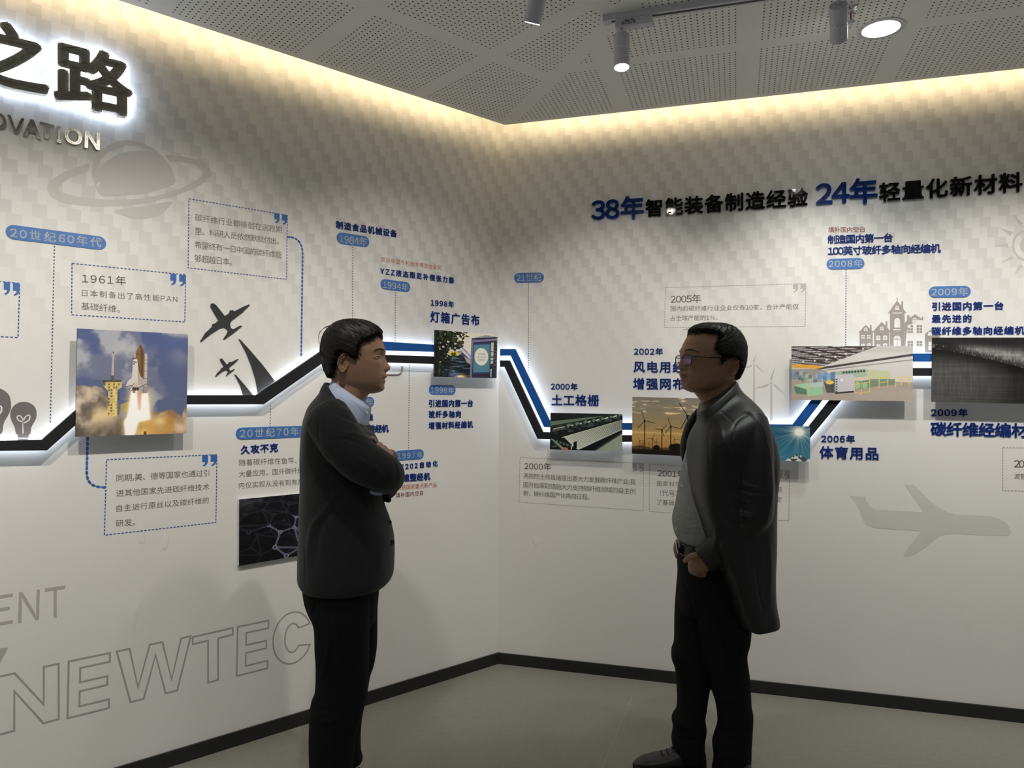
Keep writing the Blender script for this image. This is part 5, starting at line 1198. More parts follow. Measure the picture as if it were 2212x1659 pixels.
# skin with a painted tint for lips, brows stay separate
def skin_mat(name, col):
    m = bpy.data.materials.new(name); m.use_nodes = True; g = NT(m); b = m.node_tree.nodes['Principled BSDF']
    v = g.n('ShaderNodeVertexColor', layer_name='tint'); tc = g.n('ShaderNodeTexCoord'); nz = g.n('ShaderNodeTexNoise'); nz.inputs['Scale'].default_value = 60; nz.inputs['Detail'].default_value = 4; g.inp(nz.inputs['Vector'], tc.outputs['Object'])
    hs = g.n('ShaderNodeHueSaturation'); g.inp(hs.inputs['Value'], g.ramp(nz.outputs['Fac'], .3, .7, .94, 1.06)); g.inp(hs.inputs['Color'], v.outputs[0]); g.inp(b.inputs['Base Color'], hs.outputs[0])
    b.inputs['Roughness'].default_value = 0.48; b.inputs['Specular IOR Level'].default_value = 0.4; b.inputs['Subsurface Weight'].default_value = 0.12; b.inputs['Subsurface Radius'].default_value = (0.012, 0.005, 0.003); b.inputs['Subsurface Scale'].default_value = 0.5
    return m
SKIN = lin((146, 112, 90)); LIP = lin((130, 84, 76)); MATS['skin'] = skin_mat('skin', SKIN)
M_HAIR = mat('black_hair', (17, 15, 15), 0.5, spec=0.3, noise=(150, 0.2))
M_BROW = mat('brow_hair', (26, 21, 19), 0.6, noise=(150, 0.2))
M_EYEW = mat('eye_white', (196, 190, 184), 0.25, noise=(50, 0.03)); M_IRIS = mat('dark_iris', (24, 16, 12), 0.12, noise=(50, 0.1)); M_TEETH = mat('teeth', (205, 198, 186), 0.3, noise=(50, 0.03))

class Head:
    """head lofted from profile rows; local axes: t = towards the face, y = towards the camera, z = up (metres)"""
    def __init__(s, rows, prof, Y, px0, sgn, yaw, k, nz=170, nt=220):
        s.Y, s.px0, s.sgn = Y, px0, sgn; c, n = math.cos(yaw), math.sin(yaw)
        s.f = np.array([c, n, 0]) if sgn > 0 else np.array([-c, -n, 0]); s.s = np.array([n, -c, 0]); s.k = Y / FPX / k
        s.H0 = at((px0, 853), Y); s.zmap = lambda py: at((px0, py), Y)[2] if np.ndim(py) == 0 else np.array([at((px0, q), Y)[2] for q in py])
        R = np.array(rows, float)       # py, x_back, x_front, half width
        yy = np.r_[np.linspace(R[0, 0], R[3, 0], 26)[:-1], np.linspace(R[3, 0], R[-1, 0], nz - 25)]
        S = spline(R, 900); o = np.argsort(S[:, 0]); g = lambda c_: np.interp(yy, S[o, 0], S[o, c_])
        xb, xf, hw = g(1), g(2), g(3); s.py = yy
        tf, tb = (xf - px0) * sgn * s.k, (xb - px0) * sgn * s.k; a = np.arange(nt) * 2 * math.pi / nt
        lo = (yy - R[0, 0]) / (R[-1, 0] - R[0, 0]); e = 2.15 + 0.45 * sst(lo, .35, .6)
        T = (tf + tb)[:, None] / 2 + (tf - tb)[:, None] / 2 * sgp(np.cos(a)[None], 2 / e[:, None]); Yl = hw[:, None] * sgp(np.sin(a)[None], 2 / e[:, None]); Z = np.repeat(s.zmap(yy)[:, None], nt, 1)
        s.T, s.Yl, s.Z, s.PY = T, Yl, Z, np.repeat(yy[:, None], nt, 1); s.nz, s.nt = nz, nt; s.T0 = T.copy(); s.front = np.cos(a)[None] > 0.05
        # profile features: difference between the traced profile and the plain loft, fading sideways
        pr = np.array(prof, float); tgt = (np.interp(yy, pr[:, 0], pr[:, 1]) - px0) * sgn * s.k; on = (yy >= pr[0, 0]) & (yy <= pr[-1, 0]); sig = np.interp(yy, pr[:, 0], pr[:, 2])
        dl = np.where(on, tgt - tf, 0); s.T = s.T + dl[:, None] * np.exp(-(Yl / sig[:, None]) ** 2) * s.front
    def px(s): return np.stack([s.px0 + s.sgn * s.T / s.k, s.PY], -1)
    def tz(s, x, y): return (x - s.px0) * s.sgn * s.k, s.zmap(y)
    def bump(s, x, y, yl, r, amp, d=(1, 0, 0)):
        t, z = s.tz(x, y)
        for sd in (1, -1):
            if yl == 0 and sd < 0: break
            q = ((s.T - t) ** 2 + (s.Yl - sd * yl) ** 2 + (s.Z - z) ** 2) / r ** 2; w = amp * np.exp(-q)
            s.T = s.T + w * d[0]; s.Yl = s.Yl + w * d[1] * sd; s.Z = s.Z + w * d[2]
    def world(s, T=None, Yl=None, Z=None):
        T, Yl, Z = (s.T if T is None else T), (s.Yl if Yl is None else Yl), (s.Z if Z is None else Z)
        B = np.array([s.H0[0], s.H0[1], 0]); return (B + T[..., None] * s.f + Yl[..., None] * s.s + Z[..., None] * EZ).reshape(-1, 3)
    def loc(s, V):
        d = V - np.array([s.H0[0], s.H0[1], 0]); return d @ s.f, d @ s.s, d[:, 2]
    def locpx(s, V):
        t, y, z = s.loc(V); z0, z1 = s.zmap(700.0), s.zmap(800.0); return np.stack([s.px0 + s.sgn * t / s.k, 700 + (z - z0) / (z1 - z0) * 100], 1), y
    def mesh(s): return s.world(), grid_faces(s.nz, s.nt)
    def surf(s, x, y, side=1):
        """point and normal of the skin at photo-profile point (x, y), on the near (+1) or far (-1) side"""
        t, z = s.tz(x, y); V = s.world(); d = (s.T - t) ** 2 + (s.Z - z) ** 2 + np.where(s.Yl * side > 0.002, 0, 1); i = int(np.argmin(d))
        F4 = np.array(grid_faces(s.nz, s.nt, False)); 
        if not hasattr(s, 'N') or s.N is None: s.N = normals_of(V, F4)
        n = s.N[i]; c = V.mean(0)
        return V[i], n if n @ (V[i] - c) > 0 else -n
    def ear(s, x, y, a, b, side, tilt=0.12):
        """outer ear: rim, groove, bowl and lobe"""
        p, n = s.surf(x, y, side); t, z = s.tz(x, y); y0 = (s.loc(p[None])[1])[0] * 1.0
        nr, na = 16, 48; V = []
        for lay in (0, 1):
            for i in range(nr):
                r = i / (nr - 1)
                for j in range(na):
                    f = 2 * math.pi * j / na; cx, cy = math.cos(f), math.sin(f)       # cx>0 back of ear, cy>0 top
                    wx = a * (1.0 if cy > 0 else 1 - 0.42 * (-cy) ** 1.5) * (1 - 0.12 * max(0, -cx) ); px_, pz_ = -cx * r * wx, cy * r * b
                    px_ -= 0.0; pt, pz = px_ - tilt * pz_ * 1.0, pz_
                    h = 0.006 + 0.011 * max(-0.15, (cx * r * 0.55 + 0.45 * r * (cx > -0.3))) 
                    rim = math.exp(-((r - 0.90) / 0.10) ** 2) * (1 if (cy > -0.35 or cx < -.2) else 0.35) * (0.25 if (cx < -0.75 and abs(cy) < .5) else 1)
                    h += 0.0045 * rim + 0.0035 * math.exp(-((r - 0.58) / 0.11) ** 2) * (cx > -0.1) - 0.0075 * math.exp(-(((px_ + a * .10) / (a * .42)) ** 2 + ((pz_ + b * .12) / (b * .36)) ** 2)) - 0.002 * math.exp(-((r - .74) / .07) ** 2) * (cy > -.3)
                    if cx < -0.55 and abs(cy) < .5: h += 0.0035 * math.exp(-((r - .72) / .2) ** 2)
                    if lay: h -= 0.0040
                    V.append((t + pt, y0 * 1.0 + side * (h - 0.004), z + pz))
        V = np.array(V); W = s.world(V[:, 0], V[:, 1], V[:, 2]); F = []
        for l in (0, 1):
            for i in range(nr - 1):
                for j in range(na): k = (j + 1) % na; o = l * nr * na; F.append((o + i * na + j, o + i * na + k, o + (i + 1) * na + k, o + (i + 1) * na + j))
        for j in range(na): k = (j + 1) % na; F.append(((nr - 1) * na + j, (nr - 1) * na + k, nr * na + (nr - 1) * na + k, nr * na + (nr - 1) * na + j))
        return W, np.array(F)
    def hair(s, poly, T, parent, soft=7.0, seed=3, comb=(0.8, 0.6), rag=2.6, amp=0.0008, label=None):
        """hair grown off the scalp inside the traced hair outline"""
        V = s.world(s.T0, None, None); F4 = np.array(grid_faces(s.nz, s.nt, False)); N = normals_of(V, F4); c = V.mean(0)
        if ((V - c) * N).sum(1).mean() < 0: N = -N
        Q = np.stack([s.px0 + s.sgn * s.T0 / s.k, s.PY], -1).reshape(-1, 2); al = np.array(comb) / np.hypot(*comb); ac = np.array([-al[1], al[0]])
        yl = s.Yl.reshape(-1); u, v = Q @ al, Q @ ac + yl * 260
        tb = np.random.RandomState(seed).rand(4096) * 2 - 1; look = lambda q: np.interp(np.abs(q) % 4000, np.arange(4096), tb)
        st = look(1000 + v * .55 + 3 * np.sin(u * .035 + 1) + .03 * u) * .6 + look(700 + v * 1.25 + 4 * np.sin(u * .05)) * .55 + look(300 + v * 2.6 + 2 * np.sin(u * .09)) * .4
        sd = poly_sd(Q, poly) + rag * st; m = sst(sd, -1.0, soft); s._hm = m; s._hn = N
        d = -0.0025 + (T + 0.0025) * m + amp * st * m
        W = V + N * d[:, None]; keep = (m[F4] > 0.01).any(1); F4 = F4[keep]
        used = np.unique(F4); mp = -np.ones(len(V), int); mp[used] = np.arange(len(used))
        ext = [tuple(range(0))]
        capv = W[:s.nt].mean(0)     # close the crown
        Vf = np.concatenate([W[used], [capv]]); tri = np.array([[mp[j], mp[(j + 1) % s.nt], len(used), len(used)] for j in range(s.nt)])
        o = mesh_obj('hair', Vf, [tuple(q) for q in mp[F4]] + [(a, b, c_) for a, b, c_, _ in tri], M_HAIR, parent, None, True)
        return o
    def groom(s, parent, whorl, n, T, seed, length=0.034, down=0.35, messy=0.25, lift=0.0020):
        """fine strands lying over the hair mass, combed away from the whorl"""
        r = np.random.RandomState(seed); V = s.world(s.T0, None, None); N = s._hn; kd = mathutils.kdtree.KDTree(len(V))
        for i, p in enumerate(V): kd.insert(Vector(p), i)
        kd.balance(); cand = np.where(s._hm > 0.10)[0]; wt = s._hm[cand] ; pick = r.choice(cand, n); cen = s.world(np.array([s.tz(*whorl)[0]]), np.array([0.01]), np.array([s.tz(*whorl)[1]]))[0]
        Vs = []; F = []
        for i in pick:
            p = V[i]; jit = r.randn(3) * messy; pts = []; L = length * (.5 + .8 * r.rand()); hgt = T * (.80 + .35 * r.rand()); m0 = s._hm[i]
            for k in range(6):
                _, j, _ = kd.find(Vector(p)); nn = N[j]; m = s._hm[j]; q = V[j] + (p - V[j]) - nn * ((p - V[j]) @ nn)
                d = p - cen; d = d / (np.linalg.norm(d) + .01) + np.array([0, 0, -down]) + jit; d = d - nn * (d @ nn); d /= np.linalg.norm(d) + 1e-9
                hh = -0.001 + (hgt + .001) * max(m, m0 * .75 * (1 - k / 8)) + lift * (k / 5) ** 2 * r.rand(); pts.append(q + nn * hh); p = q + d * L / 5
            pts = np.array(pts); t = np.gradient(pts, axis=0); sd = np.cross(t, N[i]); sd /= np.linalg.norm(sd, axis=1)[:, None] + 1e-9; up = np.cross(sd, t); up /= np.linalg.norm(up, axis=1)[:, None] + 1e-9
            w = 0.00075 * np.array([.8, 1, 1, .9, .6, .12])[:, None]; o = len(Vs) * 18
            Vs.append(np.concatenate([pts + sd * w, pts + up * w, pts - sd * w])); 
            for k in range(5):
                for c in range(3): c2 = (c + 1) % 3; F.append((o + c * 6 + k, o + c * 6 + k + 1, o + c2 * 6 + k + 1, o + c2 * 6 + k))
        return mesh_np('hair_strands', np.concatenate(Vs), np.array(F), M_HAIR, parent)
    def strands(s, L, parent, r=0.0006):
        mb = MB()
        for pts in L:
            P = [np.array([s.H0[0], s.H0[1], 0]) + s.f * ((x - s.px0) * s.sgn * s.k) + s.s * yl + EZ * s.zmap(y) for x, y, yl in pts]
            S = spline(np.array(P), 14); mb.tube(S, np.linspace(r, r * .3, 14), 5)
        return mb.build('loose_strands', M_HAIR, parent, None, True)
    def eye(s, x, y, side, parent, r=0.0118, sink=0.0085):
        p, n = s.surf(x, y, side); n = (s.f * 0.85 + s.s * side * 0.35); n /= np.linalg.norm(n); c = p - n * sink
        v, f = sphere(c, r); e = mesh_obj('eye', v, f, M_EYEW, parent, c, True)
        look = s.f + s.s * side * 0.05; look /= np.linalg.norm(look); v, f = sphere(c + look * (r * 0.62), r * 0.52); tag(mesh_obj('iris', v, f, M_IRIS, e, None, True), 'dark iris')
        return c
    def path(s, L, side, lift=0.0):
        out = []
        for x, y in L: p, n = s.surf(x, y, side); out.append(p + n * lift)
        return np.array(out)
def sphere(c, r, n=20, m=12):
    V = []; r = np.broadcast_to(r, 3)
    for i in range(m + 1):
        a = math.pi * (i + 0.0) / m; a = min(max(a, 0.02), math.pi - 0.02)
        for j in range(n): b = 2 * math.pi * j / n; V.append((c[0] + r[0] * math.sin(a) * math.cos(b), c[1] + r[1] * math.sin(a) * math.sin(b), c[2] + r[2] * math.cos(a)))
    return np.array(V), grid_faces(m + 1, n)
def disc(c, n, r, h, k=14):
    n = np.asarray(n, float) / np.linalg.norm(n); return tube([c - n * h, c + n * h], [r, r], k)
# ------------------------------------------------------------------ people
M_JACK = mat('charcoal_wool', (38, 38, 41), 0.9, spec=0.15, noise=(420, 0.35), bump=(700, 0.25), sheen=0.15)
M_TROU = mat('black_wool', (25, 25, 27), 0.9, spec=0.12, noise=(300, 0.2), bump=(500, 0.2))
M_SHIRTA = mat('light_blue_cotton', (178, 188, 214), 0.8, spec=0.2, noise=(200, 0.05), bump=(500, 0.1))
M_LEATH = mat('black_leather', (23, 24, 25), 0.46, spec=0.40, noise=(60, 0.15), bump=(230, 0.07))
M_SHIRTB = mat('grey_linen', (146, 149, 147), 0.85, spec=0.15, noise=(90, 0.14), bump=(330, 0.25))
M_JEANS = mat('black_denim', (22, 22, 24), 0.85, spec=0.15, noise=(260, 0.3), bump=(420, 0.3))
M_SHOE = mat('black_shoe_leather', (28, 27, 27), 0.35, spec=0.5, noise=(50, 0.12)); M_SOLE = mat('black_rubber', (20, 20, 20), 0.7, noise=(40, 0.1))
M_SNEAK = mat('grey_sneaker', (122, 124, 126), 0.7, noise=(90, 0.15)); M_SNSOLE = mat('dark_sole', (60, 60, 62), 0.7, noise=(40, 0.1))
M_BELT = mat('belt_leather', (24, 23, 23), 0.4, noise=(60, 0.1)); M_BUCK = mat('buckle_metal', (206, 206, 202), 0.25, metal=1.0, noise=(60, 0.06)); M_BTN = mat('pale_button', (205, 206, 205), 0.35, noise=(60, 0.04)); M_BTND = mat('dark_button', (26, 26, 27), 0.3, noise=(60, 0.1))
M_FRAME = mat('dark_plum_frame', (30, 24, 32), 0.25, spec=0.5, noise=(60, 0.1)); M_GLASS = mat('coated_lens', (150, 120, 170), 0.05, spec=0.6, noise=(10, 0.02), alpha=0.30)

def shoe(parent, origin, d, rows, m, msole, laces=None, name='shoe'):
    """rows: (along, top, half width, shift) metres from the heel along direction d; sole under it"""
    d = np.asarray(d, float) / np.linalg.norm(d); side = np.array([-d[1], d[0], 0]); S = spline(np.array(rows, float), 44); a = np.arange(40) * 2 * math.pi / 40; V = []
    for x, top, hw in S:
        c = np.asarray(origin) + d * x + EZ * (0.012 + max(top - 0.012, 0.006) / 2); V.append(c + sgp(np.cos(a), 0.85)[:, None] * side * hw + sgp(np.sin(a), 0.8)[:, None] * EZ * max(top - 0.012, 0.006) / 2)
    sh = mesh_obj(name, np.concatenate(V), grid_faces(44, 40), m, parent, None, True)
    V = []
    for x, top, hw in S:
        c = np.asarray(origin) + d * x + EZ * 0.009; V.append(c + sgp(np.cos(a), 0.7)[:, None] * side * (hw + 0.003) + sgp(np.sin(a), 0.5)[:, None] * EZ * 0.009)
    mesh_obj('sole', np.concatenate(V), grid_faces(44, 40), msole, sh, None, True)
    if laces:
        mb = MB()
        for k in range(4):
            x = laces[0] + (laces[1] - laces[0]) * k / 3; i = int(np.argmin(np.abs(S[:, 0] - x))); top = S[i, 1]; hw = S[i, 2] * 0.5
            arc = [np.asarray(origin) + d * (x + 0.008 * math.sin(q)) + side * hw * math.cos(q) + EZ * (top - 0.006 + 0.008 * math.sin(q)) for q in np.linspace(0, math.pi, 9)]; mb.tube(arc, [0.0026] * 9, 8)
        x = laces[1]; i = int(np.argmin(np.abs(S[:, 0] - x))); top = S[i, 1]; c = np.asarray(origin) + d * x + EZ * (top + 0.002)
        for sg in (-1, 1):
            mb.tube(spline([c, c + side * sg * 0.018 + EZ * 0.010 + d * 0.004, c + side * sg * 0.030 + EZ * 0.002, c + side * sg * 0.014 - EZ * 0.001, c], 14), [0.0023] * 14, 8)
        mb.build('laces', M_SOLE, sh, None, True)
    return sh
def foot(o, d):
    d = np.asarray(d, float) / np.linalg.norm(d); o = np.asarray(o); return limb_w([o + d * .05 + EZ * .075, o + d * .06 + EZ * .045, o + d * .12 + EZ * .036, o + d * .20 + EZ * .030], [.028, .028, .024, .016])
def limb_w(P, r):
    S = spline(np.c_[np.array(P), np.array(r)[:, None], np.array(r)[:, None]], 24); return capped2(S[:, :3], S[:, 3:])
def gp(x, Y):
    q = at((x, 853), Y); q[2] = 0; return q
def snap(V, p, ymax):
    Q = topx(V); d = np.hypot(Q[:, 0] - p[0], Q[:, 1] - p[1]) + np.where(V[:, 1] > ymax, 1e3, 0); c = np.argsort(d)[:12]; return V[c[np.argmin(V[c, 1])]]
def body_skin(parts, hd, parent, lips, voxel=0.0026):
    V, F4, N = union(parts, voxel, 3); tint = np.tile(SKIN, (len(V), 1)); q, yl = hd.locpx(V)
    t, y, z = hd.loc(V); near = (np.abs(t) < .25) & (z > 1.2)
    (lx, ly, rx, ry) = lips; m = np.exp(-((q[:, 0] - lx) / rx) ** 4 - ((q[:, 1] - ly) / ry) ** 4) * near * (np.abs(yl) < 0.027)
    tint = tint * (1 - m[:, None]) + LIP * m[:, None]
    rough = 1 + 0.06 * noise3(V, 60, 4) ; tint = tint * rough[:, None]
    return V, F4, tint
def finish_body(V, F4, tint, extra, parent):
    """ears and lids are grown onto the same mesh"""
    k = len(V); Vs, Fs, Ts = [V], [F4], [tint]
    for v, f in extra:
        f = np.array([q if len(q) == 4 else (q[0], q[1], q[2], q[2]) for q in f if len(q) in (3, 4)]); Vs.append(v); Fs.append(f + k); Ts.append(np.tile(SKIN * 0.97, (len(v), 1))); k += len(v)
    return mesh_np('body', np.concatenate(Vs), np.concatenate(Fs), MATS['skin'], parent, np.concatenate(Ts))
def lids(hd, up, lo, side):
    out = []
    for L, r in ((up, 0.0026), (lo, 0.0019)):
        P = spline(hd.path(L, side, 0.0012), 12); out.append(capped(P, np.r_[np.linspace(.5, 1, 6), np.linspace(1, .5, 6)] * r, 10))
    return out

# ------------------------------------------------ person with crossed arms
YA = 2.57
A0 = at((728, 853), 2.56); A0[2] = 0.0
PA = empty('person', A0, 'person with short black hair in a charcoal jacket and black trousers, arms crossed, facing right', 'person')
hA = Head([(699.5, 752, 772, 0.004), (702, 740, 787, 0.034), (708, 725, 803, 0.054), (718, 713.5, 815.5, 0.066), (732, 706, 824.5, 0.0735), (745, 703, 829, 0.0765), (758, 702, 832, 0.078), (770, 703.5, 829, 0.0772), (782, 706, 829, 0.0757),
           (795, 709.5, 829.5, 0.073), (806, 714, 830.5, 0.070), (815, 719, 830.5, 0.067), (822, 724, 829.5, 0.0645), (830, 731, 828.5, 0.060), (838, 740, 828, 0.052), (845, 754, 824, 0.040), (850, 778, 810, 0.014)],
          [(748, 829.9, .05), (756, 833.4, .04), (762, 833.2, .028), (768, 831.5, .013), (772, 831.9, .010), (777, 834.4, .0105), (782, 837.2, .012), (787, 840.6, .0135), (791, 843.6, .0145), (795, 844.2, .015), (798.5, 842.6, .0145), (801.5, 837.0, .0135), (804, 833.6, .016), (807, 834.2, .022), (811, 836.6, .024), (814.5, 836.2, .025), (817, 832.0, .024), (819, 829.2, .024), (821.5, 832.6, .024), (825, 833.2, .024), (828.5, 830.0, .026), (832, 829.4, .028), (838, 830.0, .030), (843, 828.0, .03), (847, 821, .03)],
          YA, 765.0, +1, math.radians(8), 1.02)
hA.bump(819, 771, .033, .0135, -.0065, (0.7, 0.55, 0)); hA.bump(830, 757, .022, .013, .0022); hA.bump(816, 788, .046, .022, .0030, (.5, .8, 0)); hA.bump(829.5, 798, .0135, .0068, .0046, (.45, .9, 0)); hA.bump(835.5, 801.5, .007, .0038, -.0034, (.2, .2, 1))
hA.bump(826, 819, .018, .005, -.0032); hA.bump(819.5, 820, .0245, .0055, -.0030, (.6, .8, 0)); hA.bump(818, 806, .030, .007, -.0016, (.5, .8, 0)); hA.bump(770, 772, .078, .02, -.003, (0, 1, 0)); hA.bump(829, 838, 0, .016, .002)
extra = []
for sd in (1, -1):
    extra.append(hA.ear(747, 786, .0210, .0335, sd, -0.16)); extra += lids(hA, [(807.5, 773.4), (812, 771.0), (817.5, 770.0), (823, 771.4)], [(807.5, 773.8), (814, 775.4), (820, 775.0)], sd)
parts = [hA.mesh(), loft_keys([(714, 796, 806, 826, .050), (717, 812, 797, 850, .0545), (713, 835, 790, 866, .061), (700, 858, 789, 888, .085), (685, 885, 788, 905, .12)], YA, 40),
         loft_keys([(690, 880, 786, 905, .10, 0), (672, 895, 788, 915, .155), (664, 950, 792, 950, .155), (660, 1050, 800, 1050, .145), (657, 1150, 822, 1150, .15), (657, 1245, 812, 1245, .155), (670, 1310, 803, 1310, .14)], YA, 50),
         limb([(712, 905, 2.41), (748, 962, 2.40), (828, 1020, 2.43), (838, 1032, 2.49), (815, 1034, 2.57), (792, 1030, 2.63)], [.05, .047, .042, .038, .033, .027]),
         limb([(735, 895, 2.74), (785, 975, 2.76), (830, 1048, 2.69), (840, 1030, 2.60), (842, 1002, 2.54)], [.05, .046, .040, .035, .027]),
         limb([(732, 1290, 2.50), (738, 1450, 2.49), (728, 1520, 2.49), (716, 1640, 2.49), (716, 1735, 2.49)], [.062, .056, .046, .040, .030]), limb([(755, 1290, 2.65), (758, 1450, 2.66), (745, 1520, 2.66), (735, 1600, 2.66), (735, 1672, 2.66)], [.062, .055, .046, .038, .030]),
         foot(gp(676, 2.49), (1, -.10, 0)), foot(gp(700, 2.66), (1, .05, 0))]
# far hand laid over the near upper arm: palm, four fingers, thumb; near hand tucked under the far arm
parts.append(limb([(843, 1004, 2.545), (839, 992, 2.535), (834, 981, 2.52)], [(.026, .022), (.034, .020), (.034, .016)]))
for pts in ([(828, 972, 2.515), (821, 960, 2.475), (815, 964, 2.432)], [(835, 978, 2.515), (830.5, 967.5, 2.472), (824, 971.5, 2.428)], [(841, 984, 2.515), (838.5, 974.5, 2.472), (832.5, 978.5, 2.430)], [(847, 990, 2.515), (846, 981.5, 2.475), (841.5, 984, 2.440)], [(824, 975, 2.535), (811, 955, 2.515), (804.5, 947, 2.475)]):
    parts.append(finger(P3(pts), .0098, .0078, 10))
parts.append(limb([(795, 1030, 2.63), (786, 1022, 2.67), (780, 1012, 2.70)], [(.026, .02), (.034, .018), (.032, .015)]))
for k in range(4): parts.append(finger(P3([(775 + 4 * k, 1008 + 8 * k, 2.70), (770 + 4 * k, 1004 + 8 * k, 2.74), (772 + 4 * k, 1008 + 8 * k, 2.77)]), .0095, .0078))
parts.append(finger(P3([(790, 1015, 2.66), (786, 1000, 2.68), (782, 992, 2.70)]), .0105, .0085))
V, F4, tint = body_skin(parts, hA, PA, (831.5, 819, 9.5, 7.5))
finish_body(V, F4, tint, extra, PA)
hA.N = None
hA.hair([(845, 716), (822, 725.5), (814, 728), (806, 731), (799, 735), (792, 740), (785, 742), (780.5, 747), (778.5, 755), (775.5, 767), (773.5, 778), (770.5, 783), (767, 778), (760, 773), (754, 770), (744, 763.5), (735, 768), (731.5, 780), (731, 794), (727, 805), (719, 815), (640, 830), (640, 640), (845, 640)], 0.0165, PA, 6.0, 3, (0.92, 0.40), 2.2)
hA.groom(PA, (712, 712), 3600, 0.0155, 21, 0.019, 0.35, 0.15, 0.0012)
hA.strands([[(724, 704, .01 + .008 * i), (706 - 1.5 * i, 706 + 2 * i, .012 + .006 * i), (693 - i, 718 + 2 * i, .01 + .006 * i), (688.5 + i * .6, 733 + 2 * i, .01), (690.5 + i, 748, .012)] for i in range(4)] +
           [[(812, 704, .02 * i - .02), (820, 711, .02 * i - .02), (824.5, 722, .018 * i - .018), (823, 731 + i, .016 * i - .016)] for i in range(4)], PA)
for sd in (1, -1):
    hA.eye(816.5, 772.8, sd, PA, 0.0112, 0.0106); mb = MB(); P = spline(hA.path([(808, 761.5), (815, 756.5), (823, 754.5), (830, 757)], sd, .0006), 12); mb.tube(P, np.array([.0008, .0014, .0018, .002, .0022, .0024, .0024, .0024, .0022, .002, .0016, .001]), 8); mb.build('eyebrow', M_BROW, PA, None, True)
p, n = hA.surf(829, 818.6, 1); v, f = sphere(p - hA.f * .004 - hA.s * .004, (.009, .010, .0030)); mesh_obj('teeth', v, f, M_TEETH, PA, None, True)
# shirt
pa = [loft_keys([(719.5, 818.5, 787, 865, .0595), (717, 822, 797, 877, .072), (712, 830, 801, 884, .086), (707, 840, 798, 905, .098), (703, 855, 794, 922, .11), (700, 875, 788, 935, .115)], YA, 40)]
V, F4, N = union(pa, .003, 3); V = folds(V, N, [([(724, 822), (752, 842), (780, 862), (798, 878)], 1.6, 0.8), ([(733, 848), (765, 872), (784, 893), (796, 900)], 1.6, -1.4)])
SH = mesh_np('shirt', V, F4, M_SHIRTA, PA)
mb = MB(); p = snap(V, (793.5, 891), 2.57); mb.add(*disc(p + np.array([.0012, -.0012, 0]), (0.75, -0.65, 0.1), .0052, .0012)); mb.build('button', M_BTN, SH)
mb = MB(); mb.add(*limb([(800, 1061.5, 2.47), (811, 1065.5, 2.475), (824, 1066, 2.49)], [.006, .007, .006], 14)); tag(mb.build('cuff', M_SHIRTA, SH, None, True), 'pale strip of shirt cuff')
# jacket
ja = [loft_keys([(707, 826, 793, 923, .084), (697, 842, 797, 934, .125), (684, 856, 803, 942, .172), (667, 875, 809, 952, .198), (655.5, 904, 815, 962, .198), (650, 942, 820, 976, .19), (647.5, 987, 824, 1006, .182), (647, 1032, 826, 1042, .176), (646, 1086, 829, 1088, .174),
               (644.5, 1136, 845, 1134, .177), (643, 1182, 853, 1172, .183), (642, 1225, 851, 1222, .187), (642.5, 1248, 847, 1248, .187), (652, 1264, 837, 1262, .184)], YA, 110, 72),
      loft_keys([(704, 823.5, 795.5, 920, .091), (699, 832, 800, 929, .114), (694.5, 842.5, 803.5, 937, .138), (698, 847, 800, 938, .130)], YA, 20, 60),
      limb([(704, 898, 2.405), (722, 925, 2.395), (745, 960, 2.39), (776, 991, 2.395), (812, 1013, 2.41), (832, 1023, 2.435), (838, 1033, 2.50), (818, 1036, 2.57), (795, 1032, 2.63)], [.074, .076, .074, .072, .067, .061, .054, .050, .045], 60),
      limb([(735, 900, 2.74), (775, 960, 2.76), (812, 1025, 2.73), (828, 1050, 2.68), (838, 1040, 2.61), (842, 1015, 2.56)], [.075, .07, .056, .050, .046, .038], 40),
      limb([(834, 1074, 2.60), (841, 1082, 2.60)], [.012, .010], 8)]
V, F4, N = union(ja, .0040, 5)
V = folds(V, N, [([(696, 884), (690, 903), (687.5, 931), (689, 966)], 2.2, -2.6), ([(731, 879), (760, 890), (787, 908)], 5, 4), ([(722, 893), (752, 905), (777, 918), (798, 937)], 3, -4), ([(738, 935), (770, 938), (797, 948), (815, 960)], 5, 4.5), ([(730, 948), (760, 952), (790, 966)], 3, -3.5), ([(709, 986), (725, 1014), (747, 1033)], 4, -4), ([(760, 985), (790, 1000), (815, 1020)], 5, 3),
                 ([(800, 1000), (820, 1022), (838, 1052)], 4, 3), ([(846, 990), (858, 1005), (863, 1035)], 3.5, 3), ([(852, 1000), (856, 1020), (852, 1045)], 2.5, -3), ([(724, 1068), (700, 1105), (675, 1139), (662, 1222)], 6, 5), ([(738, 1075), (712, 1115), (690, 1150), (680, 1225)], 6, -4), ([(728, 1114), (770, 1111), (811, 1110)], 1.8, -2.0), ([(799, 1062), (802, 1105)], 2.0, -2.0),
                 ([(661, 1180), (660, 1222), (661.5, 1262)], 1.8, -3.0), ([(760, 1130), (755, 1190), (745, 1255)], 12, 3), ([(810, 1120), (822, 1180), (818, 1250)], 10, 3), ([(653, 905), (656, 960), (655, 1010)], 8, 3), ([(700, 868), (722, 862), (745, 868)], 6, 3), ([(697, 845), (722, 861), (746, 880), (770, 905)], 2.2, -2.6)])
V = V + N * (noise3(V, 26, 5) * .0018)[:, None]
JA = mesh_np('jacket', V, F4, M_JACK, PA)
for q in ((842, 1129), (846.5, 1170)): mb = MB(); p = snap(V, q, 2.6); mb.add(*disc(p + np.array([.002, -.002, 0]), (0.8, -0.6, 0.0), .0085, .002)); mb.build('button', M_BTND, JA)
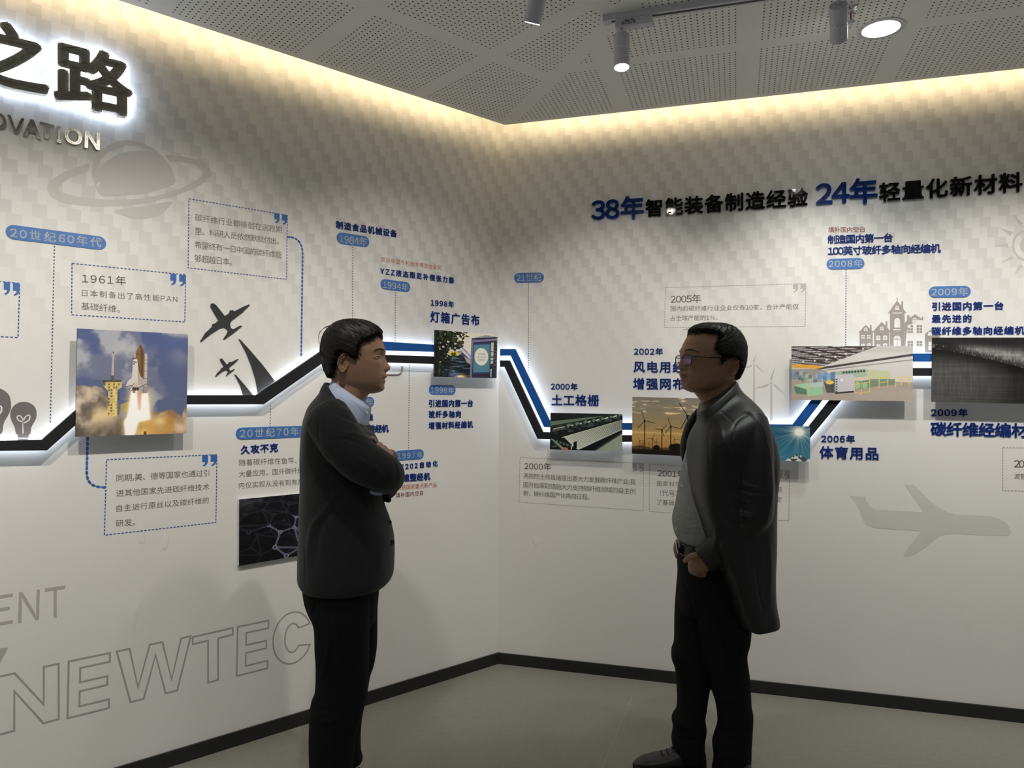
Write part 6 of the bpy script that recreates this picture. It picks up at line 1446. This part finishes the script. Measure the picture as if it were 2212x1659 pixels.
# trousers
ta = [loft_keys([(655, 1225, 825, 1225, .16), (652, 1262, 820.5, 1262, .163), (657, 1295, 818, 1295, .158), (668, 1322, 816, 1322, .15), (682, 1350, 812, 1345, .115)], YA, 40),
      loft_keys([(654, 1260, 800, 1260, .085), (666, 1318, 800, 1318, .09), (677.5, 1352, 799, 1352, .09), (679, 1400, 798, 1400, .086), (681, 1440, 797, 1440, .082), (679, 1490, 793, 1490, .077), (669.5, 1520, 788, 1520, .075), (666, 1590, 771, 1590, .071), (667, 1659, 764.5, 1659, .068), (668, 1720, 764, 1720, .068), (669, 1752, 767, 1752, .066)], 2.49, 100),
      loft_keys([(690, 1260, 819.5, 1260, .085), (700, 1326, 817, 1326, .086), (705, 1392, 814.5, 1392, .084), (706, 1437, 808, 1437, .08), (703, 1466, 799, 1466, .077), (698, 1511, 792, 1511, .073), (693, 1551, 783, 1551, .07), (690, 1590, 779, 1590, .068), (690, 1625, 779, 1625, .068), (692, 1640, 782.5, 1640, .067), (694, 1646, 782, 1646, .06)], 2.66, 90)]
V, F4, N = union(ta, .0042, 4)
V = folds(V, N, [([(682, 1280), (681, 1310), (676, 1332)], 4, -4), ([(712, 1360), (710, 1400), (700, 1450), (685, 1480)], 4, 4), ([(728, 1280), (730, 1420), (724, 1560)], 3, 2.5), ([(800, 1290), (798, 1370), (797, 1440)], 3, -3), ([(670, 1520), (690, 1535), (715, 1530)], 5, -3), ([(675, 1545), (700, 1560), (740, 1548)], 5, 3)])
V = V + N * (noise3(V, 20, 8) * .0020)[:, None]
mesh_np('trousers', V, F4, M_TROU, PA)
ROW = [(0.000, .055, .018), (.008, .085, .030), (.040, .098, .035), (.080, .095, .037), (.115, .080, .041), (.160, .062, .047), (.205, .052, .046), (.245, .042, .036), (.268, .028, .020), (.274, .018, .006)]
o = at((700, 853), 2.66); o[2] = 0; shoe(PA, o, (1, 0.05, 0), ROW, M_SNEAK, M_SNSOLE, (.165, .105), 'sneaker')
o = at((676, 853), 2.49); o[2] = 0; shoe(PA, o, (1, -0.10, 0), ROW, M_SNEAK, M_SNSOLE, (.165, .105), 'sneaker')

# ------------------------------------------------ person in the leather jacket
YB = 2.82
B0 = at((1565, 853), 2.80); B0[2] = 0.0
PB = empty('person', B0, 'person with glasses in a black leather jacket over a grey shirt, hands in pockets', 'person')
hB = Head([(705.5, 1552, 1530, 0.004), (708, 1566, 1515, 0.032), (713.5, 1579, 1503, 0.053), (724, 1590.5, 1492, 0.066), (738, 1597.5, 1483.5, 0.0745), (750, 1600.5, 1478.5, 0.0785), (760, 1600.5, 1475.5, 0.0795), (768, 1599.5, 1475, 0.079), (778, 1597.5, 1476, 0.0775),
           (790, 1594, 1477, 0.0755), (800, 1590, 1477.5, 0.0735), (810, 1585, 1477, 0.0718), (818, 1581, 1477.5, 0.0705), (826, 1575, 1478, 0.0675), (834, 1567, 1479, 0.0615), (841, 1552, 1483, 0.051), (848, 1522, 1495, 0.018)],
          [(752, 1476.8, .05), (758, 1474.6, .04), (763, 1473.8, .028), (768, 1473.2, .014), (773, 1472.4, .0115), (779, 1470.8, .0125), (785, 1468.9, .0145), (790, 1467.4, .016), (795, 1466.8, .0165), (798.5, 1468.2, .016), (801, 1471.8, .015), (803.5, 1473.2, .018), (806, 1471.2, .023), (809, 1470.0, .026), (812, 1471.0, .026), (814.5, 1474.6, .025), (816.5, 1475.4, .025), (819, 1474.2, .025), (822.5, 1473.9, .025), (826, 1475.8, .027), (829.5, 1477.6, .03), (834, 1477.2, .032), (840, 1481.5, .034), (845, 1489, .035)],
          YB, 1545.0, -1, math.radians(16), 0.885)
hB.bump(1481, 775, .033, .0135, -.0060, (0.7, 0.55, 0)); hB.bump(1476, 760, .022, .013, .0022); hB.bump(1490, 790, .048, .024, .0030, (.5, .8, 0)); hB.bump(1476.5, 797.5, .0145, .007, .0050, (.45, .9, 0)); hB.bump(1472.5, 801.5, .0075, .004, -.0034, (.2, .2, 1))
hB.bump(1479, 815.5, .018, .005, -.0034); hB.bump(1484, 816, .0255, .0055, -.0030, (.6, .8, 0)); hB.bump(1488, 805, .032, .008, -.0018, (.5, .8, 0)); hB.bump(1505, 836, .055, .02, .003, (0, 1, -.5))
extra = []
for sd in (1, -1):
    extra.append(hB.ear(1560, 794, .0195, .0345, sd, 0.10)); extra += lids(hB, [(1489.5, 777), (1485, 773.6), (1480.5, 773), (1477.5, 775)], [(1489.5, 777.5), (1484, 779.3), (1479.5, 779)], sd)
parts = [hB.mesh(), loft_keys([(1586, 795, 1489, 836, .050), (1588, 810, 1501, 851, .057), (1592, 833, 1514, 869, .065), (1602, 862, 1514, 890, .078), (1608, 885, 1515, 905, .085)], YB, 40),
         loft_keys([(1608, 880, 1515, 905, .08), (1630, 912, 1510, 935, .115), (1640, 965, 1496, 970, .118), (1640, 1060, 1480, 1060, .118), (1632, 1160, 1477, 1160, .12), (1622, 1230, 1478, 1230, .12), (1600, 1275, 1485, 1275, .10)], YB, 50),
         limb([(1618, 935, 2.68), (1627, 1010, 2.605), (1628, 1090, 2.60), (1595, 1145, 2.62), (1548, 1192, 2.64), (1530, 1206, 2.645)], [.05, .047, .042, .038, .030, .027]),
         limb([(1602, 935, 2.97), (1606, 1000, 3.0), (1600, 1085, 3.02), (1540, 1145, 3.0), (1496, 1166, 2.985)], [.05, .047, .042, .036, .027]),
         limb([(1556, 1270, 2.75), (1562, 1390, 2.755), (1572, 1455, 2.76), (1583, 1550, 2.76), (1584, 1640, 2.76)], [.060, .055, .046, .040, .030]), limb([(1514, 1270, 2.85), (1503, 1390, 2.84), (1498, 1450, 2.83), (1494, 1540, 2.83), (1490, 1620, 2.83)], [.060, .054, .046, .038, .030]),
         foot(gp(1590, 2.80), (-.12, -1, 0)), foot(gp(1523, 2.83), (-1, .02, 0))]
# near hand: back of the hand at the pocket, four fingers in the pocket, thumb outside
parts.append(limb([(1533, 1205, 2.645), (1520, 1213, 2.646), (1509, 1222, 2.660), (1506, 1237, 2.712), (1508, 1250, 2.75)], [(.026, .020), (.036, .020), (.038, .019), (.036, .016), (.032, .013)]))
for k in range(4): parts.append(finger(P3([(1497 + 7 * k, 1240 + 2 * k, 2.735), (1497 + 7 * k, 1252 + 2 * k, 2.765), (1500 + 7 * k, 1262 + 2 * k, 2.79)]), .0095, .0078))
parts.append(finger(P3([(1510, 1201, 2.632), (1498, 1200, 2.622), (1488, 1205, 2.622), (1480.5, 1211.5, 2.628)]), .0125, .0092, 12))
# far hand at the other pocket
parts.append(limb([(1496, 1166, 2.985), (1484, 1172, 2.985), (1472, 1180, 2.98)], [(.025, .020), (.032, .018), (.030, .015)]))
for k in range(3): parts.append(finger(P3([(1474 + 4 * k, 1182, 2.97), (1472 + 4 * k, 1200, 2.95), (1474 + 4 * k, 1215, 2.93)]), .0098, .008))
parts.append(finger(P3([(1480, 1164, 2.975), (1464, 1170, 2.972), (1459.5, 1186, 2.965), (1463, 1202, 2.955)]), .0115, .0092, 12)); parts.append(finger(P3([(1474, 1176, 2.985), (1463, 1188, 2.985), (1465, 1205, 2.975)]), .010, .0082))
V, F4, tint = body_skin(parts, hB, PB, (1473.5, 815.5, 8.0, 7.5))
finish_body(V, F4, tint, extra, PB)
hB.N = None
hB.hair([(1470, 712), (1484, 720.5), (1498, 722), (1514, 722.5), (1526, 725.5), (1532, 730), (1526.5, 738), (1522.5, 748), (1521.5, 758), (1527, 764), (1533, 770), (1532.5, 780), (1535.5, 787), (1541, 783), (1545, 776), (1554, 772), (1562, 771.5), (1571, 780), (1572, 803), (1570, 813.5), (1586, 822), (1680, 840), (1680, 640), (1470, 640)], 0.0145, PB, 5.0, 9, (-0.90, 0.42), 3.0, 0.0020)
hB.groom(PB, (1592, 728), 3600, 0.0135, 22, 0.018, 0.25, 0.22, 0.003)
hB.strands([[(1500 - 3 * i, 709 + i, .02 * (i - 2.5)), (1490 - 2 * i * .4, 712 + i, .02 * (i - 2.5)), (1484 - i * .3, 718 + i, .018 * (i - 2.5)), (1481.5 + i * .5, 727 + i, .016 * (i - 2.5))] for i in range(6)] +
           [[(1578 + 5 * i, 713 + 7 * i, .02 - .008 * i), (1588 + 5 * i, 711 + 8 * i, .02 - .008 * i), (1596 + 4 * i, 714 + 9 * i, .018), (1598 + 4 * i, 722 + 9 * i, .016)] for i in range(4)] + [[(1560 + 3 * i, 705, .01), (1568 + 3 * i, 700 + i, .012), (1576 + 3 * i, 703 + 2 * i, .012)] for i in range(2)], PB)
for sd in (1, -1):
    hB.eye(1482, 776, sd, PB, 0.0115, 0.0095); mb = MB(); P = spline(hB.path([(1493, 764.5), (1487, 760), (1480, 757.5), (1475, 760)], sd, .0006), 12); mb.tube(P, np.array([.0008, .0014, .0018, .002, .0022, .0024, .0024, .0024, .0022, .002, .0016, .001]), 8); mb.build('eyebrow', M_BROW, PB, None, True)
# glasses
G = empty('glasses', hB.world(np.array([0.12]), np.array([0.0]), np.array([hB.zmap(777)]))[0], None, None); G['label'] = 'dark rectangular glasses'; del_ = None
base = origin_of(G); G.parent = PB; G.location = Vector(base - origin_of(PB)) if False else Vector(base - A0 * 0 - np.array(PB.location))
def gl(t, y, z): return hB.world(np.array([t]), np.array([y]), np.array([z]))[0]
tg = (1473.5 - 1545) * -1 * hB.k; zg = float(hB.zmap(779.5))
mf = MB()
for sd in (1, -1):
    cy = .0335 * sd; loop = []
    for a in np.linspace(0, 2 * math.pi, 41)[:-1]:
        u, w_ = sgp(np.cos(a), .45), sgp(np.sin(a), .5); loop.append(gl(tg - .010 * abs(cy + u * .0265) / .06 * .8, cy + u * .0262, zg + w_ * .0188 - (0.002 if w_ < 0 else 0)))
    mf.tube(np.array(loop + loop[:2]), [.0019] * 42, 8, False)
    li = MB(); c = np.mean(loop, 0); li.v = [tuple(p) for p in loop] + [tuple(c)]; li.f = [(i, (i + 1) % 40, 40) for i in range(40)]
    tag(li.build('lens', M_GLASS, G), 'faintly purple lens')
    tm = MB(); ye = .0335 * sd + .0275 * sd
    P = [gl(tg - .009, ye, zg + .012), gl(tg - .016, ye + .006 * sd, zg + .012)] + [gl((x - 1545) * -1 * hB.k, yy * sd, float(hB.zmap(y))) for x, y, yy in ((1515, 774.5, .0795), (1540, 775.5, .0835), (1556, 776.5, .0850), (1568, 780, .0835), (1580, 788, .080))]
    tm.tube(spline(P, 30), [.0021] * 30, 8); tm.build('temple_arm', M_FRAME, G, None, True)
mf.tube(spline([gl(tg, .0075, zg + .007), gl(tg + .003, 0, zg + .010), gl(tg, -.0075, zg + .007)], 8), [.0018] * 8, 8); mf.build('rim', M_FRAME, G, None, True)
# shirt
pb = [loft_keys([(1588, 833, 1509, 873, .066), (1594, 845, 1507, 890, .074), (1602, 868, 1505, 912, .084), (1616, 912, 1490, 948, .105), (1628, 975, 1478, 990, .128), (1632, 1040, 1467, 1040, .136), (1632, 1090, 1458, 1090, .14), (1630, 1118, 1452, 1116, .142), (1628, 1142, 1453.5, 1140, .142), (1625, 1164, 1461, 1163, .14), (1622, 1175, 1468, 1171, .134)], YB, 90, 64)]
V, F4, N = union(pb, .0035, 4)
V = folds(V, N, [([(1517, 884), (1500, 930), (1488, 970), (1481, 1010), (1476, 1050), (1468, 1096), (1463, 1130), (1466, 1160)], 1.6, -2.6), ([(1523, 888), (1507, 932), (1495, 972)], 3, 1.2), ([(1476, 1098), (1492, 1104), (1506, 1100)], 4, 3), ([(1472, 1118), (1490, 1124), (1508, 1120)], 4, -2.5), ([(1474, 1136), (1492, 1140), (1512, 1136)], 4, 3), ([(1488, 1010), (1494, 1030), (1496, 1060)], 5, 2.5), ([(1470, 1150), (1490, 1156), (1512, 1155)], 4, -2.5)])
V = V + N * (noise3(V, 34, 15) * .0013)[:, None]
SB = mesh_np('shirt', V, F4, M_SHIRTB, PB)
for q in ((1511, 880.5), (1495.5, 959.5), (1481.5, 1003), (1472, 1048), (1464, 1093.5), (1460, 1142.5)):
    p = snap(V, q, 2.9); mb = MB(); mb.add(*disc(p + np.array([-.0012, -.0014, 0]), (-0.55, -0.83, 0.05), .0050, .0012)); mb.build('button', M_BTN, SB)
# leather jacket
jb = [loft_keys([(1588, 821.5, 1508, 889, .076, 0, 2.8), (1594, 831, 1509, 900, .086, 0, 3.0), (1602, 843, 1510, 913, .099, 0, 3.2), (1622, 858, 1504, 930, .145, 0, 3.4), (1642, 876.5, 1500.5, 946, .188, 0, 3.6), (1654, 897, 1498, 963, .207, 0, 3.8), (1667, 928, 1497, 988, .210, 0, 3.8), (1678, 960, 1496, 1014, .203, 0, 4), (1684.5, 1005, 1496, 1036, .197, 0, 4), (1681, 1055, 1498.5, 1066, .194, 0, 4), (1679, 1118, 1508, 1112, .194, 0, 4),
                 (1678, 1180, 1528, 1176, .196, 0, 4), (1677, 1232, 1552, 1230, .20, 0, 4), (1678, 1280, 1571, 1283, .203, 0, 4), (1679.5, 1305, 1581, 1318, .205, 0, 4), (1678, 1319, 1588, 1337, .203, 0, 4)], YB, 120, 96, True, False, 2.70),
      loft_keys([(1590, 822, 1507, 888, .077), (1596, 834, 1507.5, 901, .090), (1602.5, 845, 1508.5, 914, .102), (1600, 846, 1510, 914, .096)], YB, 16, 60, True, False, 2.76),
      limb([(1508, 886, 2.90), (1493, 912, 2.935), (1484, 942, 2.955), (1479, 970, 2.955), (1477, 996, 2.945)], [(.010, .012), (.018, .022), (.020, .026), (.018, .022), (.007, .01)], 30),
      limb([(1602, 920, 2.98), (1606, 1000, 3.0), (1600, 1085, 3.01), (1548, 1140, 3.0), (1512, 1158, 2.985)], [.07, .068, .066, .056, .048], 40)]
S = spline(np.c_[P3([(1618, 912, 2.665), (1623, 940, 2.63), (1626.5, 975, 2.61), (1627, 1015, 2.60), (1629, 1060, 2.595), (1626, 1100, 2.595), (1600, 1142, 2.61), (1564, 1176, 2.63), (1540, 1196, 2.638), (1519, 1211, 2.642)]), np.array([.066, .068, .069, .0705, .0715, .072, .064, .057, .054, .0505])[:, None]], 80)
rr = S[:, 3] + .0022 * np.sin(np.linspace(0, 1, 80) * 46) * np.exp(-((np.linspace(0, 1, 80) - .60) / .16) ** 2)
jb.append(tube(S[:, :3], rr, 40))
V, F4, N = union(jb, .0040, 4)
V = folds(V, N, [([(1619, 895), (1600, 903), (1587, 918), (1583, 943), (1585, 975)], 2.0, -3.0), ([(1630, 900), (1648, 925), (1657, 960)], 4, 2.5), ([(1557, 887), (1573, 902), (1588, 917)], 1.8, -2.4), ([(1510, 911), (1530, 902), (1550, 889), (1575, 866), (1599, 845)], 1.8, -2.4), ([(1503, 930), (1497, 980), (1496, 1030), (1505, 1092), (1520, 1150)], 3.0, 1.6), ([(1540, 905), (1530, 960), (1536, 1020)], 4, -3), ([(1555, 915), (1562, 950), (1580, 985)], 5, 3.5),
                 ([(1588, 1024), (1606, 1046), (1640, 1056)], 4, 5.0), ([(1590, 1044), (1612, 1062), (1645, 1066)], 3, -4.5), ([(1586, 1072), (1602, 1080), (1622, 1090)], 3.6, 4.5), ([(1580, 1090), (1602, 1100), (1628, 1106)], 3, -4.5), ([(1576, 1104), (1594, 1112), (1622, 1118)], 3.6, 5.0), ([(1564, 1118), (1588, 1130), (1612, 1134)], 3.2, -4.5), ([(1558, 1126), (1580, 1142), (1610, 1146)], 3.6, 4.5), ([(1547, 1134), (1546, 1160), (1538, 1196)], 4, 4), ([(1556, 1140), (1556, 1168), (1548, 1204)], 4, -3.5), ([(1660, 960), (1668, 1010), (1668, 1070), (1655, 1135)], 3, 2),
                 ([(1605, 1188), (1608, 1212), (1611, 1235), (1590, 1243)], 1.8, -2.8), ([(1609, 1186), (1612, 1212), (1615, 1238)], 1.6, 1.8), ([(1592, 1216), (1597, 1270), (1601, 1336)], 5, 4), ([(1610, 1255), (1616, 1300), (1622, 1336)], 6, -3.5), ([(1632, 1230), (1640, 1280), (1650, 1325)], 2.2, -2.2), ([(1660, 1160), (1664, 1230), (1662, 1310)], 6, 3.5), ([(1672, 1000), (1676, 1060), (1672, 1130)], 4, -3)])
V = V + N * (noise3(V, 24, 25) * .0016)[:, None]
JB = mesh_np('leather_jacket', V, F4, M_LEATH, PB)
for q in ((1559, 1229.5), (1568, 1225), (1577, 1219)): p = snap(V, q, 2.75); mb = MB(); mb.add(*disc(p + np.array([-.0008, -.002, -.001]), (-.2, -.8, -.5), .0065, .0016)); mb.build('cuff_button', M_BTND, JB)
# trousers, belt
tb = [loft_keys([(1628, 1166, 1467, 1170, .148), (1630, 1200, 1462, 1200, .153), (1628, 1240, 1462.5, 1242, .153), (1626, 1280, 1460, 1280, .148), (1618, 1322, 1462, 1322, .12)], YB, 40),
      loft_keys([(1620, 1240, 1485, 1240, .08), (1623, 1280, 1490, 1280, .087), (1624, 1337, 1502, 1337, .088), (1620.7, 1385, 1511, 1385, .085), (1614.5, 1414, 1517, 1414, .08), (1620.7, 1457, 1528, 1457, .078), (1623, 1490, 1535, 1490, .076), (1624, 1518, 1544, 1518, .074), (1627, 1540, 1549, 1545, .073), (1627, 1572, 1549, 1566, .072), (1626, 1590, 1543, 1588, .073), (1625, 1610, 1538, 1607, .073), (1624, 1641, 1541, 1641, .071), (1620, 1667, 1537, 1667, .070)], 2.755, 110),
      loft_keys([(1570, 1240, 1463, 1240, .08), (1560, 1273, 1459.6, 1273, .085), (1555, 1334, 1456.6, 1334, .085), (1550, 1389, 1455, 1387, .082), (1548, 1405, 1449.5, 1404, .08), (1546, 1426, 1450, 1426, .078), (1542, 1446, 1456.6, 1446, .076), (1533, 1490, 1461, 1490, .073), (1527, 1530, 1461, 1532, .071), (1524, 1550, 1450.5, 1552, .07), (1527, 1573, 1453, 1573, .07), (1523, 1598, 1450, 1598, .068), (1522.5, 1625, 1454, 1622, .066), (1521, 1642, 1458, 1634, .062)], 2.84, 110)]
V, F4, N = union(tb, .0040, 3)
V = folds(V, N, [([(1480, 1232), (1478, 1258), (1488, 1278), (1498, 1320), (1512, 1390), (1524, 1446)], 3, -3), ([(1466, 1210), (1468, 1250), (1482, 1278)], 2.4, 2.5), ([(1536, 1240), (1518, 1243), (1502, 1238), (1490, 1228)], 2.2, 3), ([(1536, 1490), (1560, 1505), (1590, 1512)], 4, 3), ([(1548, 1518), (1575, 1526), (1605, 1522)], 4, -3), ([(1545, 1580), (1570, 1592), (1600, 1586)], 4, 3.5), ([(1542, 1612), (1570, 1622), (1605, 1616)], 4, -3.5), ([(1455, 1560), (1480, 1572), (1510, 1566)], 4, 3.5), ([(1456, 1590), (1480, 1600), (1515, 1596)], 4, -3.5), ([(1452, 1410), (1470, 1425), (1500, 1428)], 4, 3), ([(1588, 1500), (1588, 1570), (1586, 1650)], 3, 2)])
V = V + N * (noise3(V, 26, 35) * .0020)[:, None]
mesh_np('trousers', V, F4, M_JEANS, PB)
v, f = loft_keys([(1630, 1167, 1467, 1170.5, .150), (1632, 1170, 1464.5, 1173, .1545), (1633, 1182, 1463, 1184, .156), (1632, 1192, 1463, 1195, .156), (1630, 1195, 1465, 1198, .152)], YB, 20, 72); BL_ = mesh_obj('belt', v, f, M_BELT, PB, None, True)
mb = MB(); c = at((1463.5, 1183), 2.80); mb.obox(c, np.array([.0035, .001, 0]), np.array([.003, .024, 0]), np.array([-.004, 0, .0215])); tag(mb.build('buckle', M_BUCK, BL_), 'silver buckle plate')
mb = MB(); c = at((1472.5, 1184.5), 2.725); mb.obox(c, np.array([.0035, .002, 0]), np.array([.0015, .006, 0]), np.array([-.005, 0, .0225])); tag(mb.build('keeper', M_BUCK, BL_), 'silver belt keeper')
ROWB = [(0.000, .050, .016), (.008, .080, .028), (.035, .098, .034), (.075, .096, .036), (.108, .080, .041), (.150, .062, .047), (.195, .050, .046), (.235, .040, .038), (.262, .028, .024), (.276, .020, .007)]
o = at((1523, 853), 2.83); o[2] = 0; shoe(PB, o, (-1, 0.02, 0), ROWB, M_SHOE, M_SOLE, (.160, .100))
o = at((1590, 853), 2.80); o[2] = 0; shoe(PB, o, (-0.12, -1, 0), ROWB, M_SHOE, M_SOLE, (.160, .100))
